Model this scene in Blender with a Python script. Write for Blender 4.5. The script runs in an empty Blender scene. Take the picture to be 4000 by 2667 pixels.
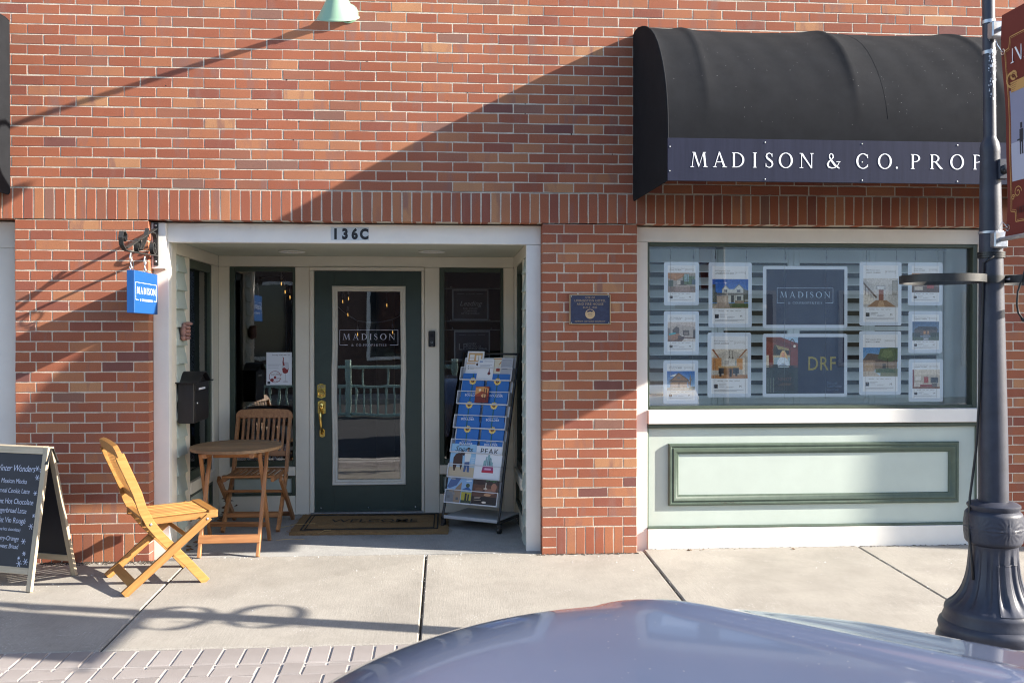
import bpy, bmesh, math, random
from mathutils import Vector as V3, Matrix

random.seed(7)
SC = bpy.context.scene
COL = SC.collection
rad = math.radians

# ------------------------------------------------------------------ camera, sky, sun, exposure
cam_d = bpy.data.cameras.new("camera")
cam = bpy.data.objects.new("camera", cam_d)
COL.objects.link(cam)
cam_d.lens = 33.0
cam_d.sensor_width = 36.0
cam_d.clip_start = 0.05
cam_d.clip_end = 400
CAM = V3((0, -6.37, 1.5014))
yaw, pit = rad(4.058), rad(-0.442)
fwd = V3((math.sin(yaw) * math.cos(pit), math.cos(yaw) * math.cos(pit), math.sin(pit)))
cam.rotation_euler = fwd.to_track_quat('-Z', 'Y').to_euler()
cam.location = CAM
cam_d.dof.use_dof = True
cam_d.dof.focus_distance = 6.6
cam_d.dof.aperture_fstop = 9.0
SC.camera = cam

SUN = V3((4.25, -1.0, 2.0)).normalized()          # towards the sun
world = bpy.data.worlds.new("World")
SC.world = world
world.use_nodes = True
wn = world.node_tree
bg = wn.nodes["Background"]
sky = wn.nodes.new("ShaderNodeTexSky")
sky.sky_type = 'NISHITA'
sky.sun_disc = False
sky.sun_elevation = math.asin(SUN.z)
sky.sun_rotation = math.atan2(SUN.x, SUN.y)
sky.altitude = 1500
sky.air_density = 0.85
sky.dust_density = 1.6
wn.links.new(sky.outputs[0], bg.inputs[0])
bg.inputs[1].default_value = 0.15

sun_d = bpy.data.lights.new("sun", 'SUN')
sun_d.energy = 5.0
sun_d.angle = rad(0.53)
sun_d.color = (1.0, 0.965, 0.92)
sun = bpy.data.objects.new("sun", sun_d)
COL.objects.link(sun)
sun.rotation_euler = SUN.to_track_quat('Z', 'Y').to_euler()
sun.location = (20, -5, 12)

SC.view_settings.view_transform = 'Standard'
SC.view_settings.look = 'None'
SC.view_settings.exposure = 1.64
SC.view_settings.gamma = 1.0
SC.view_settings.use_curve_mapping = False
SC.view_settings.use_white_balance = True       # daylight shade balance, as the photograph's camera chose
SC.view_settings.white_balance_temperature = 7100
SC.cycles.use_denoising = True
SC.cycles.pixel_filter_type = 'BLACKMAN_HARRIS'
SC.cycles.filter_width = 1.1
SC.cycles.max_bounces = 9
SC.cycles.diffuse_bounces = 4
SC.cycles.glossy_bounces = 4
SC.cycles.transmission_bounces = 6
SC.cycles.transparent_max_bounces = 16
SC.cycles.caustics_reflective = False
SC.cycles.caustics_refractive = False

# ------------------------------------------------------------------ materials
MATS = {}


def pm(name, col, rough=0.6, metal=0.0, var=0.0, scale=12.0, bump=0.0, bscale=150.0, col2=None,
       coat=0.0, stretch=(1, 1, 1), emit=0.0, spec=0.5, bdist=0.002, obrand=0.0, coord='Object'):
    """principled material: two-tone noise colour, fine bump, optional per-object brightness"""
    if name in MATS:
        return MATS[name]
    m = bpy.data.materials.new(name)
    m.use_nodes = True
    nt = m.node_tree
    b = nt.nodes["Principled BSDF"]
    b.inputs["Roughness"].default_value = rough
    b.inputs["Metallic"].default_value = metal
    b.inputs["Specular IOR Level"].default_value = spec
    b.inputs["Coat Weight"].default_value = coat
    b.inputs["Coat Roughness"].default_value = 0.04
    c = (*col, 1)
    b.inputs["Base Color"].default_value = c
    if emit:
        b.inputs["Emission Color"].default_value = c
        b.inputs["Emission Strength"].default_value = emit
    tc = nt.nodes.new("ShaderNodeTexCoord")
    mp = nt.nodes.new("ShaderNodeMapping")
    mp.inputs["Scale"].default_value = stretch
    nt.links.new(tc.outputs[coord], mp.inputs[0])
    last = None
    if var or col2:
        n = nt.nodes.new("ShaderNodeTexNoise")
        n.inputs["Scale"].default_value = scale
        n.inputs["Detail"].default_value = 6
        n.inputs["Roughness"].default_value = 0.65
        nt.links.new(mp.outputs[0], n.inputs["Vector"])
        r = nt.nodes.new("ShaderNodeValToRGB")
        r.color_ramp.elements[0].position = 0.32
        r.color_ramp.elements[1].position = 0.68
        lo = col2 if col2 else tuple(x * (1 - var) for x in col)
        hi = col if col2 else tuple(min(1, x * (1 + var * 0.6)) for x in col)
        r.color_ramp.elements[0].color = (*lo, 1)
        r.color_ramp.elements[1].color = (*hi, 1)
        nt.links.new(n.outputs["Fac"], r.inputs[0])
        last = r.outputs[0]
    if obrand and last:
        oi = nt.nodes.new("ShaderNodeObjectInfo")
        mr = nt.nodes.new("ShaderNodeMapRange")
        mr.inputs[3].default_value = 1 - obrand
        mr.inputs[4].default_value = 1 + obrand
        nt.links.new(oi.outputs["Random"], mr.inputs[0])
        hs = nt.nodes.new("ShaderNodeHueSaturation")
        nt.links.new(mr.outputs[0], hs.inputs["Value"])
        nt.links.new(last, hs.inputs["Color"])
        last = hs.outputs[0]
    if last:
        nt.links.new(last, b.inputs["Base Color"])
    if bump:
        n2 = nt.nodes.new("ShaderNodeTexNoise")
        n2.inputs["Scale"].default_value = bscale
        n2.inputs["Detail"].default_value = 5
        nt.links.new(mp.outputs[0], n2.inputs["Vector"])
        bp = nt.nodes.new("ShaderNodeBump")
        bp.inputs["Strength"].default_value = bump
        bp.inputs["Distance"].default_value = bdist
        nt.links.new(n2.outputs["Fac"], bp.inputs["Height"])
        nt.links.new(bp.outputs[0], b.inputs["Normal"])
    MATS[name] = m
    return m


def ink(col, rough=0.55):
    key = "print_%02x%02x%02x" % tuple(int(max(0, min(1, c)) * 255) for c in col)
    return pm(key, col, rough)


def srgb(r, g, b):
    f = lambda c: (c / 255 / 12.92) if c <= 10 else ((c / 255 + 0.055) / 1.055) ** 2.4
    return (f(r), f(g), f(b))


def brick_material():
    m = bpy.data.materials.new("red_brick")
    m.use_nodes = True
    nt = m.node_tree
    N, L = nt.nodes.new, nt.links.new
    b = nt.nodes["Principled BSDF"]
    b.inputs["Roughness"].default_value = 0.85
    b.inputs["Specular IOR Level"].default_value = 0.25
    geo = N("ShaderNodeNewGeometry")
    oi = N("ShaderNodeObjectInfo")
    ad = N("ShaderNodeMath"); ad.operation = 'ADD'
    L(geo.outputs["Random Per Island"], ad.inputs[0]); L(oi.outputs["Random"], ad.inputs[1])
    fr = N("ShaderNodeMath"); fr.operation = 'FRACT'; L(ad.outputs[0], fr.inputs[0])
    ramp = N("ShaderNodeValToRGB"); ramp.color_ramp.interpolation = 'CONSTANT'
    stops = [(0.0, (.295, .083, .039)), (.16, (.32, .094, .043)), (.32, (.275, .077, .039)), (.43, (.34, .108, .048)),
             (.54, (.30, .087, .042)), (.63, (.355, .121, .053)), (.73, (.245, .071, .043)), (.80, (.275, .098, .055)),
             (.86, (.375, .142, .063)), (.94, (.42, .190, .085)), (.962, (.23, .105, .074)), (.985, (.180, .066, .053))]
    cr = ramp.color_ramp
    cr.elements[0].position, cr.elements[0].color = stops[0][0], (*stops[0][1], 1)
    cr.elements[1].position, cr.elements[1].color = stops[1][0], (*stops[1][1], 1)
    for p, c in stops[2:]:
        e = cr.elements.new(p); e.color = (*c, 1)
    L(fr.outputs[0], ramp.inputs[0])
    # flashed bands across a brick (kiln marks), stronger on some bricks
    mp = N("ShaderNodeMapping"); mp.inputs["Scale"].default_value = (9, 9, 2.2)
    L(geo.outputs["Position"], mp.inputs[0])
    n1 = N("ShaderNodeTexNoise"); n1.inputs["Scale"].default_value = 1.6; n1.inputs["Detail"].default_value = 3
    L(mp.outputs[0], n1.inputs["Vector"])
    m2 = N("ShaderNodeMath"); m2.operation = 'MULTIPLY'; m2.inputs[1].default_value = 7.31
    L(fr.outputs[0], m2.inputs[0])
    f2 = N("ShaderNodeMath"); f2.operation = 'FRACT'; L(m2.outputs[0], f2.inputs[0])
    st = N("ShaderNodeMapRange"); st.inputs[1].default_value = .45; st.inputs[2].default_value = 1
    st.inputs[3].default_value = .12; st.inputs[4].default_value = .85
    L(f2.outputs[0], st.inputs[0])
    band = N("ShaderNodeMapRange"); band.inputs[1].default_value = .5; band.inputs[2].default_value = .64
    L(n1.outputs["Fac"], band.inputs[0])
    mul = N("ShaderNodeMath"); mul.operation = 'MULTIPLY'
    L(band.outputs[0], mul.inputs[0]); L(st.outputs[0], mul.inputs[1])
    mix = N("ShaderNodeMix"); mix.data_type = 'RGBA'
    L(mul.outputs[0], mix.inputs[0]); L(ramp.outputs[0], mix.inputs[6])
    mix.inputs[7].default_value = (.24, .11, .085, 1)
    # sand speckle
    n3 = N("ShaderNodeTexNoise"); n3.inputs["Scale"].default_value = 330; n3.inputs["Detail"].default_value = 4
    L(geo.outputs["Position"], n3.inputs["Vector"])
    sp = N("ShaderNodeMapRange"); sp.inputs[1].default_value = .3; sp.inputs[2].default_value = .75
    sp.inputs[3].default_value = .72; sp.inputs[4].default_value = 1.3
    L(n3.outputs["Fac"], sp.inputs[0])
    n5 = N("ShaderNodeTexNoise"); n5.inputs["Scale"].default_value = 1.3; n5.inputs["Detail"].default_value = 5
    L(geo.outputs["Position"], n5.inputs["Vector"])
    s5 = N("ShaderNodeMapRange"); s5.inputs[1].default_value = .3; s5.inputs[2].default_value = .7
    s5.inputs[3].default_value = .88; s5.inputs[4].default_value = 1.12
    L(n5.outputs["Fac"], s5.inputs[0])
    mm = N("ShaderNodeMath"); mm.operation = 'MULTIPLY'
    L(sp.outputs[0], mm.inputs[0]); L(s5.outputs[0], mm.inputs[1])
    hs = N("ShaderNodeHueSaturation"); hs.inputs["Saturation"].default_value = .94; L(mix.outputs[2], hs.inputs["Color"]); L(mm.outputs[0], hs.inputs["Value"])
    L(hs.outputs[0], b.inputs["Base Color"])
    n4 = N("ShaderNodeTexNoise"); n4.inputs["Scale"].default_value = 210; n4.inputs["Detail"].default_value = 6
    n4.inputs["Roughness"].default_value = .7
    L(geo.outputs["Position"], n4.inputs["Vector"])
    bp = N("ShaderNodeBump"); bp.inputs["Strength"].default_value = .32; bp.inputs["Distance"].default_value = .0015
    L(n4.outputs["Fac"], bp.inputs["Height"]); L(bp.outputs[0], b.inputs["Normal"])
    return m


def concrete_material(name, base, dark, light, broom='x', worn=1.0):
    m = bpy.data.materials.new(name)
    m.use_nodes = True
    nt = m.node_tree
    N, L = nt.nodes.new, nt.links.new
    b = nt.nodes["Principled BSDF"]
    b.inputs["Roughness"].default_value = .88
    b.inputs["Specular IOR Level"].default_value = .3
    geo = N("ShaderNodeNewGeometry")
    a = N("ShaderNodeTexNoise"); a.inputs["Scale"].default_value = 2.3; a.inputs["Detail"].default_value = 8
    a.inputs["Roughness"].default_value = .62
    L(geo.outputs["Position"], a.inputs["Vector"])
    r = N("ShaderNodeValToRGB")
    r.color_ramp.elements[0].position = .30; r.color_ramp.elements[0].color = (*dark, 1)
    r.color_ramp.elements[1].position = .72; r.color_ramp.elements[1].color = (*light, 1)
    e = r.color_ramp.elements.new(.5); e.color = (*base, 1)
    L(a.outputs["Fac"], r.inputs[0])
    # aggregate grains
    g = N("ShaderNodeTexNoise"); g.inputs["Scale"].default_value = 190; g.inputs["Detail"].default_value = 3
    L(geo.outputs["Position"], g.inputs["Vector"])
    gr = N("ShaderNodeMapRange"); gr.inputs[1].default_value = .3; gr.inputs[2].default_value = .7
    gr.inputs[3].default_value = .76; gr.inputs[4].default_value = 1.20
    L(g.outputs["Fac"], gr.inputs[0])
    hs = N("ShaderNodeHueSaturation"); L(r.outputs[0], hs.inputs["Color"]); L(gr.outputs[0], hs.inputs["Value"])
    # white grit / salt specks in patches
    v = N("ShaderNodeTexVoronoi"); v.inputs["Scale"].default_value = 55
    L(geo.outputs["Position"], v.inputs["Vector"])
    lt = N("ShaderNodeMath"); lt.operation = 'LESS_THAN'; lt.inputs[1].default_value = .16
    L(v.outputs["Distance"], lt.inputs[0])
    pn = N("ShaderNodeTexNoise"); pn.inputs["Scale"].default_value = 3.1; pn.inputs["Detail"].default_value = 4
    L(geo.outputs["Position"], pn.inputs["Vector"])
    pr = N("ShaderNodeMapRange"); pr.inputs[1].default_value = .53; pr.inputs[2].default_value = .66
    pr.inputs[4].default_value = .75 * worn
    L(pn.outputs["Fac"], pr.inputs[0])
    ml = N("ShaderNodeMath"); ml.operation = 'MULTIPLY'; L(lt.outputs[0], ml.inputs[0]); L(pr.outputs[0], ml.inputs[1])
    mx = N("ShaderNodeMix"); mx.data_type = 'RGBA'
    L(ml.outputs[0], mx.inputs[0]); L(hs.outputs[0], mx.inputs[6]); mx.inputs[7].default_value = (.68, .68, .68, 1)
    L(mx.outputs[2], b.inputs["Base Color"])
    mp = N("ShaderNodeMapping"); mp.inputs["Scale"].default_value = (220, 9, 9) if broom == 'x' else (9, 220, 9)
    L(geo.outputs["Position"], mp.inputs[0])
    bn = N("ShaderNodeTexNoise"); bn.inputs["Scale"].default_value = 1; bn.inputs["Detail"].default_value = 3
    L(mp.outputs[0], bn.inputs["Vector"])
    big = N("ShaderNodeTexNoise"); big.inputs["Scale"].default_value = .9; big.inputs["Detail"].default_value = 9; big.inputs["Roughness"].default_value = .72
    L(geo.outputs["Position"], big.inputs["Vector"])
    bm_ = N("ShaderNodeMapRange"); bm_.inputs[1].default_value = .35; bm_.inputs[2].default_value = .65; bm_.inputs[3].default_value = .84; bm_.inputs[4].default_value = 1.07
    L(big.outputs["Fac"], bm_.inputs[0])
    bl_ = N("ShaderNodeMapRange"); bl_.inputs[1].default_value = .3; bl_.inputs[2].default_value = .7; bl_.inputs[3].default_value = .93; bl_.inputs[4].default_value = 1.06
    L(bn.outputs["Fac"], bl_.inputs[0])
    bb_ = N("ShaderNodeMath"); bb_.operation = 'MULTIPLY'; L(bm_.outputs[0], bb_.inputs[0]); L(bl_.outputs[0], bb_.inputs[1])
    h2 = N("ShaderNodeHueSaturation"); L(mx.outputs[2], h2.inputs["Color"]); L(bb_.outputs[0], h2.inputs["Value"])
    L(h2.outputs[0], b.inputs["Base Color"])
    sm = N("ShaderNodeMath"); sm.operation = 'MULTIPLY_ADD'; sm.inputs[1].default_value = .7
    L(g.outputs["Fac"], sm.inputs[0]); L(bn.outputs["Fac"], sm.inputs[2])
    bp = N("ShaderNodeBump"); bp.inputs["Strength"].default_value = .35; bp.inputs["Distance"].default_value = .002
    L(sm.outputs[0], bp.inputs["Height"]); L(bp.outputs[0], b.inputs["Normal"])
    MATS[name] = m
    return m


def glass_material(name, tint=(1, 1, 1), wave=0.0, ior=1.5, wscale=3.0):
    m = bpy.data.materials.new(name)
    m.use_nodes = True
    nt = m.node_tree
    N, L = nt.nodes.new, nt.links.new
    nt.nodes.remove(nt.nodes["Principled BSDF"])
    out = nt.nodes["Material Output"]
    t = N("ShaderNodeBsdfTransparent"); t.inputs[0].default_value = (*tint, 1)
    g = N("ShaderNodeBsdfGlossy"); g.inputs["Roughness"].default_value = 0.0
    f = N("ShaderNodeFresnel"); f.inputs[0].default_value = ior
    mx = N("ShaderNodeMixShader")
    L(f.outputs[0], mx.inputs[0]); L(t.outputs[0], mx.inputs[1]); L(g.outputs[0], mx.inputs[2])
    L(mx.outputs[0], out.inputs[0])
    if wave:
        geo = N("ShaderNodeNewGeometry")
        n = N("ShaderNodeTexNoise"); n.inputs["Scale"].default_value = wscale; n.inputs["Detail"].default_value = 2
        L(geo.outputs["Position"], n.inputs["Vector"])
        bp = N("ShaderNodeBump"); bp.inputs["Strength"].default_value = wave; bp.inputs["Distance"].default_value = .01
        L(n.outputs["Fac"], bp.inputs["Height"])
        L(bp.outputs[0], g.inputs["Normal"])
    MATS[name] = m
    return m


M_BRICK = brick_material()
M_MORTAR = pm("mortar", (.55, .485, .40), .95, var=.25, scale=90, bump=.9, bscale=260, bdist=.004, coord='Object')
M_WALK = concrete_material("sidewalk_concrete", (.315, .293, .258), (.268, .248, .218), (.345, .322, .284))
M_FLOOR = concrete_material("entry_concrete", (.33, .325, .31), (.26, .255, .245), (.38, .375, .36), worn=.5)
M_CREAM = pm("cream_paint", (.74, .715, .665), .55, var=.05, scale=5, bump=.12, bscale=120)
M_BEIGE = pm("alcove_paint", (.78, .72, .60), .5, var=.04, scale=4, bump=.08, bscale=120)
M_SOFFIT = pm("soffit_paint", (.55, .575, .48), .55, var=.05, scale=6, bump=.15, bscale=200)
M_PALE = pm("pale_green_paint", (.47, .535, .48), .5, var=.05, scale=4, bump=.12, bscale=60)
M_DGREEN = pm("dark_green_paint", (.050, .070, .050), .45, var=.15, scale=20, bump=.15, bscale=90)
M_MGREEN = pm("moulding_green_paint", (.075, .108, .080), .5, var=.18, scale=14, bump=.25, bscale=60)
M_DOOR = pm("door_green_paint", (.036, .058, .048), .42, var=.12, scale=8, bump=.22, bscale=420)
M_CANVAS = pm("black_canvas", (.0155, .0165, .0190), .9, var=.16, scale=7, bump=.35, bscale=900, spec=.08)
M_SIGNNAVY = pm("slate_navy_panel", (.026, .029, .050), .6, spec=.08, var=.18, scale=3, stretch=(9, 1, .6))
M_WHITE = pm("white_letter", (.85, .86, .88), .5)
M_WOOD = pm("honey_teak", (.37, .185, .056), .42, scale=1.0, col2=(.27, .118, .030), stretch=(5, 60, 60), bump=.15, bscale=3, obrand=.22)
M_WOODT = pm("weathered_teak", (.30, .175, .085), .55, scale=1.0, col2=(.20, .115, .058), stretch=(4, 55, 55), bump=.2, bscale=2, obrand=.22)
M_WOODS = pm("shaded_chair_teak", (.40, .19, .075), .5, scale=1.0, col2=(.25, .105, .042), stretch=(5, 60, 60), bump=.15, bscale=3, obrand=.22)
M_PINE = pm("weathered_pine", (.56, .47, .34), .6, scale=1.0, col2=(.40, .32, .22), stretch=(4, 45, 45), bump=.2, bscale=3, obrand=.1)
M_CHALK = pm("chalkboard", (.013, .015, .026), .6, var=.35, scale=6)
M_CHALKW = pm("chalk", (.62, .66, .80), .9)
M_IRON = pm("dark_iron", (.040, .040, .038), .5, metal=.3, var=.25, scale=40, bump=.2, bscale=200)
M_BLACK = pm("black_plastic", (.012, .012, .013), .4)
M_MAILBOX = pm("black_mailbox_paint", (.008, .008, .010), .5, var=.4, scale=25, bump=.25, bscale=250)
M_CHROME = pm("chrome", (.75, .77, .80), .18, metal=1)
M_STEEL = pm("galvanised_steel", (.45, .46, .48), .4, metal=.8, var=.2, scale=50)
M_BRASS = pm("polished_brass", (.86, .60, .18), .16, metal=1)
M_BLUE = pm("sign_blue", (.003, .070, .25), .55)
M_MINT = pm("mint_enamel", (.27, .43, .295), .38, var=.06, scale=8)
M_RACKW = pm("white_rack_metal", (.62, .63, .66), .4)
M_RACKG = pm("grey_rack_shelf", (.42, .44, .46), .5)
M_POST = pm("lamp_post_paint", (.036, .040, .057), .5, var=.25, scale=14, bump=.2, bscale=90, spec=.45)
M_COIR = pm("coir_mat", (.29, .175, .075), .95, var=.45, scale=260, bump=1.0, bscale=420, bdist=.006)
M_COIRD = pm("coir_black", (.030, .026, .020), .95, var=.4, scale=260, bump=.8, bscale=420, bdist=.004)
M_CLAY = pm("pink_clay", (.33, .17, .135), .75, var=.25, scale=30, bump=.4, bscale=60)
M_PAVER = pm("concrete_paver", (.268, .242, .230), .9, scale=2.4, col2=(.215, .190, .179), bump=.6, bscale=180, obrand=.08, coord='Object')
M_SAND = pm("pale_joint_sand", (.44, .42, .40), .95, var=.15, scale=30, bump=.6, bscale=150)
M_ASPHALT = pm("asphalt", (.055, .055, .058), .9, var=.3, scale=40, bump=.5, bscale=220)
M_KERB = pm("kerb_concrete", (.42, .40, .37), .9, var=.15, scale=9, bump=.4, bscale=150)
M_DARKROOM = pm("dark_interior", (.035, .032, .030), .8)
M_SHUTTER = pm("shutter_paint", (.78, .82, .78), .5)
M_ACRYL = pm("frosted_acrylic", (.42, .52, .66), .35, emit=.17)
M_PAPER = pm("white_paper", (.78, .80, .84), .7)
M_GLASS = glass_material("window_glass", (.96, .98, .99), wave=.02, ior=1.85, wscale=2)
M_GLASSD = glass_material("door_glass", (.70, .72, .74), wave=.06, ior=1.9, wscale=5)
M_GLASSS = glass_material("side_glass", (.93, .94, .95), wave=.04, ior=1.75, wscale=4)
M_GLASSB = glass_material("bulb_glass", (.95, .95, .95))
M_LEAF = pm("dry_leaf", (.16, .085, .04), .9, var=.4, scale=20)

# ------------------------------------------------------------------ mesh helpers
ORG = {}


class MB:
    """collects shapes (world or thing-local coordinates) and links them as ONE mesh object"""

    def __init__(s):
        s.v, s.f, s.m = [], [], []

    def add(s, vs, fs, mi=0, M=None):
        o = len(s.v)
        s.v += [(M @ V3(p)) if M else V3(p) for p in vs]
        s.f += [tuple(i + o for i in f) for f in fs]
        s.m += [mi] * len(fs)
        return s

    def box(s, x0, x1, y0, y1, z0, z1, b=.002, mi=0, M=None):
        if x0 > x1: x0, x1 = x1, x0
        if y0 > y1: y0, y1 = y1, y0
        if z0 > z1: z0, z1 = z1, z0
        b = min(b, (x1 - x0) * .4, (y1 - y0) * .4, (z1 - z0) * .4)
        if b <= 0:
            b = 1e-5
        vs, idx = [], {}
        for sx in (0, 1):
            for sy in (0, 1):
                for sz in (0, 1):
                    X, Y, Z = (x0, x1)[sx], (y0, y1)[sy], (z0, z1)[sz]
                    ix, iy, iz = X + (b, -b)[sx], Y + (b, -b)[sy], Z + (b, -b)[sz]
                    for a, p in (('x', (X, iy, iz)), ('y', (ix, Y, iz)), ('z', (ix, iy, Z))):
                        idx[a, sx, sy, sz] = len(vs); vs.append(p)
        fs = []
        I = idx
        for k in (0, 1):
            fs.append((I['x', k, 0, 0], I['x', k, 1, 0], I['x', k, 1, 1], I['x', k, 0, 1]))
            fs.append((I['y', 0, k, 0], I['y', 1, k, 0], I['y', 1, k, 1], I['y', 0, k, 1]))
            fs.append((I['z', 0, 0, k], I['z', 1, 0, k], I['z', 1, 1, k], I['z', 0, 1, k]))
        for p in (0, 1):
            for q in (0, 1):
                fs.append((I['x', p, q, 0], I['x', p, q, 1], I['y', p, q, 1], I['y', p, q, 0]))
                fs.append((I['x', p, 0, q], I['x', p, 1, q], I['z', p, 1, q], I['z', p, 0, q]))
                fs.append((I['y', 0, p, q], I['y', 1, p, q], I['z', 1, p, q], I['z', 0, p, q]))
                for r in (0, 1):
                    fs.append((I['x', p, q, r], I['y', p, q, r], I['z', p, q, r]))
        return s.add(vs, fs, mi, M)

    def prism(s, pts, O, U, W, Nn, d0, d1, mi=0):
        """polygon pts (u,w) in the plane O+U*u+W*w, extruded along Nn from d0 to d1"""
        O, U, W, Nn = V3(O), V3(U), V3(W), V3(Nn)
        n = len(pts)
        vs = [O + U * u + W * w + Nn * d0 for u, w in pts] + [O + U * u + W * w + Nn * d1 for u, w in pts]
        fs = [tuple(range(n)), tuple(range(2 * n - 1, n - 1, -1))]
        fs += [(i, (i + 1) % n, n + (i + 1) % n, n + i) for i in range(n)]
        return s.add(vs, fs, mi)

    def flat(s, pts, O, U, W, Nn, d, mi=0):
        O, U, W, Nn = V3(O), V3(U), V3(W), V3(Nn)
        return s.add([O + U * u + W * w + Nn * d for u, w in pts], [tuple(range(len(pts)))], mi)

    def tube(s, path, r, n=8, mi=0, closed=False, cap=True, flat_w=None, up=None):
        """round tube along path; with flat_w it is a flat bar flat_w wide (along up) and 2r thick"""
        P = [V3(p) for p in path]
        k = len(P)
        rs = r if isinstance(r, (list, tuple)) else [r] * k
        vs, prev = [], None
        for i in range(k):
            if closed:
                t = P[(i + 1) % k] - P[i - 1]
            else:
                t = P[min(i + 1, k - 1)] - P[max(i - 1, 0)]
            t.normalize()
            ref = V3(up) if up else (prev if prev else (V3((0, 0, 1)) if abs(t.z) < .9 else V3((1, 0, 0))))
            a = ref - t * ref.dot(t)
            if a.length < 1e-6:
                a = t.orthogonal()
            a.normalize()
            if not up:
                prev = a
            bb = t.cross(a)
            if flat_w:
                for ca, cb in ((1, 1), (1, -1), (-1, -1), (-1, 1)):
                    vs.append(P[i] + a * (ca * flat_w / 2) + bb * (cb * rs[i]))
            else:
                for j in range(n):
                    an = 2 * math.pi * j / n
                    vs.append(P[i] + (a * math.cos(an) + bb * math.sin(an)) * rs[i])
        if flat_w:
            n = 4
        fs = []
        for i in range(k if closed else k - 1):
            i2 = (i + 1) % k
            for j in range(n):
                fs.append((i * n + j, i * n + (j + 1) % n, i2 * n + (j + 1) % n, i2 * n + j))
        if cap and not closed:
            fs += [tuple(range(n - 1, -1, -1)), tuple(range((k - 1) * n, k * n))]
        return s.add(vs, fs, mi)

    def lathe(s, prof, c=(0, 0, 0), n=24, mi=0, M=None, mod=None, cap=True):
        vs = []
        for (r, z) in prof:
            for j in range(n):
                a = 2 * math.pi * j / n
                rr = r * (mod(a, z) if mod else 1)
                vs.append(V3((c[0] + rr * math.cos(a), c[1] + rr * math.sin(a), c[2] + z)))
        fs = []
        for i in range(len(prof) - 1):
            for j in range(n):
                fs.append((i * n + j, i * n + (j + 1) % n, (i + 1) * n + (j + 1) % n, (i + 1) * n + j))
        if cap:
            fs += [tuple(range(n - 1, -1, -1)), tuple(range((len(prof) - 1) * n, len(prof) * n))]
        return s.add(vs, fs, mi, M)

    def ball(s, c, rx, ry, rz, n=10, mi=0):
        vs, fs = [], []
        for i in range(1, n):
            th = math.pi * i / n
            for j in range(n * 2):
                a = math.pi * j / n
                vs.append((c[0] + rx * math.sin(th) * math.cos(a), c[1] + ry * math.sin(th) * math.sin(a), c[2] + rz * math.cos(th)))
        w = 2 * n
        for i in range(n - 2):
            for j in range(w):
                fs.append((i * w + j, (i + 1) * w + j, (i + 1) * w + (j + 1) % w, i * w + (j + 1) % w))
        t = len(vs); vs += [(c[0], c[1], c[2] + rz), (c[0], c[1], c[2] - rz)]
        for j in range(w):
            fs.append((t, j, (j + 1) % w)); fs.append((t + 1, (n - 2) * w + (j + 1) % w, (n - 2) * w + j))
        return s.add(vs, fs, mi)

    def mesh(s, name, mats, org=V3((0, 0, 0)), smooth=False, fix=True):
        me = bpy.data.meshes.new(name)
        me.from_pydata([tuple(p - org) for p in s.v], [], s.f)
        mats = mats if isinstance(mats, (list, tuple)) else [mats]
        for m in mats:
            me.materials.append(m)
        if len(mats) > 1:
            me.polygons.foreach_set("material_index", s.m)
        if fix:
            bm = bmesh.new(); bm.from_mesh(me)
            bmesh.ops.recalc_face_normals(bm, faces=bm.faces)
            bm.to_mesh(me); bm.free()
        if smooth:
            me.polygons.foreach_set("use_smooth", [True] * len(me.polygons))
            if smooth is not True:
                me.set_sharp_from_angle(angle=rad(smooth))
        me.update()
        return me

    def build(s, name, mats, parent=None, smooth=False, fix=True):
        org = ORG.get(parent.name, V3((0, 0, 0))) if parent else V3((0, 0, 0))
        return link(name, s.mesh(name, mats, org, smooth, fix), parent)


def link(name, me, parent=None):
    o = bpy.data.objects.new(name, me)
    COL.objects.link(o)
    if parent:
        o.parent = parent
        ORG[o.name] = ORG.get(parent.name, V3((0, 0, 0)))
    else:
        ORG[o.name] = V3((0, 0, 0))
    return o


def tag(o, label=None, cat=None, group=None, kind=None):
    if label: o["label"] = label
    if cat: o["category"] = cat
    if group: o["group"] = group
    if kind: o["kind"] = kind
    return o


def thing(name, label, cat, loc=(0, 0, 0), group=None):
    o = bpy.data.objects.new(name, None)
    o.empty_display_size = .1
    COL.objects.link(o)
    o.location = loc
    ORG[o.name] = V3(loc)
    return tag(o, label, cat, group)


def struct(name, label=None):
    o = bpy.data.objects.new(name, None)
    COL.objects.link(o)
    ORG[o.name] = V3((0, 0, 0))
    o["kind"] = "structure"
    if label: o["label"] = label
    return o


def place(o, loc, rz=0.0, rx=0.0, ry=0.0):
    o.location = loc
    o.rotation_euler = (rx, ry, rz)
    return o


def copy_tree(o, parent=None):
    c = o.copy()
    COL.objects.link(c)
    c.parent = parent
    for ch in list(o.children):
        copy_tree(ch, c)
    return c


def boxo(name, mat, parent, x0, x1, y0, y1, z0, z1, b=.002):
    return MB().box(x0, x1, y0, y1, z0, z1, b).build(name, mat, parent)


def bar(name, mat, parent, p, q, w, t, up=(0, 0, 1), b=.002, ext=0.0):
    """a rectangular wooden bar from p to q: its own object with local x along the length (for the grain)"""
    p, q = V3(p), V3(q)
    x = (q - p); L = x.length; x.normalize()
    z = V3(up) - x * V3(up).dot(x); z.normalize()
    y = z.cross(x)
    mb = MB().box(-L / 2 - ext, L / 2 + ext, -t / 2, t / 2, -w / 2, w / 2, b)
    o = link(name, mb.mesh(name, mat), parent)
    M = Matrix((x, y, z)).transposed().to_4x4()
    org = ORG.get(parent.name, V3((0, 0, 0)))
    M.translation = (p + q) / 2 - org
    o.matrix_local = M
    return o


def frame_basis(O, U, W):
    U, W = V3(U).normalized(), V3(W).normalized()
    return V3(O), U, W, U.cross(W)


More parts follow.
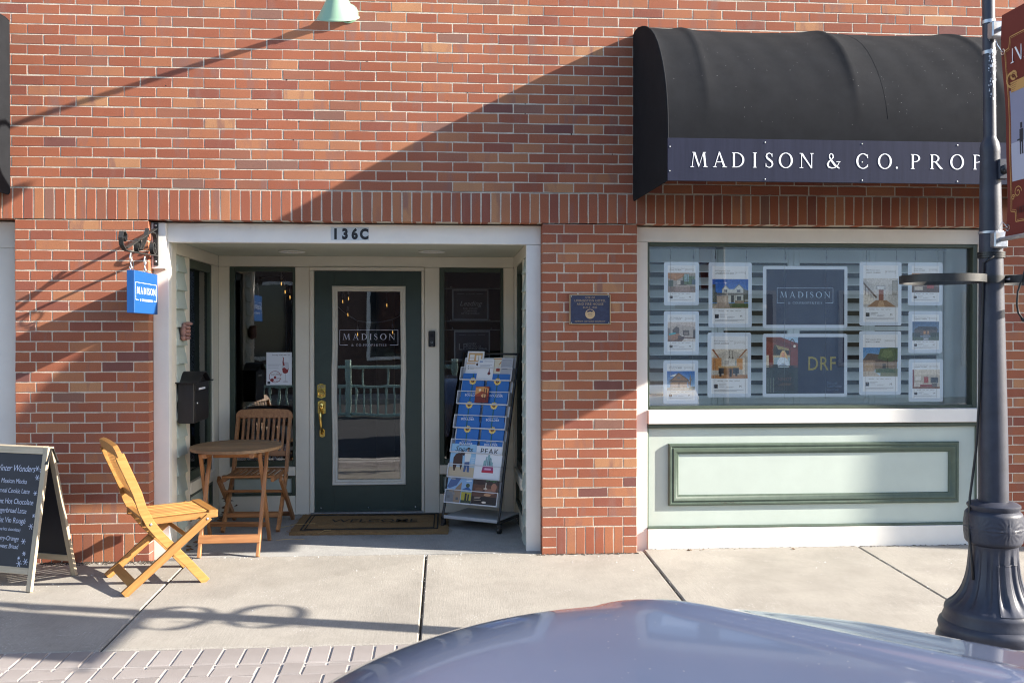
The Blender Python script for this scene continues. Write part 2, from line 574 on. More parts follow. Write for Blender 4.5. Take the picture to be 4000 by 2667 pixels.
def text(name, s, size, mat, parent, O, U, W, align='CENTER', ext=.0006, lift=.0006, shear=0.0, off=0.0, space=1.0, sx=1.0, line=1.0, wob=0.0):
    """text with the built-in font, as a mesh part lying on the plane O,U,W (size = cap height)"""
    cu = bpy.data.curves.new("lettering", 'FONT')
    cu.body = s
    cu.size = size / 0.70
    cu.align_x = align
    cu.shear = shear
    cu.offset = off * .35 * cu.size
    cu.space_character = space
    cu.space_line = line
    cu.resolution_u = 3
    tmp = bpy.data.objects.new("lettering_tmp", cu)
    me = bpy.data.meshes.new_from_object(tmp)
    bpy.data.objects.remove(tmp)
    bpy.data.curves.remove(cu)
    O, U, W, Nn = frame_basis(O, U, W)
    org = ORG.get(parent.name, V3((0, 0, 0)))
    for v in me.vertices:
        if wob:
            v.co.y += wob * math.sin(v.co.x * 71) + wob * .6 * math.sin(v.co.x * 233 + 1); v.co.x += wob * .6 * math.sin(v.co.y * 160 + v.co.x * 40)
        v.co = O + U * (v.co.x * sx) + W * v.co.y + Nn * lift - org
    me.materials.clear()
    me.materials.append(mat)
    me.name = name
    return link(name, me, parent)


# --- hand-drawn roman capitals with serifs
def _ring(rx, ry, cx, cy, tx, ty, a0, a1, n=22):
    out = []
    for i in range(n):
        q = []
        for a in (a0 + (a1 - a0) * i / n, a0 + (a1 - a0) * (i + 1) / n):
            c, s = math.cos(a), math.sin(a)
            q.append(((cx + rx * c, cy + ry * s), (cx + (rx - tx) * c, cy + (ry - ty) * s)))
        out.append([q[0][0], q[1][0], q[1][1], q[0][1]])
    return out


def _stroke(pts, ws):
    out = []
    P = [V3((x, y, 0)) for x, y in pts]
    nr = []
    for i in range(len(P)):
        t = P[min(i + 1, len(P) - 1)] - P[max(i - 1, 0)]
        t.normalize(); nr.append(V3((-t.y, t.x, 0)))
    for i in range(len(P) - 1):
        a, b, c, d = P[i] + nr[i] * ws[i] / 2, P[i + 1] + nr[i + 1] * ws[i + 1] / 2, P[i + 1] - nr[i + 1] * ws[i + 1] / 2, P[i] - nr[i] * ws[i] / 2
        out.append([(p.x, p.y) for p in (a, b, c, d)])
    return out


def glyph(ch):
    T, h, sv, st = .135, .05, .075, .035
    R = lambda x0, x1, y0, y1: [(x0, y0), (x1, y0), (x1, y1), (x0, y1)]
    stem = lambda x, t=T: R(x, x + t, 0, 1)
    ser = lambda x0, x1, y: R(x0 - sv, x1 + sv, y, y + st) if y == 0 else R(x0 - sv, x1 + sv, 1 - st, 1)
    if ch == 'I':
        return [stem(.1), ser(.1, .1 + T, 0), ser(.1, .1 + T, 1)], .1 + T + .1
    if ch == 'M':
        return [[(.10, 0), (.10 + h, 0), (.27, 1), (.24, 1)], [(.22, 1), (.36, 1), (.66, .10), (.60, 0)], [(.60, 0), (.66, .10), (.98, 1), (.94, 1)],
                [(.92, 1), (1.06, 1), (1.17, 0), (1.03, 0)], R(.0, .26, 0, st), R(.95, 1.27, 0, st), R(.14, .3, 1 - st, 1), R(.98, 1.14, 1 - st, 1)], 1.27
    if ch == 'A':
        return [[(.12, 0), (.17, 0), (.50, .97), (.46, 1.03)], [(.44, 1.03), (.53, 1.03), (.95, 0), (.80, 0)], R(.27, .70, .33, .375),
                R(.02, .30, 0, st), R(.70, 1.06, 0, st)], 1.08
    if ch == 'D':
        return [stem(.1), ser(.1, .12, 0), ser(.1, .12, 1)] + _ring(.60, .5, .33, .5, .135, .045, -math.pi / 2, math.pi / 2) + \
               [R(.1 + T, .36, 0, .045), R(.1 + T, .36, .955, 1)], .98
    if ch in 'OC':
        if ch == 'O':
            return _ring(.52, .52, .54, .5, .145, .05, 0, 2 * math.pi, 36), 1.08
        return _ring(.50, .52, .54, .5, .145, .05, math.pi * .24, math.pi * 1.76, 30) + [[(.86, .70), (.91, .70), (.90, .97), (.86, .90)], [(.86, .12), (.91, .08), (.91, .27), (.87, .27)]], .98
    if ch == 'N':
        return [R(.12, .12 + h, 0, 1), [(.06, 1), (.22, 1), (.93, .0), (.88, -.02), (.86, -.02)], R(.88, .88 + h, 0, 1), R(.0, .27, 0, st), R(0, .16, 1 - st, 1), R(.78, 1.04, 1 - st, 1)], 1.05
    if ch == 'S':
        pts = [(.52, .76), (.46, .92), (.32, .985), (.16, .93), (.10, .77), (.18, .63), (.34, .52), (.50, .40), (.56, .24), (.48, .07), (.30, .015), (.13, .08), (.06, .25)]
        ws = [.03, .04, .05, .08, .11, .13, .14, .13, .11, .08, .05, .04, .03]
        return _stroke(pts, ws) + [R(.51, .545, .72, .95), R(.05, .085, .06, .30)], .64
    if ch in 'PR':
        g = [stem(.1), ser(.1, .1 + T, 0), R(.03, .12, 1 - st, 1)] + _ring(.42, .27, .30, .73, .125, .045, -math.pi / 2, math.pi / 2, 16) + \
            [R(.1 + T, .33, .46, .505), R(.1 + T, .33, .955, 1)]
        if ch == 'R':
            g += [[(.36, .49), (.50, .50), (1.0, 0), (.80, 0)]]
            return g, .98
        return g, .78
    if ch == 'E':
        return [stem(.1), R(.03, .62, 0, .045), R(.03, .58, .955, 1), R(.1 + T, .50, .49, .53), R(.59, .625, 0, .2), R(.545, .58, .82, 1), R(.48, .51, .42, .6)], .70
    if ch == 'T':
        return [R(.33, .33 + T, 0, 1), R(.26, .54, 0, st), R(.03, .77, .955, 1), R(.0, .035, .8, 1), R(.765, .80, .8, 1)], .80
    if ch == '&':
        pts = [(.98, .42), (.86, .20), (.66, .05), (.42, .01), (.18, .08), (.10, .26), (.20, .45), (.40, .58), (.52, .74), (.48, .93), (.35, .99), (.24, .90), (.24, .74), (.40, .50), (.66, .20), (.98, -.01)]
        ws = [.03, .05, .06, .07, .10, .13, .10, .05, .08, .07, .05, .07, .08, .13, .14, .06]
        return _stroke(pts, ws) + [R(.76, 1.06, .43, .465)], 1.1
    if ch == '.':
        return [[(.08 + .075 * math.cos(a * math.pi / 4), .07 + .075 * math.sin(a * math.pi / 4)) for a in range(8)]], .2
    return [], .35


def serif_mb(mb, s, size, O, U, W, track=.22, sx=1.0, xs=None, t=.0012, mi=0, align='L'):
    O, U, W, Nn = frame_basis(O, U, W)
    if align == 'C':
        w = sum(glyph(c)[1] + track for c in s) - track
        x = -w / 2 * size * sx
    else:
        x = 0
    k = 0
    for i, c in enumerate(s):
        polys, adv = glyph(c)
        X = xs[i] if xs else x
        for p in polys:
            mb.prism([(X + u * size * sx, w * size) for u, w in p], O, U, W, Nn, .0003, t + .00006 * (k % 9), mi)
            k += 1
        x += (adv + track) * size * sx
    return x


def logo(parent, mat, O, U, W, w, name="lettering", frame=True, sub=True, t=.0012, sxx=1.0, gap=True):
    """MADISON in an open rectangle with & CO.PROPERTIES set into its lower edge; O = centre, w = frame width"""
    mb = MB()
    Ov, Uv, Wv, Nn = frame_basis(O, U, W)
    hgt = w * .262 / sxx
    cap = w * .102 / sxx
    serif_mb(mb, "MADISON", cap, Ov - Wv * (cap * .38), U, W, track=.39, t=t, align='C', sx=sxx)
    lw = w * .0045 + .0005
    if frame:
        x, y = w / 2, hgt / 2
        for a in ((-x, x, y - lw, y), (-x, -x + lw, -y, y - lw), (x - lw, x, -y, y - lw), (-x, -x + w * .14, -y - lw * .2, -y + lw), (x - w * .14, x, -y - lw * .2, -y + lw)):
            mb.prism([(a[0], a[2]), (a[1], a[2]), (a[1], a[3]), (a[0], a[3])], Ov, Uv, Wv, Nn, .0003, t)
    if sub:
        c2 = w * .036 / sxx
        serif_mb(mb, "& CO.PROPERTIES", c2, Ov - Wv * (hgt / 2 + c2 * .45), U, W, track=.37, t=t, align='C', sx=sxx)
    return mb.build(name, mat, parent, fix=False)

# ------------------------------------------------------------------ ground
SL = 0.035                                   # the pavement falls towards the kerb


def gz(y):
    return SL * y


def slope_slab(mb, x0, x1, y0, y1, th=.1, b=.006, mi=0, dz=0.0):
    """a slab following the fall of the pavement, edges chamfered by b"""
    vs = []
    for (i, zo) in ((0, -th), (0, -b), (b, 0)):
        for (x, y) in ((x0 + i, y0 + i), (x1 - i, y0 + i), (x1 - i, y1 - i), (x0 + i, y1 - i)):
            vs.append((x, y, gz(y) + zo + dz))
    fs = [(3, 2, 1, 0), (8, 9, 10, 11)]
    for k in (0, 4):
        fs += [(k + i, k + (i + 1) % 4, k + 4 + (i + 1) % 4, k + 4 + i) for i in range(4)]
    return mb.add(vs, fs, mi)


walk = struct("sidewalk")
slope_slab(MB(), -9, 9, -1.64, .11, .2, .001, dz=-.022).build("joint_bed", pm("joint_dirt", (.10, .085, .065), .95, var=.5, scale=60, bump=.8, bscale=120), walk)
xs = [-9, -6.29, -4.77, -3.245, -1.697, -.133, 1.372, 2.909, 4.43, 5.96, 9]
for i in range(len(xs) - 1):
    slope_slab(MB(), xs[i] + .006, xs[i + 1] - .006, -1.618, .052 if -1.9 < xs[i] < .5 else .079 if xs[i] > 1.3 else -.002, .06, .007,
               dz=.0015 * (-1) ** i).build("paving_slab", M_WALK, walk)

entry = struct("entry_floor")
MB().add([(-1.90, .058, .001), (.70, .058, .001), (.70, 1.52, .016), (-1.90, 1.52, .016), (-1.90, .058, -.2), (.70, .058, -.2), (.70, 1.52, -.2), (-1.90, 1.52, -.2)],
         [(0, 1, 2, 3), (7, 6, 5, 4), (0, 4, 5, 1), (1, 5, 6, 2), (2, 6, 7, 3), (3, 7, 4, 0)]).build("floor_slab", M_FLOOR, entry)

pav = struct("paver_strip")
slope_slab(MB(), -9, 9, -2.62, -1.622, .2, .001, dz=-.006).build("sand_bed", M_SAND, pav)
pav_meshes = {}


def paver(x0, x1, y0, y1):
    L, W = round(x1 - x0, 4), round(y1 - y0, 4)
    g = .0055
    o = None
    key = (L, W, random.randrange(3))
    if key not in pav_meshes:
        mb = MB()
        vs = []
        j = lambda: random.uniform(-.0025, .0025)
        for (i, zo) in ((0, -.03), (.001, -.006), (.006, 0)):
            for sx, sy in ((-1, -1), (1, -1), (1, 1), (-1, 1)):
                vs.append((sx * (L / 2 - g / 2 - i) + j(), sy * (W / 2 - g / 2 - i) + j(), zo))
        fs = [(8, 9, 10, 11)]
        for k in (0, 4):
            fs += [(k + q, k + (q + 1) % 4, k + 4 + (q + 1) % 4, k + 4 + q) for q in range(4)]
        pav_meshes[key] = mb.add(vs, fs).mesh("paver", M_PAVER)
    o = link("paver", pav_meshes[key], pav)
    cx, cy = (x0 + x1) / 2, (y0 + y1) / 2
    o.location = (cx, cy, gz(cy) + random.uniform(-.001, .002))
    o.rotation_euler = (math.atan(SL) + random.uniform(-.006, .006), random.uniform(-.008, .008), random.uniform(-.012, .012))


PW = .1055
x = -3.2
while x < 1.6:                                # the row of pavers laid end-on to the concrete
    paver(x, x + PW, -1.628 - .205, -1.628)
    x += PW
stuff_p = MB()


def herring(x0, x1, yt, yb, fn):
    """90 degree herringbone: cell (i, j) by (i - j) mod 4"""
    clip = lambda r: (max(r[0], x0), min(r[1], x1), max(r[2], yb), min(r[3], yt))
    for i in range(-2, int((x1 - x0) / PW) + 3):
        for j in range(-1, int((yt - yb) / PW) + 3):
            X, Y = x0 + i * PW, yb + j * PW
            kk = (i - j) % 4
            r = (X, X + 2 * PW, Y, Y + PW) if kk == 0 else (X, X + PW, Y - PW, Y + PW) if kk == 2 else None
            if r:
                c = clip(r)
                if c[1] - c[0] > .03 and c[3] - c[2] > .03:
                    fn(*c)


herring(-3.2, 1.2, -1.837, -2.40, paver)
# plain rows of the strip farther along the kerb, hidden by the car and the frame
for i in range(34):
    for (xa, xb) in ((1.6, 6.0),):
        px0 = xa + i * .13
        slope_slab(stuff_p, px0, px0 + .123, -2.60, -1.63, .03, .004)
o = stuff_p.build("paver_rows", M_PAVER, pav); o["kind"] = "stuff"

kerb = struct("kerb")
MB().box(-12, 12, -2.80, -2.625, -.30, -.089, .012).build("kerb_stone", M_KERB, kerb)
road = tag(MB().add([(-60, -14.0, -.22), (60, -14.0, -.22), (60, -2.70, -.225), (-60, -2.70, -.225)], [(0, 1, 2, 3)]).build("road", M_ASPHALT), kind="structure")
tag(MB().add([(-150, -150, -.26), (150, -150, -.26), (150, 60, -.26), (-150, 60, -.26)], [(0, 1, 2, 3)]).build("ground", M_KERB), kind="structure")
tag(MB().box(-40, 40, -20, -13.98, -.3, -.10, .01).build("far_pavement", M_WALK), kind="structure")

# ------------------------------------------------------------------ brickwork
RH, CP = .0667, .2059
RX_ = Matrix.Rotation(rad(90), 4, 'X')
rb = random.Random(3)


def brick_shape(mb, cx, cz, L, H, y0=0.0, depth=.045, M=None, r=rb):
    """one brick: wavy worn arris, front face towards -y"""
    n = 3 if L > H * 1.5 else 1
    m = 3 if H > L * 1.5 else 1
    pts = []
    for i in range(n): pts.append((-L / 2 + L * i / n, -H / 2))
    for i in range(m): pts.append((L / 2, -H / 2 + H * i / m))
    for i in range(n): pts.append((L / 2 - L * i / n, H / 2))
    for i in range(m): pts.append((-L / 2, H / 2 - H * i / m))
    k = len(pts)
    jit = lambda a: r.uniform(-a, a)
    outer = [(cx + u + jit(.0012), cz + w + jit(.0012)) for u, w in pts]
    cxy = lambda p, e: (cx + (p[0] - cx) * (1 - e / (L / 2)), cz + (p[1] - cz) * (1 - e / (H / 2)))
    inner = [cxy(p, .0015 + jit(.0007)) for p in outer]
    tw, tl = jit(.0003), jit(.0003)
    fy = lambda p: y0 + tw * (p[0] - cx) / L * 2 + tl * (p[1] - cz) / H * 2
    vs = [(p[0], fy(p), p[1]) for p in inner] + [(p[0], fy(p) + .0022, p[1]) for p in outer] + [(p[0], y0 + depth, p[1]) for p in outer]
    fs = [tuple(range(k))]
    for q in (0, k):
        fs += [(q + i, q + (i + 1) % k, q + k + (i + 1) % k, q + k + i) for i in range(k)]
    mb.add(vs, fs, 0, M)


brick_cache = {}


def brick(parent, x0, x1, z0, z1, y=0.0, depth=.045, g=.0070):
    L, H = x1 - x0 - g, z1 - z0 - g
    key = (round(L, 3), round(H, 3), depth, rb.randrange(9))
    if key not in brick_cache:
        mb = MB()
        brick_shape(mb, 0, 0, key[0], key[1], 0, depth)
        brick_cache[key] = mb.mesh("brick", M_BRICK)
    o = link("brick", brick_cache[key], parent)
    o.location = V3(((x0 + x1) / 2 + rb.uniform(-.0012, .0012), y + rb.uniform(-.0006, .0004), (z0 + z1) / 2 + rb.uniform(-.0012, .0012))) - ORG[parent.name]
    o.rotation_euler = (0, rb.uniform(-.0045, .0045), 0)
    return o


ZS0, ZS1 = 2.2528, 2.4643                    # the band of upright bricks
wall = thing("brick_wall", "broad red brick wall of long courses above the upright brick band, holding the awnings", "brick wall")
MB().box(-3.5, 4.7, .0014, .30, ZS1 + .002, 6.2, .0005).build("mortar", M_MORTAR, wall)
cells = []
for j in range(25):
    off = 0 if j % 2 == 0 else CP / 2
    k = -6
    while True:
        x0 = -2.627 + off + k * CP
        if x0 > 4.6: break
        if x0 > -3.5:
            cells.append((x0, x0 + CP, ZS1 + j * RH, ZS1 + (j + 1) * RH))
        k += 1
vis = [c for c in cells if c[0] > -2.86 and c[2] < 3.77 and not (c[0] > 1.2 and c[2] < 3.52)]
vis.sort(key=lambda c: c[0])
single = set(vis[:300])
rest = MB()
for c in cells:
    if c in single:
        brick(wall, *c)
    else:
        L, H = CP - .0070, RH - .0070
        brick_shape(rest, (c[0] + c[1]) / 2 + rb.uniform(-.0012, .0012), (c[2] + c[3]) / 2 + rb.uniform(-.0012, .0012), L, H, rb.uniform(-.0006, .0004), .03)
for (xa, xb) in ((-7.0, -3.5), (4.7, 8.0)):      # the same wall running on to either side
    MB().box(xa, xb, .0014, .30, -.06, 6.2, .0005).build("side_mortar", M_MORTAR, wall)
    for j in range(-36, 25):
        X = xa + (CP / 2 if j % 2 else 0)
        while X + CP <= xb + .001:
            brick_shape(rest, X + CP / 2, ZS1 + (j + .5) * RH + .002, CP - .0070, RH - .0070, rb.uniform(-.0006, .0004), .03)
            X += CP
o = rest.build("brickwork", M_BRICK, wall); o["kind"] = "stuff"

band = thing("soldier_course", "long band of bricks standing upright over the doorway and windows", "brick band")
MB().box(-3.5, 4.7, .0014, .30, ZS0 + .006, ZS1 - .0005, .0005).build("mortar", M_MORTAR, band)
x = -2.627 - .0667 * 8
while x < 4.5:
    brick(band, x, x + .0667, ZS0 + .002, ZS1 - .003, 0, .10, .0080)
    x += .0667


def pillar(label, X0, X1, A, B, base, xlast=True):
    p = thing("brick_pillar", label, "brick pillar", (X0, 0, 0), "brick pillars between the openings")
    MB().box(X0 + .0025, X1 - .0025, .0014, .30, -.06, ZS0 - .001, .0005).build("mortar", M_MORTAR, p)
    n = 31
    z0 = .185
    h = (ZS0 - z0) / n
    for j in range(n):
        js = [0] + (A if (n - 1 - j) % 2 == 0 else B) + [X1 - X0]
        for a, b in zip(js, js[1:]):
            e0, e1 = (a == 0), (b == js[-1])
            brick(p, X0 + a - (.005 if e0 else 0), X0 + b + (.005 if e1 else 0), z0 + j * h, z0 + (j + 1) * h, 0, .097 if (e0 or e1) else .04)
    for (a, b, kind) in base:
        if kind == 'h':
            for q in range(3):
                brick(p, X0 + a - (.005 if a == 0 else 0), X0 + b + (.005 if abs(b - (X1 - X0)) < .01 else 0), -.022 + q * .069, -.022 + (q + 1) * .069, 0, .097)
        else:
            m = max(1, round((b - a) / .0635))
            w = (b - a) / m
            for q in range(m):
                brick(p, X0 + a + q * w, X0 + a + (q + 1) * w, -.022, .185, 0, .04)
    return p


pillar("brick pillar left of the doorway behind the folding chair and chalkboard", -2.812, -1.961, [.130, .341, .549, .755], [.0926, .233, .439, .645],
       [(0, .09, 'h'), (.09, .755, 's'), (.755, .851, 'h')])
pillar("brick pillar bearing the bronze plaque, between doorway and shop window", .660, 1.3096, [.148, .352, .557], [.0985, .244, .451],
       [(0, .0985, 'h'), (.0985, .557, 's'), (.557, .6496, 'h')])
pillar("brick pillar beyond the shop window, half hidden behind the lamp post", 3.905, 4.7, [.10, .306, .512, .718], [.206, .412, .618],
       [(0, .10, 'h'), (.10, .72, 's'), (.72, .795, 'h')])

ah = MB()
ra = random.Random(4)
for i in range(22):
    j = ra.randrange(0, 17)
    X, Z = ra.uniform(-1.9, 1.15), ZS1 + j * RH + ra.choice((0, 0, .012, -.01))
    ah.lathe([(ra.uniform(.0035, .006), -.0012), (.001, -.0014)], (0, 0, 0), 8, M=Matrix.Translation((X, -.001, Z)) @ RX_)
o = ah.build("anchor_holes", pm("hole_black", (.010, .010, .012), .9), wall, fix=False); o["kind"] = "stuff"

# white trim of the neighbouring opening at the left edge
t = thing("neighbour_window_trim", "plain white painted upright trim at the left end of the brick pillar", "window trim", (-3.1, .1, 0))
boxo("upright", M_CREAM, t, -3.5, -2.8135, .10, .30, -.05, 2.072)
boxo("header", M_CREAM, t, -3.5, -2.8135, .10, .30, 2.0745, 2.2485)

# dark rooms behind the glass
room = struct("interior_room")
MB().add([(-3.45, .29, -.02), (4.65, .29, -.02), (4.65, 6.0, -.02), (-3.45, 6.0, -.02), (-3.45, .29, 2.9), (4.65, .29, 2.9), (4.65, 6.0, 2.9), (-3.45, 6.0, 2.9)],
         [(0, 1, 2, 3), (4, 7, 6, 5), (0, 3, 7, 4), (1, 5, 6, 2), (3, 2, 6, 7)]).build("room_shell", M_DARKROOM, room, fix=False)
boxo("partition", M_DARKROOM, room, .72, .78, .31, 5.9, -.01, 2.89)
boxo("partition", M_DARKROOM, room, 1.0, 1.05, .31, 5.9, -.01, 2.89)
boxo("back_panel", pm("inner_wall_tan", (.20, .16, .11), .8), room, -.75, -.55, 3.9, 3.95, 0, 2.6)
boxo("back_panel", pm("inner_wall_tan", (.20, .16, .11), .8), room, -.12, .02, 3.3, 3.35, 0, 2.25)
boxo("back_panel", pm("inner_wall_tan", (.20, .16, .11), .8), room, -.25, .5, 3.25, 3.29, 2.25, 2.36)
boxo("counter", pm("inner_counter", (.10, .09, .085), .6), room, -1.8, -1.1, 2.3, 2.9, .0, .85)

# ------------------------------------------------------------------ entrance alcove
XL, XR, YB = -1.856, .572, 1.48
ZC = 2.146
al = thing("entrance_alcove", "recessed cream painted shop entrance with side windows and flat soffit around the green door", "shop entrance", (-.65, .1, 0))
boxo("header_board", M_CREAM, al, -1.9605, .6595, .10, .16, 2.1205, 2.2485, .003)
boxo("drip_strip", M_CREAM, al, -1.9605, .6595, .092, .0985, 2.2385, 2.2495, .002)
boxo("jamb_board", M_CREAM, al, -1.9605, XL, .10, .16, -.03, 2.1185, .003)
boxo("jamb_board", M_CREAM, al, .5585, .6595, .10, .16, -.03, 2.1185, .003)
boxo("soffit", M_SOFFIT, al, XL - .1, XR + .1, .161, YB + .02, ZC, ZC + .05)


def side_wall(s, X):
    """s=+1: left wall facing +x; s=-1: right wall facing -x"""
    d = lambda k: X - s * k            # k metres into the wall
    B = lambda n, m, k0, k1, y0, y1, z0, z1, b=.002: boxo(n, m, al, d(k0), d(k1), y0, y1, z0, z1, b)
    B("corner_board", M_BEIGE, 0, .05, .162, .276, -.02, ZC - .001)
    B("upper_board", M_BEIGE, 0, .05, .278, YB - .0005, 2.056, ZC - .001)
    B("stile", M_BEIGE, 0, .05, .503, .6105, -.02, 2.054)
    B("stile", M_BEIGE, 0, .05, 1.300, YB - .0005, -.02, 2.054)
    B("rail", M_BEIGE, -.012, .05, .6125, 1.298, .335, .420)
    B("base_board", M_BEIGE, 0, .05, .6125, 1.298, -.02, .130)
    z = .0
    while z < 2.04:                     # lap siding strip: each board leans out at its foot
        mb = MB()
        z1 = min(z + .128, 2.052)
        pts = [(.008, 0), (-.015, .004), (-.012, .014), (.010, z1 - z), (.03, z1 - z), (.03, 0)]
        mb.prism(pts, (X, .277, z), (-s, 0, 0), (0, 0, 1), (0, 1, 0), 0, .225)
        mb.build("siding_board", M_PALE, al)
        z += .129
    # window in the side wall
    w = MB()
    for (y0, y1, z0, z1) in ((.6125, .665, .422, 2.053), (1.25, 1.2985, .422, 2.053), (.666, 1.249, .422, .485), (.666, 1.249, 1.99, 2.053)):
        w.box(d(.012), d(.06), y0, y1, z0, z1, .003)
    wf = w.build("side_window", M_DGREEN, al)
    MB().box(d(.034), d(.040), .666, 1.249, .486, 1.989, .0001).build("pane", M_GLASSD, wf)
    # little panel below it
    p = MB()
    for (y0, y1, z0, z1) in ((.614, .645, .1315, .3335), (1.266, 1.297, .1315, .3335), (.646, 1.265, .1315, .160), (.646, 1.265, .305, .3335)):
        p.box(d(.004), d(.04), y0, y1, z0, z1, .003)
    pf = p.build("panel_frame", M_DGREEN, al)
    MB().box(d(.026), d(.04), .6455, 1.2655, .1605, .3045, .0005).build("panel", M_PALE, pf)


side_wall(1, XL)
side_wall(-1, XR)

# back wall around the door
bw = lambda n, m, x0, x1, z0, z1, y0=YB, y1=YB + .06, b=.002: boxo(n, m, al, x0, x1, y0, y1, z0, z1, b)
bw("upper_board", M_BEIGE, XL, XR, 2.0575, ZC - .001)
bw("stile", M_BEIGE, XL, -1.769, .0, 2.0555)
bw("stile", M_BEIGE, -1.2345, -1.119, .0, 2.0555)
bw("stile", M_BEIGE, -.174, -.0495, .0, 2.0555)
bw("stile", M_BEIGE, .4855, XR, .0, 2.0555)
for (x0, x1) in ((-1.767, -1.2365), (-.0475, .4835)):
    bw("rail", M_BEIGE, x0, x1, .336, .411, YB - .012)
    bw("base_board", M_BEIGE, x0, x1, .0, .168)
    w = MB()
    e = .040
    for (a, b2, z0, z1) in ((x0, x0 + e, .4125, 2.055), (x1 - e + .018, x1, .4125, 2.055), (x0 + e + .0005, x1 - e + .0175, .4125, .458), (x0 + e + .0005, x1 - e + .0175, 2.018, 2.055)):
        w.box(a, b2, YB + .008, YB + .07, z0, z1, .003)
    wf = w.build("sidelight_window", M_DGREEN, al)
    MB().box(x0 + e, x1 - e + .018, YB + .030, YB + .036, .459, 2.0175, .0001).build("pane", M_GLASSS, wf)
    p = MB()
    for (a, b2, z0, z1) in ((x0 + .001, x0 + .03, .1695, .3345), (x1 - .03, x1 - .001, .1695, .3345), (x0 + .031, x1 - .031, .1695, .192), (x0 + .031, x1 - .031, .312, .3345)):
        p.box(a, b2, YB + .004, YB + .04, z0, z1, .003)
    pf = p.build("panel_frame", M_DGREEN, al)
    MB().box(x0 + .0305, x1 - .0305, YB + .024, YB + .04, .1925, .3115, .0005).build("panel", M_PALE, pf)
cs = MB()
cs.box(-1.1175, -1.0815, YB - .014, YB + .06, .0, 2.0255, .004)
cs.box(-.1985, -.1755, YB - .014, YB + .06, .0, 2.0255, .004)
cs.box(-1.1175, -.1755, YB - .014, YB + .06, 2.0265, 2.0560, .004)
cs.build("door_casing", M_BEIGE, al)

for (x, y, who) in ((-1.19, 1.03, "round recessed downlight in the alcove soffit nearer the mailbox side"), (-.105, .96, "round recessed downlight in the alcove soffit nearer the magazine rack")):
    dl = thing("recessed_light", who, "ceiling light", (x, y, ZC), "recessed lights in the soffit")
    MB().lathe([(.098, -.001), (.105, -.005), (.100, -.010), (.078, -.008), (.074, -.001)], (x, y, ZC), 28, cap=False).build("trim_ring", pm("light_trim", (.78, .78, .74), .4), dl, 50)
    MB().lathe([(.0735, -.0012), (.0705, -.0045), (.045, -.0038), (.001, -.0030)], (x, y, ZC), 24, cap=False).build("reflector", M_CHROME, dl, True)

# ------------------------------------------------------------------ front door
DX0, DX1, DZ0, DZ1, DY = -1.0795, -.2005, .032, 2.0235, YB + .016
door = thing("front_door", "dark green shop door with one long glass panel and brass handle", "door", ((DX0 + DX1) / 2, DY, 0))
gx0, gx1, gz0, gz1 = -.937, -.330, .250, 1.901
lf = MB()
for a in ((DX0, gx0 + .02, DZ0, DZ1), (gx1 - .02, DX1, DZ0, DZ1), (gx0 + .0202, gx1 - .0202, DZ0, gz0 + .02), (gx0 + .0202, gx1 - .0202, gz1 - .02, DZ1)):
    lf.box(a[0], a[1], DY, DY + .045, a[2], a[3], .0006)
lf.build("door_leaf", M_DOOR, door)
gf = MB()


def picture_frame(mb, x0, x1, z0, z1, prof, y, wob=0.0):
    """mitred moulding: prof = [(inset, height above y towards -y)]"""
    rings = []
    rr = random.Random(5)
    nseg = 1 if not wob else 7
    for ins, hh in prof:
        ring = []
        cs_ = [(x0 + ins, z0 + ins), (x1 - ins, z0 + ins), (x1 - ins, z1 - ins), (x0 + ins, z1 - ins)]
        for i in range(4):
            a, b2 = cs_[i], cs_[(i + 1) % 4]
            for q in range(nseg):
                f = q / nseg
                w = wob * math.sin(f * 9 + i * 2.1) * math.sin(math.pi * f) if (i % 2 == 1) else 0
                ring.append((a[0] + (b2[0] - a[0]) * f + w, y - hh, a[1] + (b2[1] - a[1]) * f))
        rings.append(ring)
    n = len(rings[0])
    vs = [p for r in rings for p in r]
    fs = []
    for k in range(len(rings) - 1):
        fs += [(k * n + i, k * n + (i + 1) % n, (k + 1) * n + (i + 1) % n, (k + 1) * n + i) for i in range(n)]
    mb.add(vs, fs)


picture_frame(gf, gx0, gx1, gz0, gz1, [(0, -.002), (0, .010), (.006, .016), (.014, .014), (.018, .010), (.026, .010), (.030, .013), (.040, .009), (.045, .002), (.045, -.012)], DY, .006)
gf.build("glass_moulding", pm("yellowed_moulding", (.66, .62, .53), .45, var=.08, scale=9), door, 40)
MB().box(gx0 + .03, gx1 - .03, DY + .012, DY + .020, gz0 + .03, gz1 - .03, .0001).build("door_glass", glass_material("wavy_door_glass", (.84, .86, .88), wave=.05, ior=2.15, wscale=2.6), door)
vin = pm("white_vinyl", (.62, .62, .72), .5)
logo(door, vin, (-.635, DY + .0112, 1.474), (1, 0, 0), (0, 0, 1), .483)
for bx in (-1.03, -.64, -.25):
    MB().lathe([(.007, 0), (.006, -.004), (.001, -.005)], (0, 0, 0), 10, M=Matrix.Translation((bx, DY - .0005, .062)) @ Matrix.Rotation(rad(-90), 4, 'X')).build("kick_bolt", M_CHROME, door, True)
boxo("threshold", M_STEEL, door, DX0 - .03, DX1 + .02, YB - .02, YB + .06, .014, .030)


def plate_pts(w, h, c):
    """brass plate outline: rectangle with arched top and bottom"""
    p = []
    for i in range(9):
        u = -1 + 2 * i / 8
        p.append((u * w / 2 * (.78 if 0 < i < 8 else 1), -h / 2 - (c * (1 - u * u) if 0 < i < 8 else 0)))
    for i in range(9):
        u = 1 - 2 * i / 8
        p.append((u * w / 2 * (.78 if 0 < i < 8 else 1), h / 2 + (c * (1 - u * u) if 0 < i < 8 else 0)))
    return p


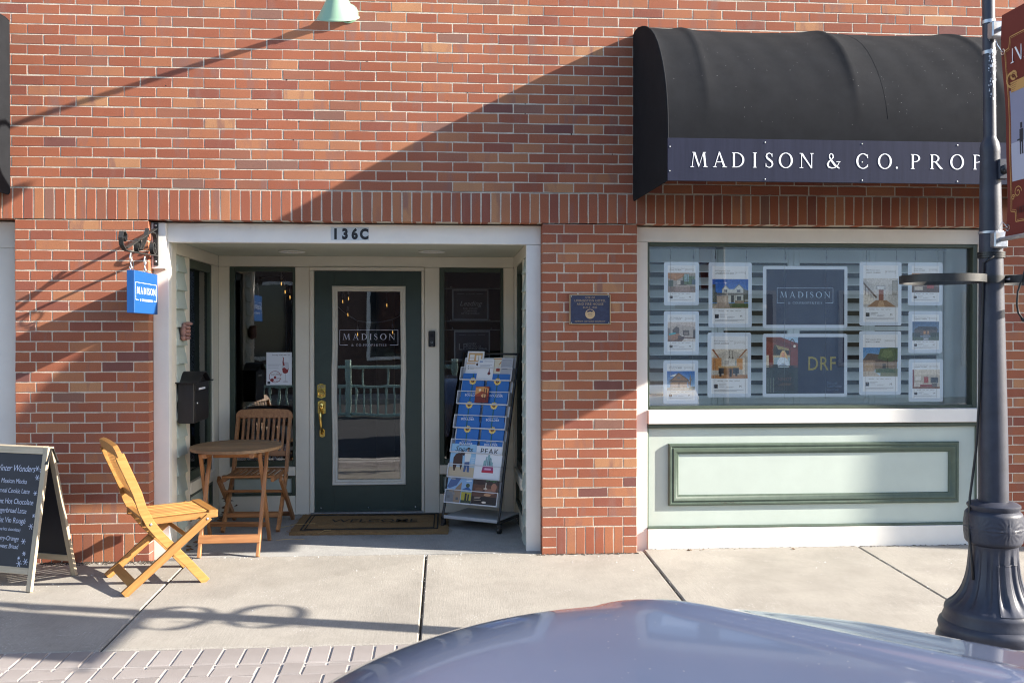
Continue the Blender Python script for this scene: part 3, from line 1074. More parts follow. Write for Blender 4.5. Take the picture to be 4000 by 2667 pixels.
def plate(mb, cx, cz, w, h, c, d=.010):
    O = (cx, DY, cz)
    mb.prism(plate_pts(w, h, c), O, (1, 0, 0), (0, 0, 1), (0, -1, 0), -.001, d * .6)
    mb.prism([(u * .90, v * .93) for u, v in plate_pts(w, h, c)], O, (1, 0, 0), (0, 0, 1), (0, -1, 0), d * .6, d)


RX = Matrix.Rotation(rad(90), 4, 'X')         # local +z -> world -y
k = MB(); plate(k, -1.0245, 1.0315, .068, .098, .012)
dbolt = k.build("deadbolt", M_BRASS, door)
MB().lathe([(.030, 0), (.031, .006), (.026, .012), (.017, .013), (.015, .016), (.001, .017)], (0, 0, 0), 24, M=Matrix.Translation((-1.0245, DY - .010, 1.015)) @ RX).build("key_cylinder", M_BRASS, dbolt, 40)
kp = MB()
for i in range(5):
    for j in range(2):
        kp.box(-1.052 + i * .0115, -1.052 + i * .0115 + .008, DY - .0135, DY - .009, 1.057 + j * .014, 1.057 + j * .014 + .008, .0015)
kp.build("keypad", pm("keypad_grey", (.30, .29, .26), .4), dbolt)
hs = MB(); plate(hs, -1.0225, .8965, .064, .096, .012); plate(hs, -1.0175, .684, .044, .054, .008)
hset = hs.build("handle_set", M_BRASS, door)
MB().ball((-1.0235, DY - .014, .905), .021, .012, .036, 8).build("thumb_boss", M_BRASS, hset, True)
gp = [(-1.024, DY - .012, .875), (-1.026, DY - .040, .868), (-1.0265, DY - .055, .845), (-1.025, DY - .060, .80), (-1.021, DY - .056, .745), (-1.0185, DY - .045, .705), (-1.018, DY - .018, .684)]
MB().tube(gp, [.012, .015, .0155, .0125, .0095, .010, .012], 12).build("grip", M_BRASS, hset, True)
MB().tube([(-1.024, DY - .012, .90), (-1.024, DY - .045, .905), (-1.024, DY - .052, .898)], [.006, .010, .007], 10).build("thumb_latch", M_BRASS, hset, True)

# ------------------------------------------------------------------ shop window with its panelled base
sw = thing("shop_window", "wide shop window in cream trim above a pale green panelled base", "shop window", (2.62, .1, 0))
boxo("side_trim", M_CREAM, sw, 1.3115, 1.4078, .10, .20, -.03, 2.1435, .003)
boxo("side_trim", M_CREAM, sw, 3.8035, 3.9025, .10, .20, -.03, 2.1435, .003)
boxo("top_trim", M_CREAM, sw, 1.3115, 3.9025, .10, .20, 2.1450, 2.2485, .003)
w = MB()
for a in ((1.4085, 1.4235, .975, 2.1438), (3.770, 3.8028, .975, 2.1438), (1.424, 3.7695, .975, .9965), (1.424, 3.7695, 2.119, 2.1438)):
    w.box(a[0], a[1], .108, .19, a[2], a[3], .003)
w.build("window_frame", M_DGREEN, sw)
MB().box(1.4232, 3.7702, .146, .152, .9962, 2.1192, .0001).build("window_glass", M_GLASS, sw)
boxo("sill_board", M_CREAM, sw, 1.4085, 3.8028, .070, .20, .8755, .9735, .004)
boxo("moulding", M_DGREEN, sw, 1.4085, 3.8028, .088, .20, .8455, .8740, .006)
boxo("base_panel", M_PALE, sw, 1.4085, 3.8028, .118, .20, .156, .8450, .001)
boxo("edge_bead", M_MGREEN, sw, 1.4085, 1.4185, .104, .1185, .158, .8445, .003)
boxo("edge_bead", M_MGREEN, sw, 3.7930, 3.8028, .104, .1185, .158, .8445, .003)
rf = MB()
picture_frame(rf, 1.5585, 3.669, .300, .735, [(0, -.004), (0, .014), (.008, .024), (.018, .024), (.024, .019), (.030, .019), (.036, .026), (.050, .022), (.058, .014), (.068, .012), (.074, .004), (.074, -.004)], .118)
rf.build("raised_moulding", M_MGREEN, sw, 35)
boxo("moulding", M_MGREEN, sw, 1.4085, 3.8028, .092, .20, .1405, .1555, .005)
boxo("base_board", M_CREAM, sw, 1.4085, 3.8028, .082, .20, -.012, .1400, .003)

wc = MB()
rw = random.Random(8)
for (xc, zc, yy, n) in ((1.905, .3185, .0932, 5), (2.03, .3195, .0932, 4), (2.9, .3180, .0932, 2), (1.62, .148, .0912, 4), (1.95, .149, .0912, 5), (2.5, .148, .0912, 6), (3.1, .149, .0912, 5)):
    for i in range(n):
        x, z = xc + rw.gauss(0, .035 if n < 5 else .08), zc + rw.gauss(0, .0022)
        a, h = rw.uniform(.004, .016), rw.uniform(.0008, .0028)
        wc.add([(x - a, yy, z - h), (x + a * .7, yy, z - h * .5), (x + a, yy, z + h * .4), (x - a * .4, yy, z + h)], [(0, 1, 2, 3)])
o = wc.build("peeled_spots", pm("bare_weathered_wood", (.10, .075, .06), .9), sw, fix=False); o["kind"] = "stuff"

# plantation shutters behind the glass
M_SH = M_SHUTTER
SHY = .50
tpl = None
shx = [1.46, 2.02, 2.60, 3.18, 3.76]
shl = ["pale louvred shutter panel at the window end nearest the brick plaque", "pale louvred shutter panel second from the plaque end, left of the blue logo display",
       "pale louvred shutter panel behind the right half of the blue displays", "pale louvred shutter panel at the lamp post end of the window"]
for i in range(4):
    a, b2 = shx[i], shx[i + 1]
    sh = thing("plantation_shutter", shl[i], "shutter", ((a + b2) / 2, SHY, .98), "shutter panels behind the shop window")
    fr = MB()
    fr.box(a + .001, a + .045, SHY - .014, SHY + .014, .98, 2.145, .003)
    fr.box(b2 - .045, b2 - .001, SHY - .014, SHY + .014, .98, 2.145, .003)
    fr.box(a + .0455, b2 - .0455, SHY - .014, SHY + .014, 2.035, 2.145, .003)
    fr.box(a + .0455, b2 - .0455, SHY - .014, SHY + .014, .98, 1.045, .003)
    fr.box(a + .0455, b2 - .0455, SHY - .014, SHY + .014, 1.528, 1.562, .003)
    fr.build("shutter_frame", M_SH, sh)
    me = MB().box(-(b2 - a) / 2 + .047, (b2 - a) / 2 - .047, -.043, .043, -.005, .005, .003).mesh("slat", M_SH)
    for (z0, n) in ((1.092, 5), (1.612, 5)):
        for q in range(n):
            s_ = link("slat", me, sh)
            s_.location = (0, .004, z0 + q * .0945 - .98)
            s_.rotation_euler = (rad(42), 0, 0)
boxo("window_board", M_SH, sw, 1.4235, 3.7695, .201, .56, .940, .978)
boxo("reveal", M_SH, sw, 1.395, 1.4225, .201, .56, .94, 2.2)
boxo("reveal", M_SH, sw, 3.771, 3.80, .201, .56, .94, 2.2)
boxo("head_board", M_SH, sw, 1.4235, 3.7695, .201, .56, 2.146, 2.18)
boxo("hanging_rail", M_STEEL, sw, 1.45, 3.70, .335, .345, 2.118, 2.130)

# ------------------------------------------------------------------ awnings
PROF = [(0, 3.545), (-.06, 3.552), (-.15, 3.545), (-.28, 3.513), (-.37, 3.484), (-.444, 3.455), (-.556, 3.400), (-.65, 3.340), (-.735, 3.268), (-.80, 3.195), (-.86, 3.115),
        (-.91, 3.03), (-.945, 2.95), (-.972, 2.86), (-.988, 2.77), (-.994, 2.68), (-.996, 2.55), (-.996, 2.392)]
RIBS = [1.2875, 1.535, 2.44, 3.34, 4.03]


def awning(name, label, x0, x1, ribs, seam, sign):
    t = thing(name, label, "awning", ((x0 + x1) / 2, 0, 2.4))
    mb = MB()
    nx = 160
    k = len(PROF)
    nrm = []
    for i in range(k):
        a, b2 = PROF[max(i - 1, 0)], PROF[min(i + 1, k - 1)]
        dy, dz = b2[0] - a[0], b2[1] - a[1]
        l = math.hypot(dy, dz)
        nrm.append((dz / l, -dy / l))
    vs = []
    for i in range(nx + 1):
        X = x0 + (x1 - x0) * i / nx
        sag = 0
        for a, b2 in zip(ribs, ribs[1:]):
            if a <= X <= b2:
                f = (X - a) / (b2 - a)
                sag = min(.034, .042 * (b2 - a)) * (1 - (2 * f - 1) ** 8) * (.5 + .5 * math.sin(math.pi * f))
        for q, ((y, z), (ny, nz)) in enumerate(zip(PROF, nrm)):
            env = math.sin(math.pi * min(1, q / (k - 4))) if q < k - 3 else 0
            rdg = sum(math.exp(-((X - r_ + .012) / .020) ** 2) for r_ in ribs[1:-1])
            s_ = sag * env - .0045 * rdg * env + .0015 * math.sin(X * 31 + z * 9) * env
            vs.append((X, y - ny * s_ * -1 if False else y + -ny * s_, z - nz * s_))
    fs = [(i * k + q, i * k + q + 1, (i + 1) * k + q + 1, (i + 1) * k + q) for i in range(nx) for q in range(k - 1)]
    mb.add(vs, fs)
    mb.build("canopy", M_CANVAS, t, True)
    ends = [(y, z) for y, z in PROF] + [(-.02, 2.411), (0, 2.43)]
    for X, s_ in ((x0, -1), (x1, 1)):
        pm_ = MB().prism(ends, (X, 0, 0), (0, 1, 0), (0, 0, 1), (1, 0, 0), -.004, .004)
        pm_.build("end_panel", M_CANVAS, t)
        MB().tube([(X, y, z) for y, z in PROF], .006, 6).build("end_piping", M_CANVAS, t, True)
    if seam:
        i = round((seam - x0) / (x1 - x0) * nx)
        MB().tube([vs[i * k + q] + V3((0, nrm[q][0], nrm[q][1])) * .0004 if False else V3(vs[i * k + q]) for q in range(1, k - 3)], .0013, 5).build("seam", M_CANVAS, t, True)
    if sign:
        boxo("sign_board", M_SIGNNAVY, t, x0 - .005, x1 + .005, -1.012, -.9985, 2.389, 2.636, .001)
        px = [433, 560, 668, 787, 858, 935, 1055, None, 1207, None, 1375, 1500, 1603, 1687, 1797, 1912, 2042]
        X_ = lambda p: 1.4155 + (p - 433) * .001037 + (p - 433) * (p - 705) * 1.42e-8
        xs_ = [X_(p) - X_(433) if p else 0 for p in px]
        s = "MADISON & CO.PROP"
        last = xs_[-1]
        for c in "ERTIES":
            last += .1165
            xs_.append(last); s += c
        for c, xx in zip(s, xs_):
            if c != " ":
                mb = MB()
                serif_mb(mb, c, .0865, (1.4155 + xx, -1.0118, 2.4685 + .004 * xx), (1, 0, .004), (0, 0, 1), t=.002, sx=.93)
                mb.build("letter", M_WHITE, t, fix=False)
        for (bx, bz) in ((1.294, 2.585), (1.294, 2.445), (1.858, 2.617), (1.858, 2.403), (2.44, 2.617), (2.44, 2.403), (2.44, 2.51), (3.02, 2.617), (3.02, 2.403), (3.6, 2.617), (3.6, 2.403)):
            MB().lathe([(.0048, 0), (.0045, .002), (.002, .0035), (.0005, .004)], (0, 0, 0), 10, M=Matrix.Translation((bx, -1.0118, bz)) @ RX).build("bolt", M_STEEL, t, True)
    return t


awning("awning", "black barrel awning with a long navy name board over the shop window", 1.2875, 4.03, RIBS, 2.61, True)
awning("awning", "plain dark grey awning of the neighbouring shop, above the white upright trim", -5.8, -2.845, [-5.8, -5.0, -4.1, -3.2, -2.845], None, False)

# white lint and bird specks on the black canvas
sp = MB()
rs = random.Random(11)
for i in range(300):
    q = rs.uniform(0, len(PROF) - 3.2)
    a = int(q); f = q - a
    y = PROF[a][0] * (1 - f) + PROF[a + 1][0] * f
    z = PROF[a][1] * (1 - f) + PROF[a + 1][1] * f
    X = 1.32 + 2.65 * (rs.random() ** .75)
    t2 = V3((0, PROF[a + 1][0] - PROF[a][0], PROF[a + 1][1] - PROF[a][1])).normalized()
    n2 = V3((1, 0, 0)).cross(t2); n2 = n2 if n2.y < 0 or n2.z > 0 else -n2
    c = V3((X, y, z)) - n2 * .0
    w, h = rs.uniform(.0004, .0010), rs.uniform(.0007, .0022)
    an = rs.uniform(0, 3.1)
    u = V3((math.cos(an), 0, 0)) + t2 * math.sin(an)
    v = V3((-math.sin(an), 0, 0)) + t2 * math.cos(an)
    c = c + V3((0, -.004, .003))
    sp.add([c - u * h - v * w, c + u * h - v * w, c + u * h + v * w, c - u * h + v * w], [(0, 1, 2, 3)])
tag(sp.build("lint_specks", pm("lint", (.26, .26, .26), .9), fix=False), "white lint specks scattered over the black awning", "lint", kind="stuff")

# ------------------------------------------------------------------ gooseneck wall lamp
lamp = thing("wall_lamp", "mint green cone gooseneck lamp high on the brick wall", "wall lamp", (-.60, 0, 3.63))
MB().lathe([(.001, .054), (.036, .052), (.050, .044), (.056, .030), (.058, .008), (.066, .006), (.067, 0)], (0, 0, 0), 32, M=Matrix.Translation((-.648, 0, 3.648)) @ RX).build("wall_canopy", M_MINT, lamp, 35)
for dx, dz in ((.050, .036), (-.050, -.036)):
    MB().ball((-.648 + dx * .98, -.0075, 3.648 + dz), .006, .005, .006, 6).build("screw", M_STEEL, lamp, True)
arm = [(-.648, -.045, 3.648), (-.648, -.16, 3.71), (-.648, -.28, 3.775), (-.648, -.40, 3.84), (-.648, -.49, 3.885), (-.648, -.575, 3.905), (-.648, -.65, 3.885), (-.648, -.695, 3.835), (-.648, -.71, 3.78), (-.648, -.70, 3.70)]
MB().tube(arm, .0165, 12).build("arm", M_MINT, lamp, True)
MB().tube([(-.648, -.050, 3.650), (-.648, -.105, 3.681)], .024, 12).build("arm_collar", M_MINT, lamp, 40)
tilt = Matrix.Translation((-.6475, -.60, 3.414)) @ Matrix.Rotation(rad(27), 4, 'X') @ Matrix.Rotation(rad(-2), 4, 'Y')
MB().lathe([(.1245, 0), (.1290, .002), (.1290, .006), (.1245, .010), (.116, .022), (.060, .112), (.044, .138), (.043, .150), (.036, .155), (.035, .21), (.030, .222), (.022, .245), (.020, .275), (.001, .277)], (0, 0, 0), 44, M=tilt, cap=False).build("shade", M_MINT, lamp, 50)
MB().lathe([(.1225, .001), (.112, .024), (.056, .110), (.03, .125), (.001, .126)], (0, 0, 0), 32, M=tilt, cap=False).build("inner_reflector", M_WHITE, lamp, True)
MB().lathe([(.001, .010), (.018, .016), (.030, .040), (.026, .070), (.014, .10), (.013, .122)], (0, 0, 0), 16, M=tilt, cap=False).build("bulb", M_PAPER, lamp, True)

# ------------------------------------------------------------------ scroll bracket and hanging sign
br = thing("sign_bracket", "dark wrought iron scroll bracket on a white block at the doorway corner", "bracket", (-1.915, .08, 2.1))
boxo("mounting_block", M_CREAM, br, -1.9575, -1.8648, .052, .0985, 1.938, 2.2465, .003)
BX = -1.925
boxo("back_plate", M_IRON, br, BX - .016, BX + .016, .044, .0515, 1.958, 2.244, .002)
fl = lambda n, path, w=.026, t=.0032: MB().tube(path, t, flat_w=w, up=(1, 0, 0)).build(n, M_IRON, br)


def spiral(cy, cz, r0, r1, a0, turns, n=26):
    out = []
    for i in range(n + 1):
        f = i / n
        a = a0 + turns * 2 * math.pi * f
        r = r0 + (r1 - r0) * f
        out.append((BX, cy + r * math.cos(a), cz + r * math.sin(a)))
    return out


fl("top_bar", [(BX, .043, 2.205), (BX, -.06, 2.172), (BX, -.47, 2.045), (BX, -.545, 2.020)])
fl("bottom_bar", [(BX, .043, 2.024), (BX, -.30, 2.012), (BX, -.52, 2.006), (BX, -.575, 2.010), (BX, -.622, 2.034), (BX, -.637, 2.075), (BX, -.62, 2.112), (BX, -.585, 2.118), (BX, -.555, 2.098), (BX, -.557, 2.068), (BX, -.578, 2.060), (BX, -.588, 2.076)])
fl("scroll", spiral(-.318, 2.062, .052, .010, rad(-95), -1.35) + [])
fl("scroll", [(BX, -.05, 2.17), (BX, .0, 2.168), (BX, .030, 2.135), (BX, .036, 2.09)] + spiral(-.020, 2.075, .052, .010, rad(10), -1.3))
fl("strut", [(BX, -.27, 2.035), (BX, -.20, 2.09), (BX, -.135, 2.185)])
MB().ball((BX, .040, 1.985), .008, .006, .008, 6).build("screw", M_STEEL, br, True)
MB().ball((BX, .040, 2.225), .008, .006, .008, 6).build("screw", M_STEEL, br, True)

sg = thing("hanging_sign", "small blue box sign with white lettering hung from the scroll bracket", "sign", (-1.915, -.26, 1.64))
SX0, SX1 = -1.9385, -1.8935
boxo("sign_panel", M_BLUE, sg, SX0, SX1, -.492, -.026, 1.632, 1.893, .0015)
logo(sg, M_WHITE, (SX1 + .0002, -.262, 1.768), (0, 1, 0), (0, 0, 1), .415, sxx=1.0, t=.0014)
for y in (-.455, -.185):
    pts = [(BX + .0, y + .016 * math.sin(a), 1.972 + .034 * math.cos(a)) for a in [i * math.pi / 8 for i in range(16)]]
    c = MB().tube(pts, .0036, 6, closed=True).build("carabiner", M_CHROME, sg, True)
    for k in range(2):
        z = 1.930 - k * .020
        pts = [(BX + (.007 * math.sin(a) if k else 0), y + (0 if k else .008 * math.sin(a)), z + .013 * math.cos(a)) for a in [i * math.pi / 6 for i in range(12)]]
        MB().tube(pts, .0026, 6, closed=True).build("chain_link", M_CHROME, sg, True)
    MB().tube([(BX, y, 2.010), (BX, y - .008, 2.002), (BX, y, 1.990), (BX, y + .008, 2.002)], .0026, 6, closed=True).build("eye_bolt", M_STEEL, sg, True)
    MB().tube([(BX, y - .008, 1.893), (BX, y - .006, 1.906), (BX, y + .006, 1.906), (BX, y + .008, 1.893)], .0026, 6).build("staple", M_STEEL, sg, True)

# ------------------------------------------------------------------ house number, plaque, bell, mailbox, ornament
hn = thing("house_number", "136C in bold black numerals on pale tiles on the white header", "house number", (-.65, .10, 2.185))
tiles = pm("number_tile", (.50, .55, .58), .4)
for i, c in enumerate("136C"):
    x0 = -.778 + i * .0645
    tl = boxo("number_tile", tiles, hn, x0, x0 + .0635, .0975, .0998, 2.1410, 2.2285, .0004)
    text("numeral", c, .066, M_BLACK, tl, (x0 + .0318, .0972, 2.152), (1, 0, 0), (0, 0, 1), off=.16, sx=.86, lift=.0008)

pq = thing("plaque", "navy bronze history plaque with tan lettering screwed to the brick pillar", "plaque", (.986, 0, 1.67))
M_TAN = pm("plaque_bronze", (.42, .30, .17), .45, metal=.4)
M_PNAVY = pm("plaque_navy", (.025, .033, .075), .6, var=.3, scale=40, bump=.3, bscale=300)
PX0, PX1, PZ0, PZ1 = .8445, 1.1275, 1.5672, 1.7722
boxo("plaque_panel", M_PNAVY, pq, PX0 + .0055, PX1 - .0055, -.0105, -.0015, PZ0 + .0055, PZ1 - .0055, .001)
pb = MB(); picture_frame(pb, PX0, PX1, PZ0, PZ1, [(0, -.0005), (0, .0125), (.001, .0135), (.005, .0135), (.006, .012), (.006, .009)], -.001)
pb.build("plaque_border", M_TAN, pq)
for (s, z, sz) in (("SITE OF", 1.7455, .0125), ("LIVINGSTON HOTEL", 1.7235, .0150), ("AND FIRE HOUSE", 1.7000, .0150), ("BUILT 1905", 1.6775, .0128), ("NIWOT HISTORIC DISTRICT", 1.5835, .0105)):
    text("lettering", s, sz, M_TAN, pq, (.986, -.0106, z), (1, 0, 0), (0, 0, 1), off=.010, space=1.12, sx=1.0)
em = MB().lathe([(.0335, .0), (.0335, .0012), (.032, .0015), (.001, .0016)], (0, 0, 0), 28, M=Matrix.Translation((.986, -.0106, 1.6395)) @ RX).build("emblem", pm("plaque_gold", (.55, .38, .20), .5), pq)
hills = [(-.0265, .007), (-.017, .014), (-.008, .012), (0, .0175), (.007, .011), (.014, .016), (.024, .010), (.018, .024), (0, .0305), (-.018, .024)]
MB().prism(hills, (.986, -.0123, 1.6395), (1, 0, 0), (0, 0, 1), (0, -1, 0), 0, .0006).build("mountain_relief", M_PNAVY, em)
text("lettering", "Boulder\nCounty", .0072, M_PNAVY, em, (.986, -.0124, 1.637), (1, 0, 0), (0, 0, 1), off=.02)
for x in (PX0 + .013, PX1 - .013):
    for z in (PZ0 + .013, PZ1 - .013):
        MB().lathe([(.0045, 0), (.004, .002), (.0005, .0026)], (0, 0, 0), 10, M=Matrix.Translation((x, -.0104, z)) @ RX).build("screw", M_STEEL, pq, True)

db = thing("doorbell", "slim black video doorbell on the trim beside the door", "doorbell", (-.1125, YB, 1.463))
boxo("bell_body", M_BLACK, db, -.1405, -.0845, YB - .026, YB - .0005, 1.397, 1.529, .006)
MB().lathe([(.0075, .0), (.009, .002), (.009, .0035), (.0078, .0035)], (0, 0, 0), 20, M=Matrix.Translation((-.1125, YB - .0258, 1.434)) @ RX, cap=False).build("button_ring", pm("ring_light", (.55, .60, .66), .3), db, True)
boxo("camera_window", pm("bell_glass", (.03, .03, .035), .1), db, -.1265, -.0985, YB - .0275, YB - .0255, 1.478, 1.507, .002)
text("lettering", "ring", .006, M_STEEL, db, (-.1125, YB - .0259, 1.404), (1, 0, 0), (0, 0, 1))

mb_ = thing("mailbox", "black metal mailbox with a curved lid on the alcove's left wall", "mailbox", (-1.79, .46, 1.0))
MX0, MX1, MY0, MY1 = XL + .012, -1.737, .258, .664
boxo("box_body", M_MAILBOX, mb_, MX0, MX1, MY0, MY1, .884, 1.168, .004)
og = []
for i in range(25):
    f = i / 24
    y = MY0 - .030 + f * (MY1 - MY0 + .060)
    u = abs(2 * f - 1)
    og.append((y, 1.165 + .073 * (.5 + .5 * math.cos(math.pi * min(1, u / .86))) + (.006 * max(0, (u - .86) / .14))))
lid = og + [(y, z - .006) for y, z in reversed(og)]
MB().prism(lid, (0, 0, 0), (0, 1, 0), (0, 0, 1), (1, 0, 0), MX0 - .010, MX1 + .030).build("curved_lid", M_MAILBOX, mb_, 30)
gbl = [(y, min(z - .008, 1.24)) for y, z in og if MY0 + .004 < y < MY1 - .004]
MB().prism([(MY0 + .004, 1.164)] + gbl + [(MY1 - .004, 1.164)], (0, 0, 0), (0, 1, 0), (0, 0, 1), (1, 0, 0), MX0 + .002, MX1 - .006).build("lid_filler", M_MAILBOX, mb_)
boxo("front_flap", M_MAILBOX, mb_, MX1 + .0002, MX1 + .006, MY0 + .012, MY1 - .012, 1.105, 1.164, .002)
boxo("front_door", M_MAILBOX, mb_, MX1 + .0002, MX1 + .005, MY0 + .012, MY1 - .012, .893, 1.102, .002)
boxo("name_label", M_PAPER, mb_, MX1 + .006, MX1 + .0075, .37, .545, 1.110, 1.124, .0005)
MB().lathe([(.009, 0), (.009, .004), (.004, .006), (.0005, .006)], (0, 0, 0), 14, M=Matrix.Translation((MX1 + .005, .33, 1.02)) @ Matrix.Rotation(rad(90), 4, 'Y')).build("lock", M_CHROME, mb_, True)

orn = MB()
orn.ball((-1.826, .380, 1.520), .034, .050, .066, 10)
orn.ball((-1.802, .372, 1.575), .030, .030, .014, 8)
for i in range(4):
    orn.ball((-1.800, .352, 1.548 - i * .0245), .021 - .002 * abs(i - 1.5), .026, .0128, 8)
orn.ball((-1.828, .352, 1.475), .024, .028, .020, 8)
tag(orn.build("clay_ornament", M_CLAY, None, True), "pinkish clay knuckled ornament on the siding above the mailbox", "wall ornament")

# ------------------------------------------------------------------ folding chairs
LEG = [(-.275, .824), (-.251, .765), (-.220, .692), (-.177, .588), (-.147, .487), (-.105, .400), (-.045, .318), (.030, .232), (.115, .135), (.222, .004)]


def ribbon(mb, pts, w, y0, y1):
    """flat curved board: centreline pts (x,z), width w in the x-z plane, thickness y0..y1"""
    L_, R_ = [], []
    for i, p in enumerate(pts):
        a, b2 = pts[max(i - 1, 0)], pts[min(i + 1, len(pts) - 1)]
        d = V3((b2[0] - a[0], b2[1] - a[1], 0)).normalized()
        L_.append((p[0] - d.y * w / 2, p[1] + d.x * w / 2)); R_.append((p[0] + d.y * w / 2, p[1] - d.x * w / 2))
    n = len(pts)
    vs = []
    e = .002
    for (y, k) in ((y0, 1 - .08), (y0 + e, 1), (y1 - e, 1), (y1, 1 - .08)):
        for l, r_, p in zip(L_, R_, pts):
            vs.append((p[0] + (l[0] - p[0]) * k, y, p[1] + (l[1] - p[1]) * k))
        for l, r_, p in zip(reversed(L_), reversed(R_), reversed(pts)):
            q = 0
        for r_, p in zip(reversed(R_), reversed(pts)):
            vs.append((p[0] + (r_[0] - p[0]) * k, y, p[1] + (r_[1] - p[1]) * k))
    m = 2 * n
    fs = []
    for q in range(3):
        fs += [(q * m + i, q * m + (i + 1) % m, (q + 1) * m + (i + 1) % m, (q + 1) * m + i) for i in range(m)]
    for q in (0, 3):
        for i in range(n - 1):
            fs.append((q * m + i, q * m + i + 1, q * m + m - 2 - i, q * m + m - 1 - i))
    return mb.add(vs, fs)


def make_chair(label, wood):
    """local frame: +x the way the sitter faces, z = 0 on the ground"""
    t = thing("folding_chair", label, "folding chair", (0, 0, 0), "slatted wooden folding chairs")
    for s in (-1, 1):
        y = s * .206
        ribbon(MB(), LEG, .052, y - .0115, y + .0115).build("long_leg", wood, t, 30)
        yy = s * .2315
        bar("cross_leg", wood, t, (.236, yy, .408), (-.262, yy, .004), .046, .022, up=(1, 0, 0))
        bar("seat_rail", wood, t, (-.150, s * .181, .407), (.302, s * .181, .407), .034, .022)
        for (bx, bz) in ((.222, .398), (-.103, .398)):
            MB().lathe([(.0085, 0), (.008, .003), (.003, .004), (.0005, .004)], (0, 0, 0), 12, M=Matrix.Translation((bx, s * (.2430 if bx > 0 else .2178), bz)) @ Matrix.Rotation(rad(-90 * s), 4, 'X')).build("bolt", M_STEEL, t, True)
    n = 8
    for i in range(n):
        y = -.150 + i * .300 / (n - 1)
        bar("seat_slat", wood, t, (-.148, y, .428), (.245, y, .428), .014, .0275, b=.0055)
    for (x, w) in ((.275, .056), (-.13, .036)):
        c = bar("seat_cross_rail", wood, t, (x, -.192, .4285), (x, .192, .4285), w, .016, up=(1, 0, 0))
    # back: curved head rail, low rail and upright slats between them
    hr = MB()
    d = V3((-.31, 0, .86)).normalized()
    nn = V3((d.z, 0, -d.x))
    base = V3((-.272, 0, .816))
    pts = [(-.224, 0), (-.224, .030), (-.210, .052), (-.19, .066), (-.10, .073), (0, .075), (.10, .073), (.19, .066), (.210, .052), (.224, .030), (.224, 0)]
    hr.prism(pts, base, (0, 1, 0), d, nn, -.013, .013)
    hr.build("head_rail", wood, t, 30)
    bar("back_rail", wood, t, (-.158, -.194, .545), (-.158, .194, .545), .042, .018, up=d)
    a, b2 = V3((-.160, 0, .562)), V3((-.269, 0, .822))
    m = 9
    for i in range(m):
        y = -.160 + i * .320 / (m - 1)
        mid = (a + b2) / 2 + V3((-.008, 0, -.004))
        ribbon(MB(), [(a.x, a.z), (mid.x * .5 + a.x * .5 - .003, mid.z * .5 + a.z * .5), (mid.x, mid.z), (mid.x * .5 + b2.x * .5 - .003, mid.z * .5 + b2.z * .5), (b2.x, b2.z)], .011, y - .0095, y + .0095).build("back_slat", wood, t)
    bar("stretcher", wood, t, (-.208, -.221, .058), (-.208, .221, .058), .055, .014, up=(.498, 0, .404))
    bar("stretcher", wood, t, (.155, -.195, .115), (.155, .195, .115), .034, .014, up=(-.5, 0, .62))
    bar("stretcher", wood, t, (.118, -.221, .292), (.118, .221, .292), .024, .014, up=(.62, 0, .5))
    return t


ch = make_chair("honey coloured slatted folding chair turned away in full sun", M_WOOD)
place(ch, (-1.764, -.432, gz(-.432)), rad(34.5), 0, 0)
ch.rotation_euler = (math.atan(SL) * .8, -.01, rad(30.5))
ch2 = make_chair("brown slatted folding chair in shade behind the round table", M_WOODS)
place(ch2, (-1.462, 1.035, .011), rad(-91.5))

# ------------------------------------------------------------------ round folding table
tb = thing("bistro_table", "small round folding table with a dark weathered slatted top", "table", (-1.465, .43, 0))
CX, CY_, RX_, RY_, TZ = -1.478, .405, .312, .375, .715
n = 8
for i in range(n):
    u0, u1 = -1 + 2 * i / n, -1 + 2 * (i + 1) / n
    pts = []
    for j in range(9):
        u = u0 + (u1 - u0) * j / 8
        u = min(max(u, -.999), .999)
        pts.append((CX + RX_ * math.sqrt(1 - u * u), CY_ + RY_ * u))
    for j in range(9):
        u = u1 + (u0 - u1) * j / 8
        u = min(max(u, -.999), .999)
        pts.append((CX - RX_ * math.sqrt(1 - u * u), CY_ + RY_ * u))
    pts = [(x, y) for k, (x, y) in enumerate(pts)]
    g = .0012
    pts = [(x, min(max(y, CY_ + RY_ * u0 + g), CY_ + RY_ * u1 - g)) for x, y in pts]
    MB().prism(pts, (0, 0, 0), (1, 0, 0), (0, 1, 0), (0, 0, 1), TZ - .021 - .0004 * (i % 2), TZ - .0006 * (i % 3)).build("top_slat", M_WOODT, tb)
for x in (-1.625, -1.31):
    bar("top_batten", M_WOODS, tb, (x, .085, .678), (x, .700, .678), .030, .032)
LW = M_WOODS
for (f, t_, u_) in (((-1.648, .038, .004), (-1.642, .335, .690), (0, -1, 1)), ((-1.262, .045, .004), (-1.252, .345, .690), (0, -1, 1)),
                    ((-1.712, .610, .010), (-1.668, .165, .690), (0, 1, 1)), ((-1.274, .540, .010), (-1.279, .200, .690), (0, 1, 1))):
    bar("leg", LW, tb, f, t_, .034, .022, up=u_)
bar("stretcher", LW, tb, (-1.662, .075, .120), (-1.250, .080, .120), .058, .014, up=(0, .34, .67))
bar("stretcher", LW, tb, (-1.700, .520, .135), (-1.282, .475, .135), .042, .014, up=(0, -.53, .66))
bar("stretcher", LW, tb, (-1.63, .36, .650), (-1.29, .36, .650), .034, .018)

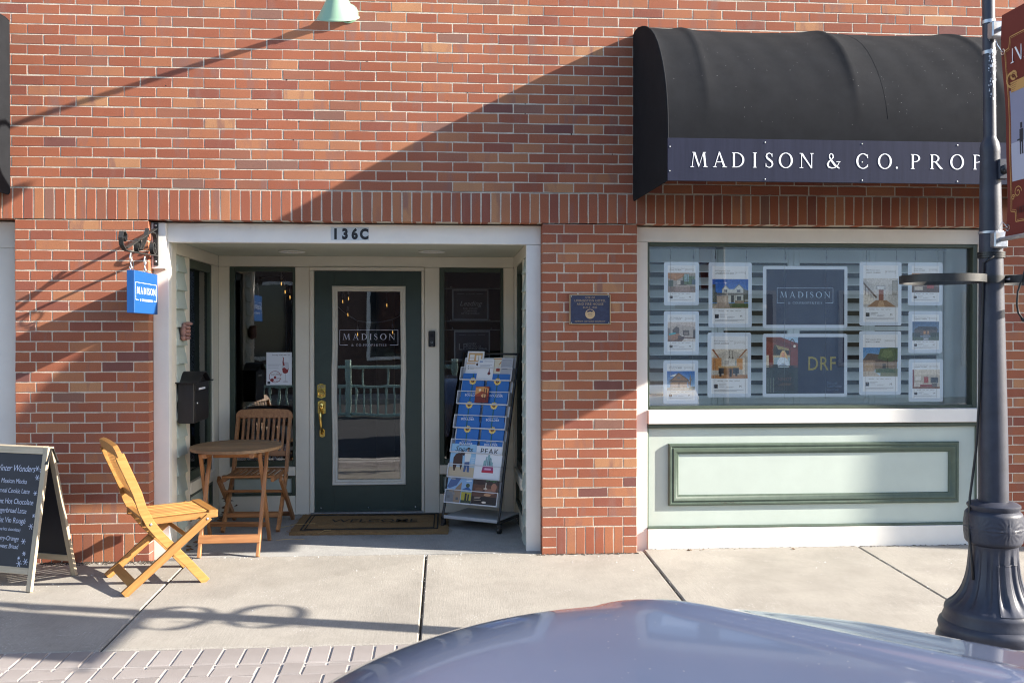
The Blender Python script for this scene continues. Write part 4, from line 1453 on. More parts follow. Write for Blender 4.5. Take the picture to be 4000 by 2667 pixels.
# ------------------------------------------------------------------ chalkboard
cb = thing("chalkboard_stand", "wooden A-frame chalkboard listing winter drinks on the pavement", "chalkboard", (0, 0, 0))
H, WD = .835, .60
for s in (-1, 1):
    fy, ty = s * .182, s * .012
    up = V3((0, ty - fy, H)).normalized()
    nrm_ = V3((0, s * up.z, -s * up.y * 1.0)) if s < 0 else V3((0, up.z, -up.y))
    sd = "panel"
    pnt = lambda x, h: V3((x, fy, 0)) + up * h
    Lh = V3((0, ty - fy, H)).length
    for x in (.0, -WD):
        bar("frame_stile", M_PINE, cb, pnt(x, 0), pnt(x, Lh - .002), .036, .022, up=(1, 0, 0))
    bar("frame_rail", M_PINE, cb, pnt(-.0185, Lh - .022), pnt(-WD + .0185, Lh - .022), .043, .021, up=up)
    bar("frame_rail", M_PINE, cb, pnt(-.0185, .118), pnt(-WD + .0185, .118), .040, .021, up=up)
    n_ = V3((1, 0, 0)).cross(up) if s < 0 else -V3((1, 0, 0)).cross(up)
    mbp = MB().prism([(-.016, .135), (-WD + .016, .135), (-WD + .016, Lh - .042), (-.016, Lh - .042)], V3((0, fy, 0)), (1, 0, 0), up, n_, -.004, .003)
    board = mbp.build("chalk_panel", M_CHALK, cb)
    if s < 0:
        O = lambda x, h: pnt(x, h) + n_ * .0032
        c = M_CHALKW
        rows = [("Winter Wonders", .700, .039, -.066, .30, 'script'), ("Mexican Mocha", .628, .028, -.115, .30, 0), ("Oatmeal Cookie Latte", .570, .028, -.085, .36, 0),
                ("Peppermint Hot Chocolate", .505, .032, -.048, .42, 0), ("Gingerbread Latte", .452, .030, -.090, .36, 0), ("Chocolat Vin Rougé", .392, .034, -.088, .40, 0),
                ("(wine hot chocolate)", .345, .020, -.118, .30, 0), ("Cranberry-Orange", .288, .028, -.122, .34, 0), ("Sweet Bread", .242, .028, -.118, .26, 0)]
        for (s_, h, sz, xr, w_, st) in rows:
            text("chalk_writing", s_, sz, c, board, O(xr, h), (1, -.0, 0), up, align='RIGHT', off=-.012, shear=.28 if st else .06, sx=.80, lift=.0004, ext=0, space=.96, wob=.0008)
        fk = MB()
        fl_ = lambda x, h, r: [fk.prism(_stroke([(x - r * math.cos(a), h - r * math.sin(a)), (x + r * math.cos(a), h + r * math.sin(a))], [.0030, .0030])[0], V3((0, fy, 0)), (1, 0, 0), up, n_, .0032, .0036 + .0001 * k) for k, a in enumerate((0, rad(60), rad(120)))]
        for (x, h, r) in ((-.050, .722, .017), (-.020, .710, .013), (-.042, .668, .017), (-.042, .575, .014), (-.034, .442, .012), (-.044, .378, .019), (-.085, .288, .018), (-.070, .218, .014), (-.052, .172, .020), (-.098, .158, .021), (-.105, .190, .010)):
            fl_(x, h, r)
        fk.build("chalk_snowflakes", c, board, fix=False)
for x in (.020, -WD - .020):
    MB().tube([(x, -.045, H - .10), (x, -.006, H - .008), (x, .006, H - .008), (x, .045, H - .10)], .002, flat_w=.022, up=(1, 0, 0)).build("hinge_strap", M_IRON, cb)
cb.location = (-2.392, -.470, gz(-.47))
cb.rotation_euler = (math.atan(SL) * .9, 0, rad(-20.9))

# ------------------------------------------------------------------ doormat
dm = thing("doormat", "brown coir WELCOME mat lying in front of the door", "doormat", (-.57, 1.03, .013))
mb = MB()
nx, ny = 60, 36
vs = []
rm = random.Random(2)
for j in range(ny + 1):
    for i in range(nx + 1):
        u, v = i / nx, j / ny
        x = -1.166 + 1.186 * u + (rm.uniform(-.006, .006) if i in (0, nx) or j in (0, ny) else 0) + v * .0
        y = .692 - .040 * u + v * .735 + (rm.uniform(-.006, .006) if j in (0, ny) else 0)
        edge = min(i, nx - i, j, ny - j)
        z = .030 + rm.uniform(-.002, .002) + .006 * math.sin(u * 7) * math.sin(v * 3) - (.006 if edge == 0 else 0)
        vs.append((x, y, z))
fs = [(j * (nx + 1) + i, j * (nx + 1) + i + 1, (j + 1) * (nx + 1) + i + 1, (j + 1) * (nx + 1) + i) for j in range(ny) for i in range(nx)]
rim = [i for i in range(nx + 1)] + [(j) * (nx + 1) + nx for j in range(1, ny + 1)] + [ny * (nx + 1) + i for i in range(nx - 1, -1, -1)] + [j * (nx + 1) for j in range(ny - 1, 0, -1)]
b0 = len(vs)
vs += [(vs[i][0], vs[i][1], .008) for i in rim]
fs += [(rim[i], b0 + i, b0 + (i + 1) % len(rim), rim[(i + 1) % len(rim)]) for i in range(len(rim))]
mb.add(vs, fs).build("coir_pad", M_COIR, dm)
bl = MB()
for ins, w in ((.075, .012), (.105, .008)):
    x0, x1, y0, y1 = -1.166 + ins, .020 - ins, .672 + ins, 1.42 - ins
    for a in ((x0, x1, y0, y0 + w), (x0, x1, y1 - w, y1), (x0, x0 + w, y0, y1), (x1 - w, x1, y0, y1)):
        bl.box(a[0], a[1], a[2], a[3], .0315, .0375, .002)
bl.build("border_lines", M_COIRD, dm)
text("lettering", "WELCOME", .115, M_COIRD, dm, (-.56, 1.015, .0365), (1, -.03, 0), (.03, 1, 0), off=.004, sx=.86, lift=.001)
fib = MB()
for i in range(240):
    side = rm.random()
    x = rm.uniform(-1.17, .03); y = .66 + rm.uniform(-.02, .01) if side < .6 else rm.uniform(.68, 1.42)
    if side >= .6: x = (-1.175 if rm.random() < .5 else .022) + rm.uniform(-.012, .012)
    a = rm.uniform(0, 6.28); l = rm.uniform(.012, .04)
    fib.tube([(x, y, .030), (x + l * .5 * math.cos(a), y + l * .5 * math.sin(a), .028), (x + l * math.cos(a), y + l * math.sin(a), .018)], .0007, 3)
o = fib.build("loose_fibres", M_COIR, dm); o["kind"] = "stuff"

st = MB()
for (x, y, a, l) in ((-1.15, .93, .25, .30), (-1.12, .50, .08, .20), (-1.30, .52, -.3, .12), (-.9, .70, .4, .10)):
    st.tube([(x - l / 2 * math.cos(a), y - l / 2 * math.sin(a), .018), (x, y + .01, .022 if y < .6 else .041), (x + l / 2 * math.cos(a), y + l / 2 * math.sin(a), .018 if y < .6 else .040)], .0016, 4)
tag(st.build("straw_wisps", pm("straw", (.50, .36, .16), .8)), "pale straw wisps lying by the mat and table", "straw", kind="stuff")
lv = MB()
for i in range(46):
    if i < 30:
        x, y = -1.80 + abs(rm.gauss(0, .05)), 1.40 - abs(rm.gauss(0, .07)); z = .02 + rm.random() ** 2 * .16
    elif i < 38:
        x, y, z = -1.80 + abs(rm.gauss(0, .03)), rm.uniform(.2, .7), .015
    else:
        x, y, z = rm.uniform(1.5, 3.6), rm.uniform(-.02, .05), .006
    a, b2 = rm.uniform(0, 6.28), rm.uniform(-.8, .8)
    s = rm.uniform(.014, .034) * (.45 if i >= 38 else 1)
    M = Matrix.Translation((x, y, z)) @ Matrix.Rotation(a, 4, 'Z') @ Matrix.Rotation(b2, 4, 'X')
    lv.add([(-s, 0, 0), (-.3 * s, -.5 * s, .2 * s), (s, 0, .1 * s), (-.2 * s, .5 * s, .25 * s), (.2 * s, 0, -.1 * s)], [(0, 1, 4), (1, 2, 4), (2, 3, 4), (3, 0, 4)], 0, M)
tag(lv.build("dry_leaves", M_LEAF), "brown dry leaves drifted into the alcove corner", "leaves", kind="stuff")

gr = MB()
for i in range(900):
    if i < 380:
        x, y = rm.uniform(-2.9, 4.2), -abs(rm.gauss(0, .05)) - .004
    elif i < 560:
        x = rm.choice(xs[3:9]) + rm.gauss(0, .012); y = rm.uniform(-1.6, 0)
    else:
        x, y = rm.uniform(-2.9, 4.0), -abs(rm.gauss(0, .45))
    if -1.9 < x < .6 and y > -.3: y += .06
    s = rm.uniform(.0010, .0032) if rm.random() < .9 else rm.uniform(.003, .0055)
    c = (x, y, gz(y) + s * .4 + .001)
    if x > 1.36 and y > -.2: c = (x, y + .08, gz(y + .08) + s * .4)
    gr.add([(c[0] - s, c[1] - s * .7, c[2] - s * .4), (c[0] + s, c[1] - s * .5, c[2] - s * .4), (c[0] + s * .2, c[1] + s, c[2] - s * .4), (c[0] + s * .1, c[1], c[2] + s * .7)], [(0, 1, 3), (1, 2, 3), (2, 0, 3)])
tag(gr.build("salt_grit", pm("ice_melt_grit", (.62, .61, .60), .9), fix=False), "white grains of grit scattered along the wall foot", "grit", kind="stuff")
gd = MB()
for i in range(900):
    x = rm.choice((rm.uniform(-2.75, -1.9), rm.uniform(-2.75, -1.9), rm.uniform(1.4, 3.8), rm.uniform(.62, 1.33)))
    y = -abs(rm.gauss(0, .035 if x < -1 else .010)) - .004 + (.079 if x > 1.36 else 0)
    s = rm.uniform(.002, .007)
    c = (x, y, gz(y) + s * .3)
    gd.add([(c[0] - s, c[1] - s * .7, c[2] - s * .4), (c[0] + s, c[1] - s * .5, c[2] - s * .4), (c[0] + s * .2, c[1] + s, c[2] - s * .4), (c[0] + s * .1, c[1], c[2] + s * .7)], [(0, 1, 3), (1, 2, 3), (2, 0, 3)])
tag(gd.build("soil_crumbs", pm("dark_soil", (.045, .036, .028), .95), fix=False), "dark soil crumbs gathered at the foot of the wall", "soil", kind="stuff")

# ------------------------------------------------------------------ magazine rack (built square, then turned)
RKA = rad(-30.3)
RKP = V3((.190, .755, .008))
rk = thing("magazine_rack", "tall black and white magazine rack on castors beside the door", "magazine rack")
LEAN = lambda z: .005 + .335 * max(0, z - .10) / 1.24 + .012 * math.sin(max(0, min(1, (z - .1) / 1.24)) * math.pi) * -1
for s in (-1, 1):
    MB().tube([(s * .222, LEAN(z) if z > .1 else -.004, z) for z in (.075, .10, .16, .25, .4, .6, .8, 1.0, 1.2, 1.345)], .0095, 8).build("post", M_BLACK, rk, True)
    MB().tube([(s * .222, -.012, .082), (s * .222, .18, .080), (s * .222, .372, .080)], .0115, 8).build("foot_bar", M_BLACK, rk, True)
    for y in (.0, .36):
        w = MB().lathe([(.001, -.013), (.021, -.013), (.026, -.009), (.026, .009), (.021, .013), (.001, .013)], (0, 0, 0), 16, M=Matrix.Translation((s * .222, y + .006, .026)) @ Matrix.Rotation(rad(90), 4, 'Y')).build("castor", M_BLACK, rk, 40)
        MB().box(s * .222 - .017, s * .222 + .017, y - .014, y + .022, .040, .074, .006).build("castor_hood", M_BLACK, w)
MB().tube([(-.222, LEAN(1.338), 1.338), (.222, LEAN(1.338), 1.338)], .008, 8).build("top_bar", M_BLACK, rk, True)
tr = MB()
tr.box(-.214, .214, .004, .365, .088, .098, .002)
tr.box(-.214, .214, -.008, .0035, .078, .103, .003)
tr.build("base_shelf", M_RACKG, rk)
TIER = [1.128, .944, .760, .576, .388, .198]      # bottom of each pocket
tv = V3((0, .335 / 1.24, 1)).normalized()
nv = V3((0, -tv.z, tv.y))                          # out of the rack
PK = []
for i, z0 in enumerate(TIER):
    O = V3((0, LEAN(z0) + .002, z0))
    pk = MB()
    # perforated back sheet: margins and a lattice of thin wires
    for a in ((-.207, -.195, 0, .185), (.195, .207, 0, .185), (-.1945, .1945, .168, .185), (-.1945, .1945, 0, .012)):
        pk.prism([(a[0], a[2]), (a[1], a[2]), (a[1], a[3]), (a[0], a[3])], O, (1, 0, 0), tv, nv, -.002, .001)
    P = pk.build("pocket_back", M_RACKW, rk)
    lt = MB()
    for q in range(40):
        u = -.19 + q * .0098
        lt.prism([(u, .0125), (u + .003, .0125), (u + .003, .1675), (u, .1675)], O, (1, 0, 0), tv, nv, -.0015, .0)
    for q in range(18):
        w_ = .018 + q * .0086
        lt.prism([(-.194, w_), (.194, w_), (.194, w_ + .003), (-.194, w_ + .003)], O, (1, 0, 0), tv, nv, -.0018, -.0003)
    o = lt.build("mesh_panel", M_RACKW, P, fix=False); o["kind"] = "stuff"
    lip = MB()
    d0 = .045
    for a in ((-.210, .210, .092, .098), (-.210, -.2045, -.006, .0918), (.2045, .210, -.006, .0918), (-.2043, .2043, -.006, .001)):
        lip.prism([(a[0], a[2]), (a[1], a[2]), (a[1], a[3]), (a[0], a[3])], O, (1, 0, 0), tv, nv, d0, d0 + .0025)
    for x in (-.2085, .2065):
        lip.prism([(x, -.006), (x + .002, -.006), (x + .002, .098), (x, .098)], O, (1, 0, 0), tv, nv, -.001, d0 - .0003)
    lip.prism([(-.208, -.008), (.208, -.008), (.208, -.0062), (-.208, -.0062)], O, (1, 0, 0), tv, nv, 0, d0)
    lip.build("pocket_front", M_RACKW, rk)
    PK.append(O)
MRK = Matrix.Translation(RKP) @ Matrix.Rotation(RKA, 4, 'Z')
rk.matrix_world = MRK
rk.location = RKP
rk.rotation_euler = (0, 0, RKA)
rk.scale = (1.09, 1, 1)


def mag(name, label, cat, tier, x0, x1, h, depth, mat, group=None, hard=False, z0=0.0, roll=0.0):
    """a book or magazine standing in a pocket; returns (thing, origin, tv, nv) with the cover's lower left corner as origin"""
    t = thing(name, label, cat, (0, 0, 0), group)
    O = PK[tier] + nv * depth + tv * (.001 + z0) + V3((x0, 0, 0))
    w = x1 - x0
    th = .012 if hard else .004
    u = V3((math.cos(roll), 0, 0)) + tv * math.sin(roll)
    v = tv * math.cos(roll) - V3((1, 0, 0)) * math.sin(roll)
    mb = MB().prism([(0, 0), (w, 0), (w, h - .006), (w - .004, h), (.002, h), (0, h - .003)], O, u, v, nv, -th, 0)
    mb.build("cover", mat, t)
    if hard:
        MB().prism([(.002, .002), (w - .001, .002), (w - .001, h - .003), (.002, h - .003)], O, u, v, nv, -th + .003, -.0026).build("page_block", M_PAPER, t)
    t.location = RKP
    t.rotation_euler = (0, 0, RKA)
    t.scale = (1.09, 1, 1)
    return t, O, u, v


GB = pm("guide_blue", (.010, .15, .50), .5)
GY = ink(srgb(240, 205, 110)); GR = ink(srgb(110, 35, 30)); GG = ink(srgb(30, 95, 105))
gname = ["uppermost left of the six in the rack", "uppermost right of the six in the rack", "left one of the middle pair in the rack", "right one of the middle pair in the rack",
         "left one of the lowest pair, above the sports magazine", "right one of the lowest pair, above the white magazine"]
for i in range(6):
    tier, side = 1 + i // 2, i % 2
    x0 = (-.188, .012)[side] + (0, -.004, .006)[i // 2]
    t, O, u, v = mag("guidebook", "blue guidebook with yellow rosette, " + gname[i], "book", tier, x0, x0 + .178, .240, .030, GB, "blue guidebooks in the magazine rack", True)
    pr = MB()
    cx, cz = .085, .178
    st = []
    for k in range(24):
        r = .030 if k % 2 == 0 else .024
        st.append((cx + r * math.cos(k * math.pi / 12), cz + r * math.sin(k * math.pi / 12)))
    pr.prism([(cx - .005, .004), (cx + .005, .004), (cx + .005, .238), (cx - .005, .238)], O, u, v, nv, .0002, .0005, 2)
    pr.prism(st, O, u, v, nv, .0003, .0010, 0)
    pr.prism([(cx + .013 * math.cos(k * .4), cz + .013 * math.sin(k * .4)) for k in range(16)], O, u, v, nv, .0004, .0014, 1)
    pr.build("rosette_print", [GY, GR, GG], t)
    text("lettering", "S", .013, GY, t, O + u * cx + v * (cz - .0065) + nv * .0014, u, v)
    # second copy standing in front, behind the clear pocket
    text("lettering", "BOULDER", .0165, M_WHITE, t, O + u * .088 + v * .058 + nv * .0006, u, v, off=.012, sx=1.02)
    text("lettering", "THE SCOUT GUIDE", .0065, M_WHITE, t, O + u * .088 + v * .081 + nv * .0006, u, v)


def art(t, O, u, v, polys, name="cover_print", ink_=None):
    """flat printed shapes: [(colour, [points])], each a hair above the one before"""
    mats, mi, mb = [], {}, MB()
    for k, (c, pts) in enumerate(polys):
        if c not in mi:
            mi[c] = len(mats); mats.append((ink_ or ink)(srgb(*c)))
        mb.flat(pts, O, u, v, nv if False else V3(u).normalized().cross(V3(v).normalized()), .00025 + .00004 * k, mi[c])
    return mb.build(name, mats, t, fix=False)


def rc(x0, x1, y0, y1): return [(x0, y0), (x1, y0), (x1, y1), (x0, y1)]


def circ(cx, cy, r, n=14, ry=None): return [(cx + r * math.cos(2 * math.pi * i / n), cy + (ry or r) * math.sin(2 * math.pi * i / n)) for i in range(n)]


SKYB = ink(srgb(150, 195, 225))
t, O, u, v = mag("magazine", "sports magazine with a horse and a rider on its pale blue cover", "magazine", 4, -.207, -.003, .255, .034, SKYB, "magazines in the rack")
art(t, O, u, v, [((196, 178, 150), rc(.0, .204, .0, .075)), ((170, 190, 205), rc(.0, .204, .075, .11)), ((72, 48, 40), [(.03, .08), (.028, .145), (.045, .175), (.07, .185), (.10, .17), (.105, .09), (.095, .05), (.085, .09), (.06, .09), (.05, .045), (.04, .045)]),
                 ((60, 40, 36), [(.075, .165), (.085, .205), (.10, .208), (.118, .185), (.112, .16), (.10, .17)]), ((225, 225, 222), [(.122, .115), (.118, .18), (.13, .198), (.155, .198), (.168, .175), (.16, .12)]),
                 ((70, 95, 140), [(.122, .115), (.16, .12), (.166, .04), (.148, .04), (.142, .09), (.134, .04), (.118, .04)]), ((205, 160, 130), circ(.141, .207, .010)), ((50, 40, 38), [(.122, .214), (.16, .216), (.152, .222), (.148, .229), (.134, .229), (.130, .222)]),
                 ((220, 228, 235), rc(.172, .2, .15, .154)), ((220, 228, 235), rc(.172, .198, .135, .139)), ((220, 228, 235), rc(.172, .2, .12, .124)), ((220, 228, 235), rc(.172, .195, .105, .109))])
text("lettering", "Sports", .038, ink(srgb(45, 75, 95)), t, O + u * .104 + v * .198 + nv * .0009, u, v, shear=.25, off=.02)
text("lettering", "MILE HIGH", .0115, ink(srgb(120, 60, 70)), t, O + u * .106 + v * .241 + nv * .0009, u, v, off=.015, space=1.1)
t, O, u, v = mag("magazine", "white magazine titled PEAK with a small crystal on its cover", "magazine", 4, .000, .208, .248, .0375, M_PAPER, "magazines in the rack")
art(t, O, u, v, [((135, 175, 180), [(.065, .09), (.068, .135), (.08, .14), (.082, .165), (.095, .168), (.10, .185), (.112, .182), (.114, .165), (.128, .155), (.13, .13), (.14, .125), (.142, .09)]),
                 ((70, 95, 110), [(.085, .09), (.088, .15), (.097, .16), (.10, .09)]), ((60, 75, 95), [(.112, .09), (.113, .155), (.122, .15), (.124, .09)]), ((160, 70, 120), [(.058, .05), (.066, .10), (.145, .10), (.15, .055)]),
                 ((195, 45, 70), rc(.06, .15, .045, .062)), ((225, 170, 200), rc(.08, .13, .066, .08)), ((190, 210, 220), rc(.09, .096, .10, .165)), ((190, 210, 220), rc(.118, .121, .10, .15))])
text("lettering", "PEAK", .044, ink(srgb(30, 30, 34)), t, O + u * .104 + v * .186 + nv * .0007, u, v, off=-.008, space=1.08, sx=.95)
t, O, u, v = mag("magazine", "WINE+DINE magazine showing a stone barn under a slate roof", "magazine", 5, -.203, -.002, .256, .034, ink(srgb(140, 178, 215)), "magazines in the rack")
art(t, O, u, v, [((228, 230, 235), rc(0, .201, .210, .256)), ((120, 125, 130), rc(0, .115, .0, .10)), ((150, 130, 110), [(.115, .0), (.115, .16), (.075, .115), (.06, .09), (.06, .0)]), ((80, 105, 150), [(.0, .115), (.03, .19), (.108, .19), (.075, .13), (.02, .105)]),
                 ((205, 205, 200), rc(.02, .06, .175, .182)), ((175, 165, 65), rc(.12, .201, .01, .085)), ((60, 70, 50), rc(.12, .201, .0, .022)), ((55, 95, 150), [(.12, .10), (.165, .125), (.201, .10)]), ((70, 85, 60), circ(.165, .135, .016)), ((30, 35, 40), rc(.15, .165, .02, .075)), ((40, 45, 60), rc(.172, .184, .02, .07)),
                 ((230, 236, 240), rc(.15, .195, .19, .194)), ((230, 236, 240), rc(.15, .19, .178, .182)), ((230, 236, 240), rc(.15, .195, .166, .170)), ((105, 108, 110), rc(.01, .03, .03, .05)), ((140, 138, 135), rc(.045, .07, .06, .075)), ((95, 98, 102), rc(.08, .10, .02, .04)), ((150, 140, 125), rc(.02, .05, .075, .09))])
text("lettering", "WINE+DINE", .019, ink(srgb(30, 30, 36)), t, O + u * .104 + v * .226 + nv * .0010, u, v, off=.02, space=1.0)
t, O, u, v = mag("magazine", "dark brown covered bridge magazine with a dinner table photo", "magazine", 5, .004, .204, .252, .0375, ink(srgb(62, 48, 44)), "magazines in the rack")
art(t, O, u, v, [((95, 62, 48), rc(0, .2, .05, .15)), ((40, 30, 28), rc(0, .2, .0, .06)), ((150, 105, 85), circ(.14, .10, .045, 16, .022)), ((200, 180, 160), circ(.10, .12, .016, 14, .008)), ((175, 120, 95), circ(.165, .135, .022, 12, .03)), ((120, 80, 60), circ(.05, .11, .03, 12, .018)), ((215, 205, 190), rc(.098, .104, .12, .165)),
                 ((200, 150, 110), circ(.12, .075, .028, 14, .010)), ((60, 40, 36), circ(.06, .16, .03, 12, .014)), ((225, 215, 200), circ(.10, .018, .018, 12, .008)), ((190, 170, 150), rc(.02, .07, .052, .055)), ((190, 170, 150), rc(.02, .065, .044, .047)), ((185, 165, 145), rc(.02, .075, .03, .033))])
text("lettering", "covered", .024, ink(srgb(75, 130, 85)), t, O + u * .014 + v * .212 + nv * .0009, u, v, align='LEFT', off=.02, shear=.1)
text("lettering", "bridge", .024, ink(srgb(75, 130, 85)), t, O + u * .185 + v * .178 + nv * .0009, u, v, align='RIGHT', off=.02, shear=.1)
t, O, u, v = mag("leaflet", "white floor plan leaflet with an orange drawing at the rack's top", "leaflet", 0, -.182, -.044, .232, .020, M_PAPER, "leaflets in the rack's top pocket")
art(t, O, u, v, [((205, 165, 115), rc(.012, .126, .145, .218)), ((235, 230, 225), rc(.022, .060, .155, .205)), ((235, 230, 225), rc(.075, .116, .155, .20)), ((120, 95, 75), rc(.024, .058, .178, .181)), ((120, 95, 75), rc(.094, .097, .155, .20)), ((215, 160, 70), rc(.005, .075, .128, .136)), ((90, 70, 65), circ(.098, .125, .018, 12, .012)), ((60, 65, 90), circ(.022, .108, .004)), ((60, 65, 90), circ(.022, .09, .004)), ((60, 65, 90), circ(.09, .10, .004)),
                 ((150, 155, 165), rc(.034, .07, .106, .109)), ((150, 155, 165), rc(.034, .066, .088, .091)), ((150, 155, 165), rc(.10, .13, .10, .103))])
t, O, u, v = mag("leaflet", "white price list leaflet in front of the floor plan", "leaflet", 0, -.078, .052, .165, .034, M_PAPER, "leaflets in the rack's top pocket")
art(t, O, u, v, [((140, 165, 200), [(.01, .145), (.02, .155), (.03, .148), (.036, .152), (.04, .14), (.012, .138)]), ((160, 165, 178), rc(.05, .12, .145, .149)), ((160, 165, 178), rc(.015, .115, .118, .121)), ((170, 175, 185), rc(.015, .10, .108, .111)), ((170, 175, 185), rc(.015, .11, .098, .101)), ((120, 60, 70), [(.092, .06), (.098, .095), (.104, .06)]), ((110, 50, 60), circ(.098, .05, .012))])
t, O, u, v = mag("leaflet", "cream leaflet with a red barn drawing, between price list and grey card", "leaflet", 0, .040, .118, .180, .026, ink(srgb(222, 212, 190)), "leaflets in the rack's top pocket")
art(t, O, u, v, [((190, 120, 60), rc(.0, .078, .166, .172)), ((150, 60, 50), [(.03, .07), (.03, .09), (.045, .105), (.06, .09), (.06, .07)]), ((190, 120, 60), [(.052, .12), (.068, .145), (.062, .15), (.048, .125)])])
t, O, u, v = mag("leaflet", "grey card leaflet at the right end of the rack's top pocket", "leaflet", 0, .108, .200, .178, .031, ink(srgb(172, 176, 186)), "leaflets in the rack's top pocket")
art(t, O, u, v, [((120, 125, 140), rc(.01, .08, .155, .160)), ((140, 145, 155), rc(.01, .08, .135, .138)), ((140, 145, 155), rc(.01, .075, .12, .123)), ((110, 115, 130), rc(.012, .055, .085, .09))])
t, O, u, v = mag("recipe_card", "small orange red card leaning over the upper blue guidebooks", "card", 1, -.058, .050, .128, .052, ink(srgb(165, 70, 45)), None, z0=.004, roll=.02)
art(t, O, u, v, [((215, 150, 90), [(.0, .06), (.05, .09), (.10, .075), (.108, .11), (.06, .128), (.0, .12)]), ((120, 40, 35), rc(.0, .108, .0, .05)), ((225, 175, 120), circ(.07, .055, .022, 12, .014)), ((235, 215, 190), circ(.035, .10, .010)), ((70, 30, 30), rc(.085, .092, .02, .11)), ((70, 30, 30), rc(.068, .074, .03, .11))])

# ------------------------------------------------------------------ street lamp post
LX, LY = 2.615, -2.06
LZ = gz(-1.6) - .02
lp = thing("lamp_post", "blue grey cast iron street lamp post with fluted flared base", "lamp post", (LX, LY, LZ))


def flutes(a, z):
    f = max(0, math.cos(14 * a)) ** .6
    k = max(0, min(1, (z - .20) / .05)) * max(0, min(1, (.49 - z) / .05))
    return 1 - .085 * f * k


base = [(.252, LZ - .02), (.252, .045), (.246, .062), (.236, .070), (.240, .085), (.244, .105), (.238, .124), (.224, .134), (.222, .150), (.214, .168), (.216, .180), (.212, .195), (.202, .205), (.182, .222), (.164, .243), (.149, .268), (.138, .292), (.130, .316), (.122, .345), (.116, .38), (.112, .42), (.1085, .46), (.107, .488), (.110, .500)]
MB().lathe(base, (LX, LY, 0), 112, mod=flutes).build("fluted_base", M_POST, lp, 40)


hatch = MB()
hv = [(r, z) for r, z in base if .20 < z < .43]
na = 22
for r, z in hv:
    for j in range(na + 1):
        a = rad(-112 + 50 * j / na)
        rr = r * flutes(a, z) + .0035
        hatch.v.append(V3((LX + rr * math.cos(a), LY + rr * math.sin(a), z)))
for i in range(len(hv) - 1):
    for j in range(na):
        hatch.f.append((i * (na + 1) + j, i * (na + 1) + j + 1, (i + 1) * (na + 1) + j + 1, (i + 1) * (na + 1) + j)); hatch.m.append(0)
rim_ = [hatch.v[j] for j in range(na + 1)] + [hatch.v[i * (na + 1) + na] for i in range(1, len(hv))] + [hatch.v[(len(hv) - 1) * (na + 1) + j] for j in range(na - 1, -1, -1)] + [hatch.v[i * (na + 1)] for i in range(len(hv) - 2, 0, -1)]
hatch.tube([p.copy() for p in rim_], .0022, 5, closed=True)
hatch.build("access_door", M_POST, lp, 50, fix=False)


def rosette(a, z):
    f = (z - .582) / .062
    if abs(f) >= 1: return 1
    p = (a * 6 / math.pi) % 2 - 1
    rr = math.hypot(p * .95, f)
    an = math.atan2(f, p)
    petal = .5 + .5 * math.cos(16 * an)
    return 1 + (.040 * (1 - f * f)) * (.35 + .65 * petal * (1 if .22 < rr < .95 else .4 if rr > .95 else 1.2))


nb = [(.108, .500), (.120, .508), (.1255, .516)] + [(.1265, .520 + i * .0062) for i in range(21)] + [(.125, .650), (.118, .658), (.110, .664), (.112, .672), (.118, .682), (.117, .690), (.104, .698), (.085, .703), (.070, .708)]
MB().lathe(nb, (LX, LY, 0), 144, mod=rosette).build("rosette_band", M_POST, lp, 40)
topx = LX - .036
MB().lathe([(.0665, .70), (.0655, 1.0), (.060, 1.4), (.054, 1.8), (.047, 2.2), (.0440, 2.355), (.0450, 2.362), (.0450, 2.385), (.040, 2.412), (.0300, 2.432), (.0285, 2.44)], (0, 0, 0), 40,
           M=Matrix(((1, 0, -.0145, LX + .010), (0, 1, 0, LY), (0, 0, 1, 0), (0, 0, 0, 1)))).build("shaft", M_POST, lp, 40)
MB().lathe([(.0285, 2.44), (.0275, 3.4), (.027, 4.9)], (0, 0, 0), 32, M=Matrix(((1, 0, -.0145, LX + .010), (0, 1, 0, LY), (0, 0, 1, 0), (0, 0, 0, 1)))).build("upper_pole", M_POST, lp, 40)
MB().lathe([(.03, 4.9), (.09, 4.94), (.15, 5.05), (.17, 5.2), (.13, 5.42), (.05, 5.52), (.02, 5.6), (.001, 5.62)], (LX - .06, LY, 0), 24).build("lantern", M_PAPER, lp, 40)
xz = lambda z: LX + .010 - .0145 * z
RZ = 1.762
for cx in (xz(RZ) - .055 - .1875, xz(RZ) + .055 + .1875 + .005):
    ring = [(cx + .1875 * math.cos(a), LY + .1875 * math.sin(a), RZ) for a in [i * math.pi / 24 for i in range(48)]]
    MB().tube(ring, .0032, flat_w=.036, up=(0, 0, 1), closed=True).build("plant_ring", M_IRON, lp, 40)
MB().lathe([(.0555, -.018), (.0580, -.018), (.0580, .018), (.0555, .018)], (xz(RZ), LY, RZ), 32, cap=False).build("ring_clamp", M_IRON, lp, 40)
for dx in (-.062, .062):
    MB().tube([(xz(RZ) + dx, LY - .05, RZ), (xz(RZ) + dx, LY + .03, RZ)], .005, 8).build("clamp_bolt", M_STEEL, lp, True)
for z in (1.985, 1.872):
    r = .0535 if z < 2 else .05
    MB().lathe([(r, -.0055), (r + .002, -.0055), (r + .002, .0055), (r, .0055)], (xz(z), LY, z), 32, cap=False).build("band_clamp", M_STEEL, lp, 40)
for z in (2.985, 2.84):
    MB().lathe([(.0285, -.008), (.0305, -.008), (.0305, .008), (.0285, .008)], (xz(z), LY, z), 28, cap=False).build("band_clamp", M_STEEL, lp, 40)
boxo("outlet_box", M_POST, lp, xz(2.28) + .010, xz(2.28) + .060, LY - .062, LY - .028, 2.232, 2.326, .003)
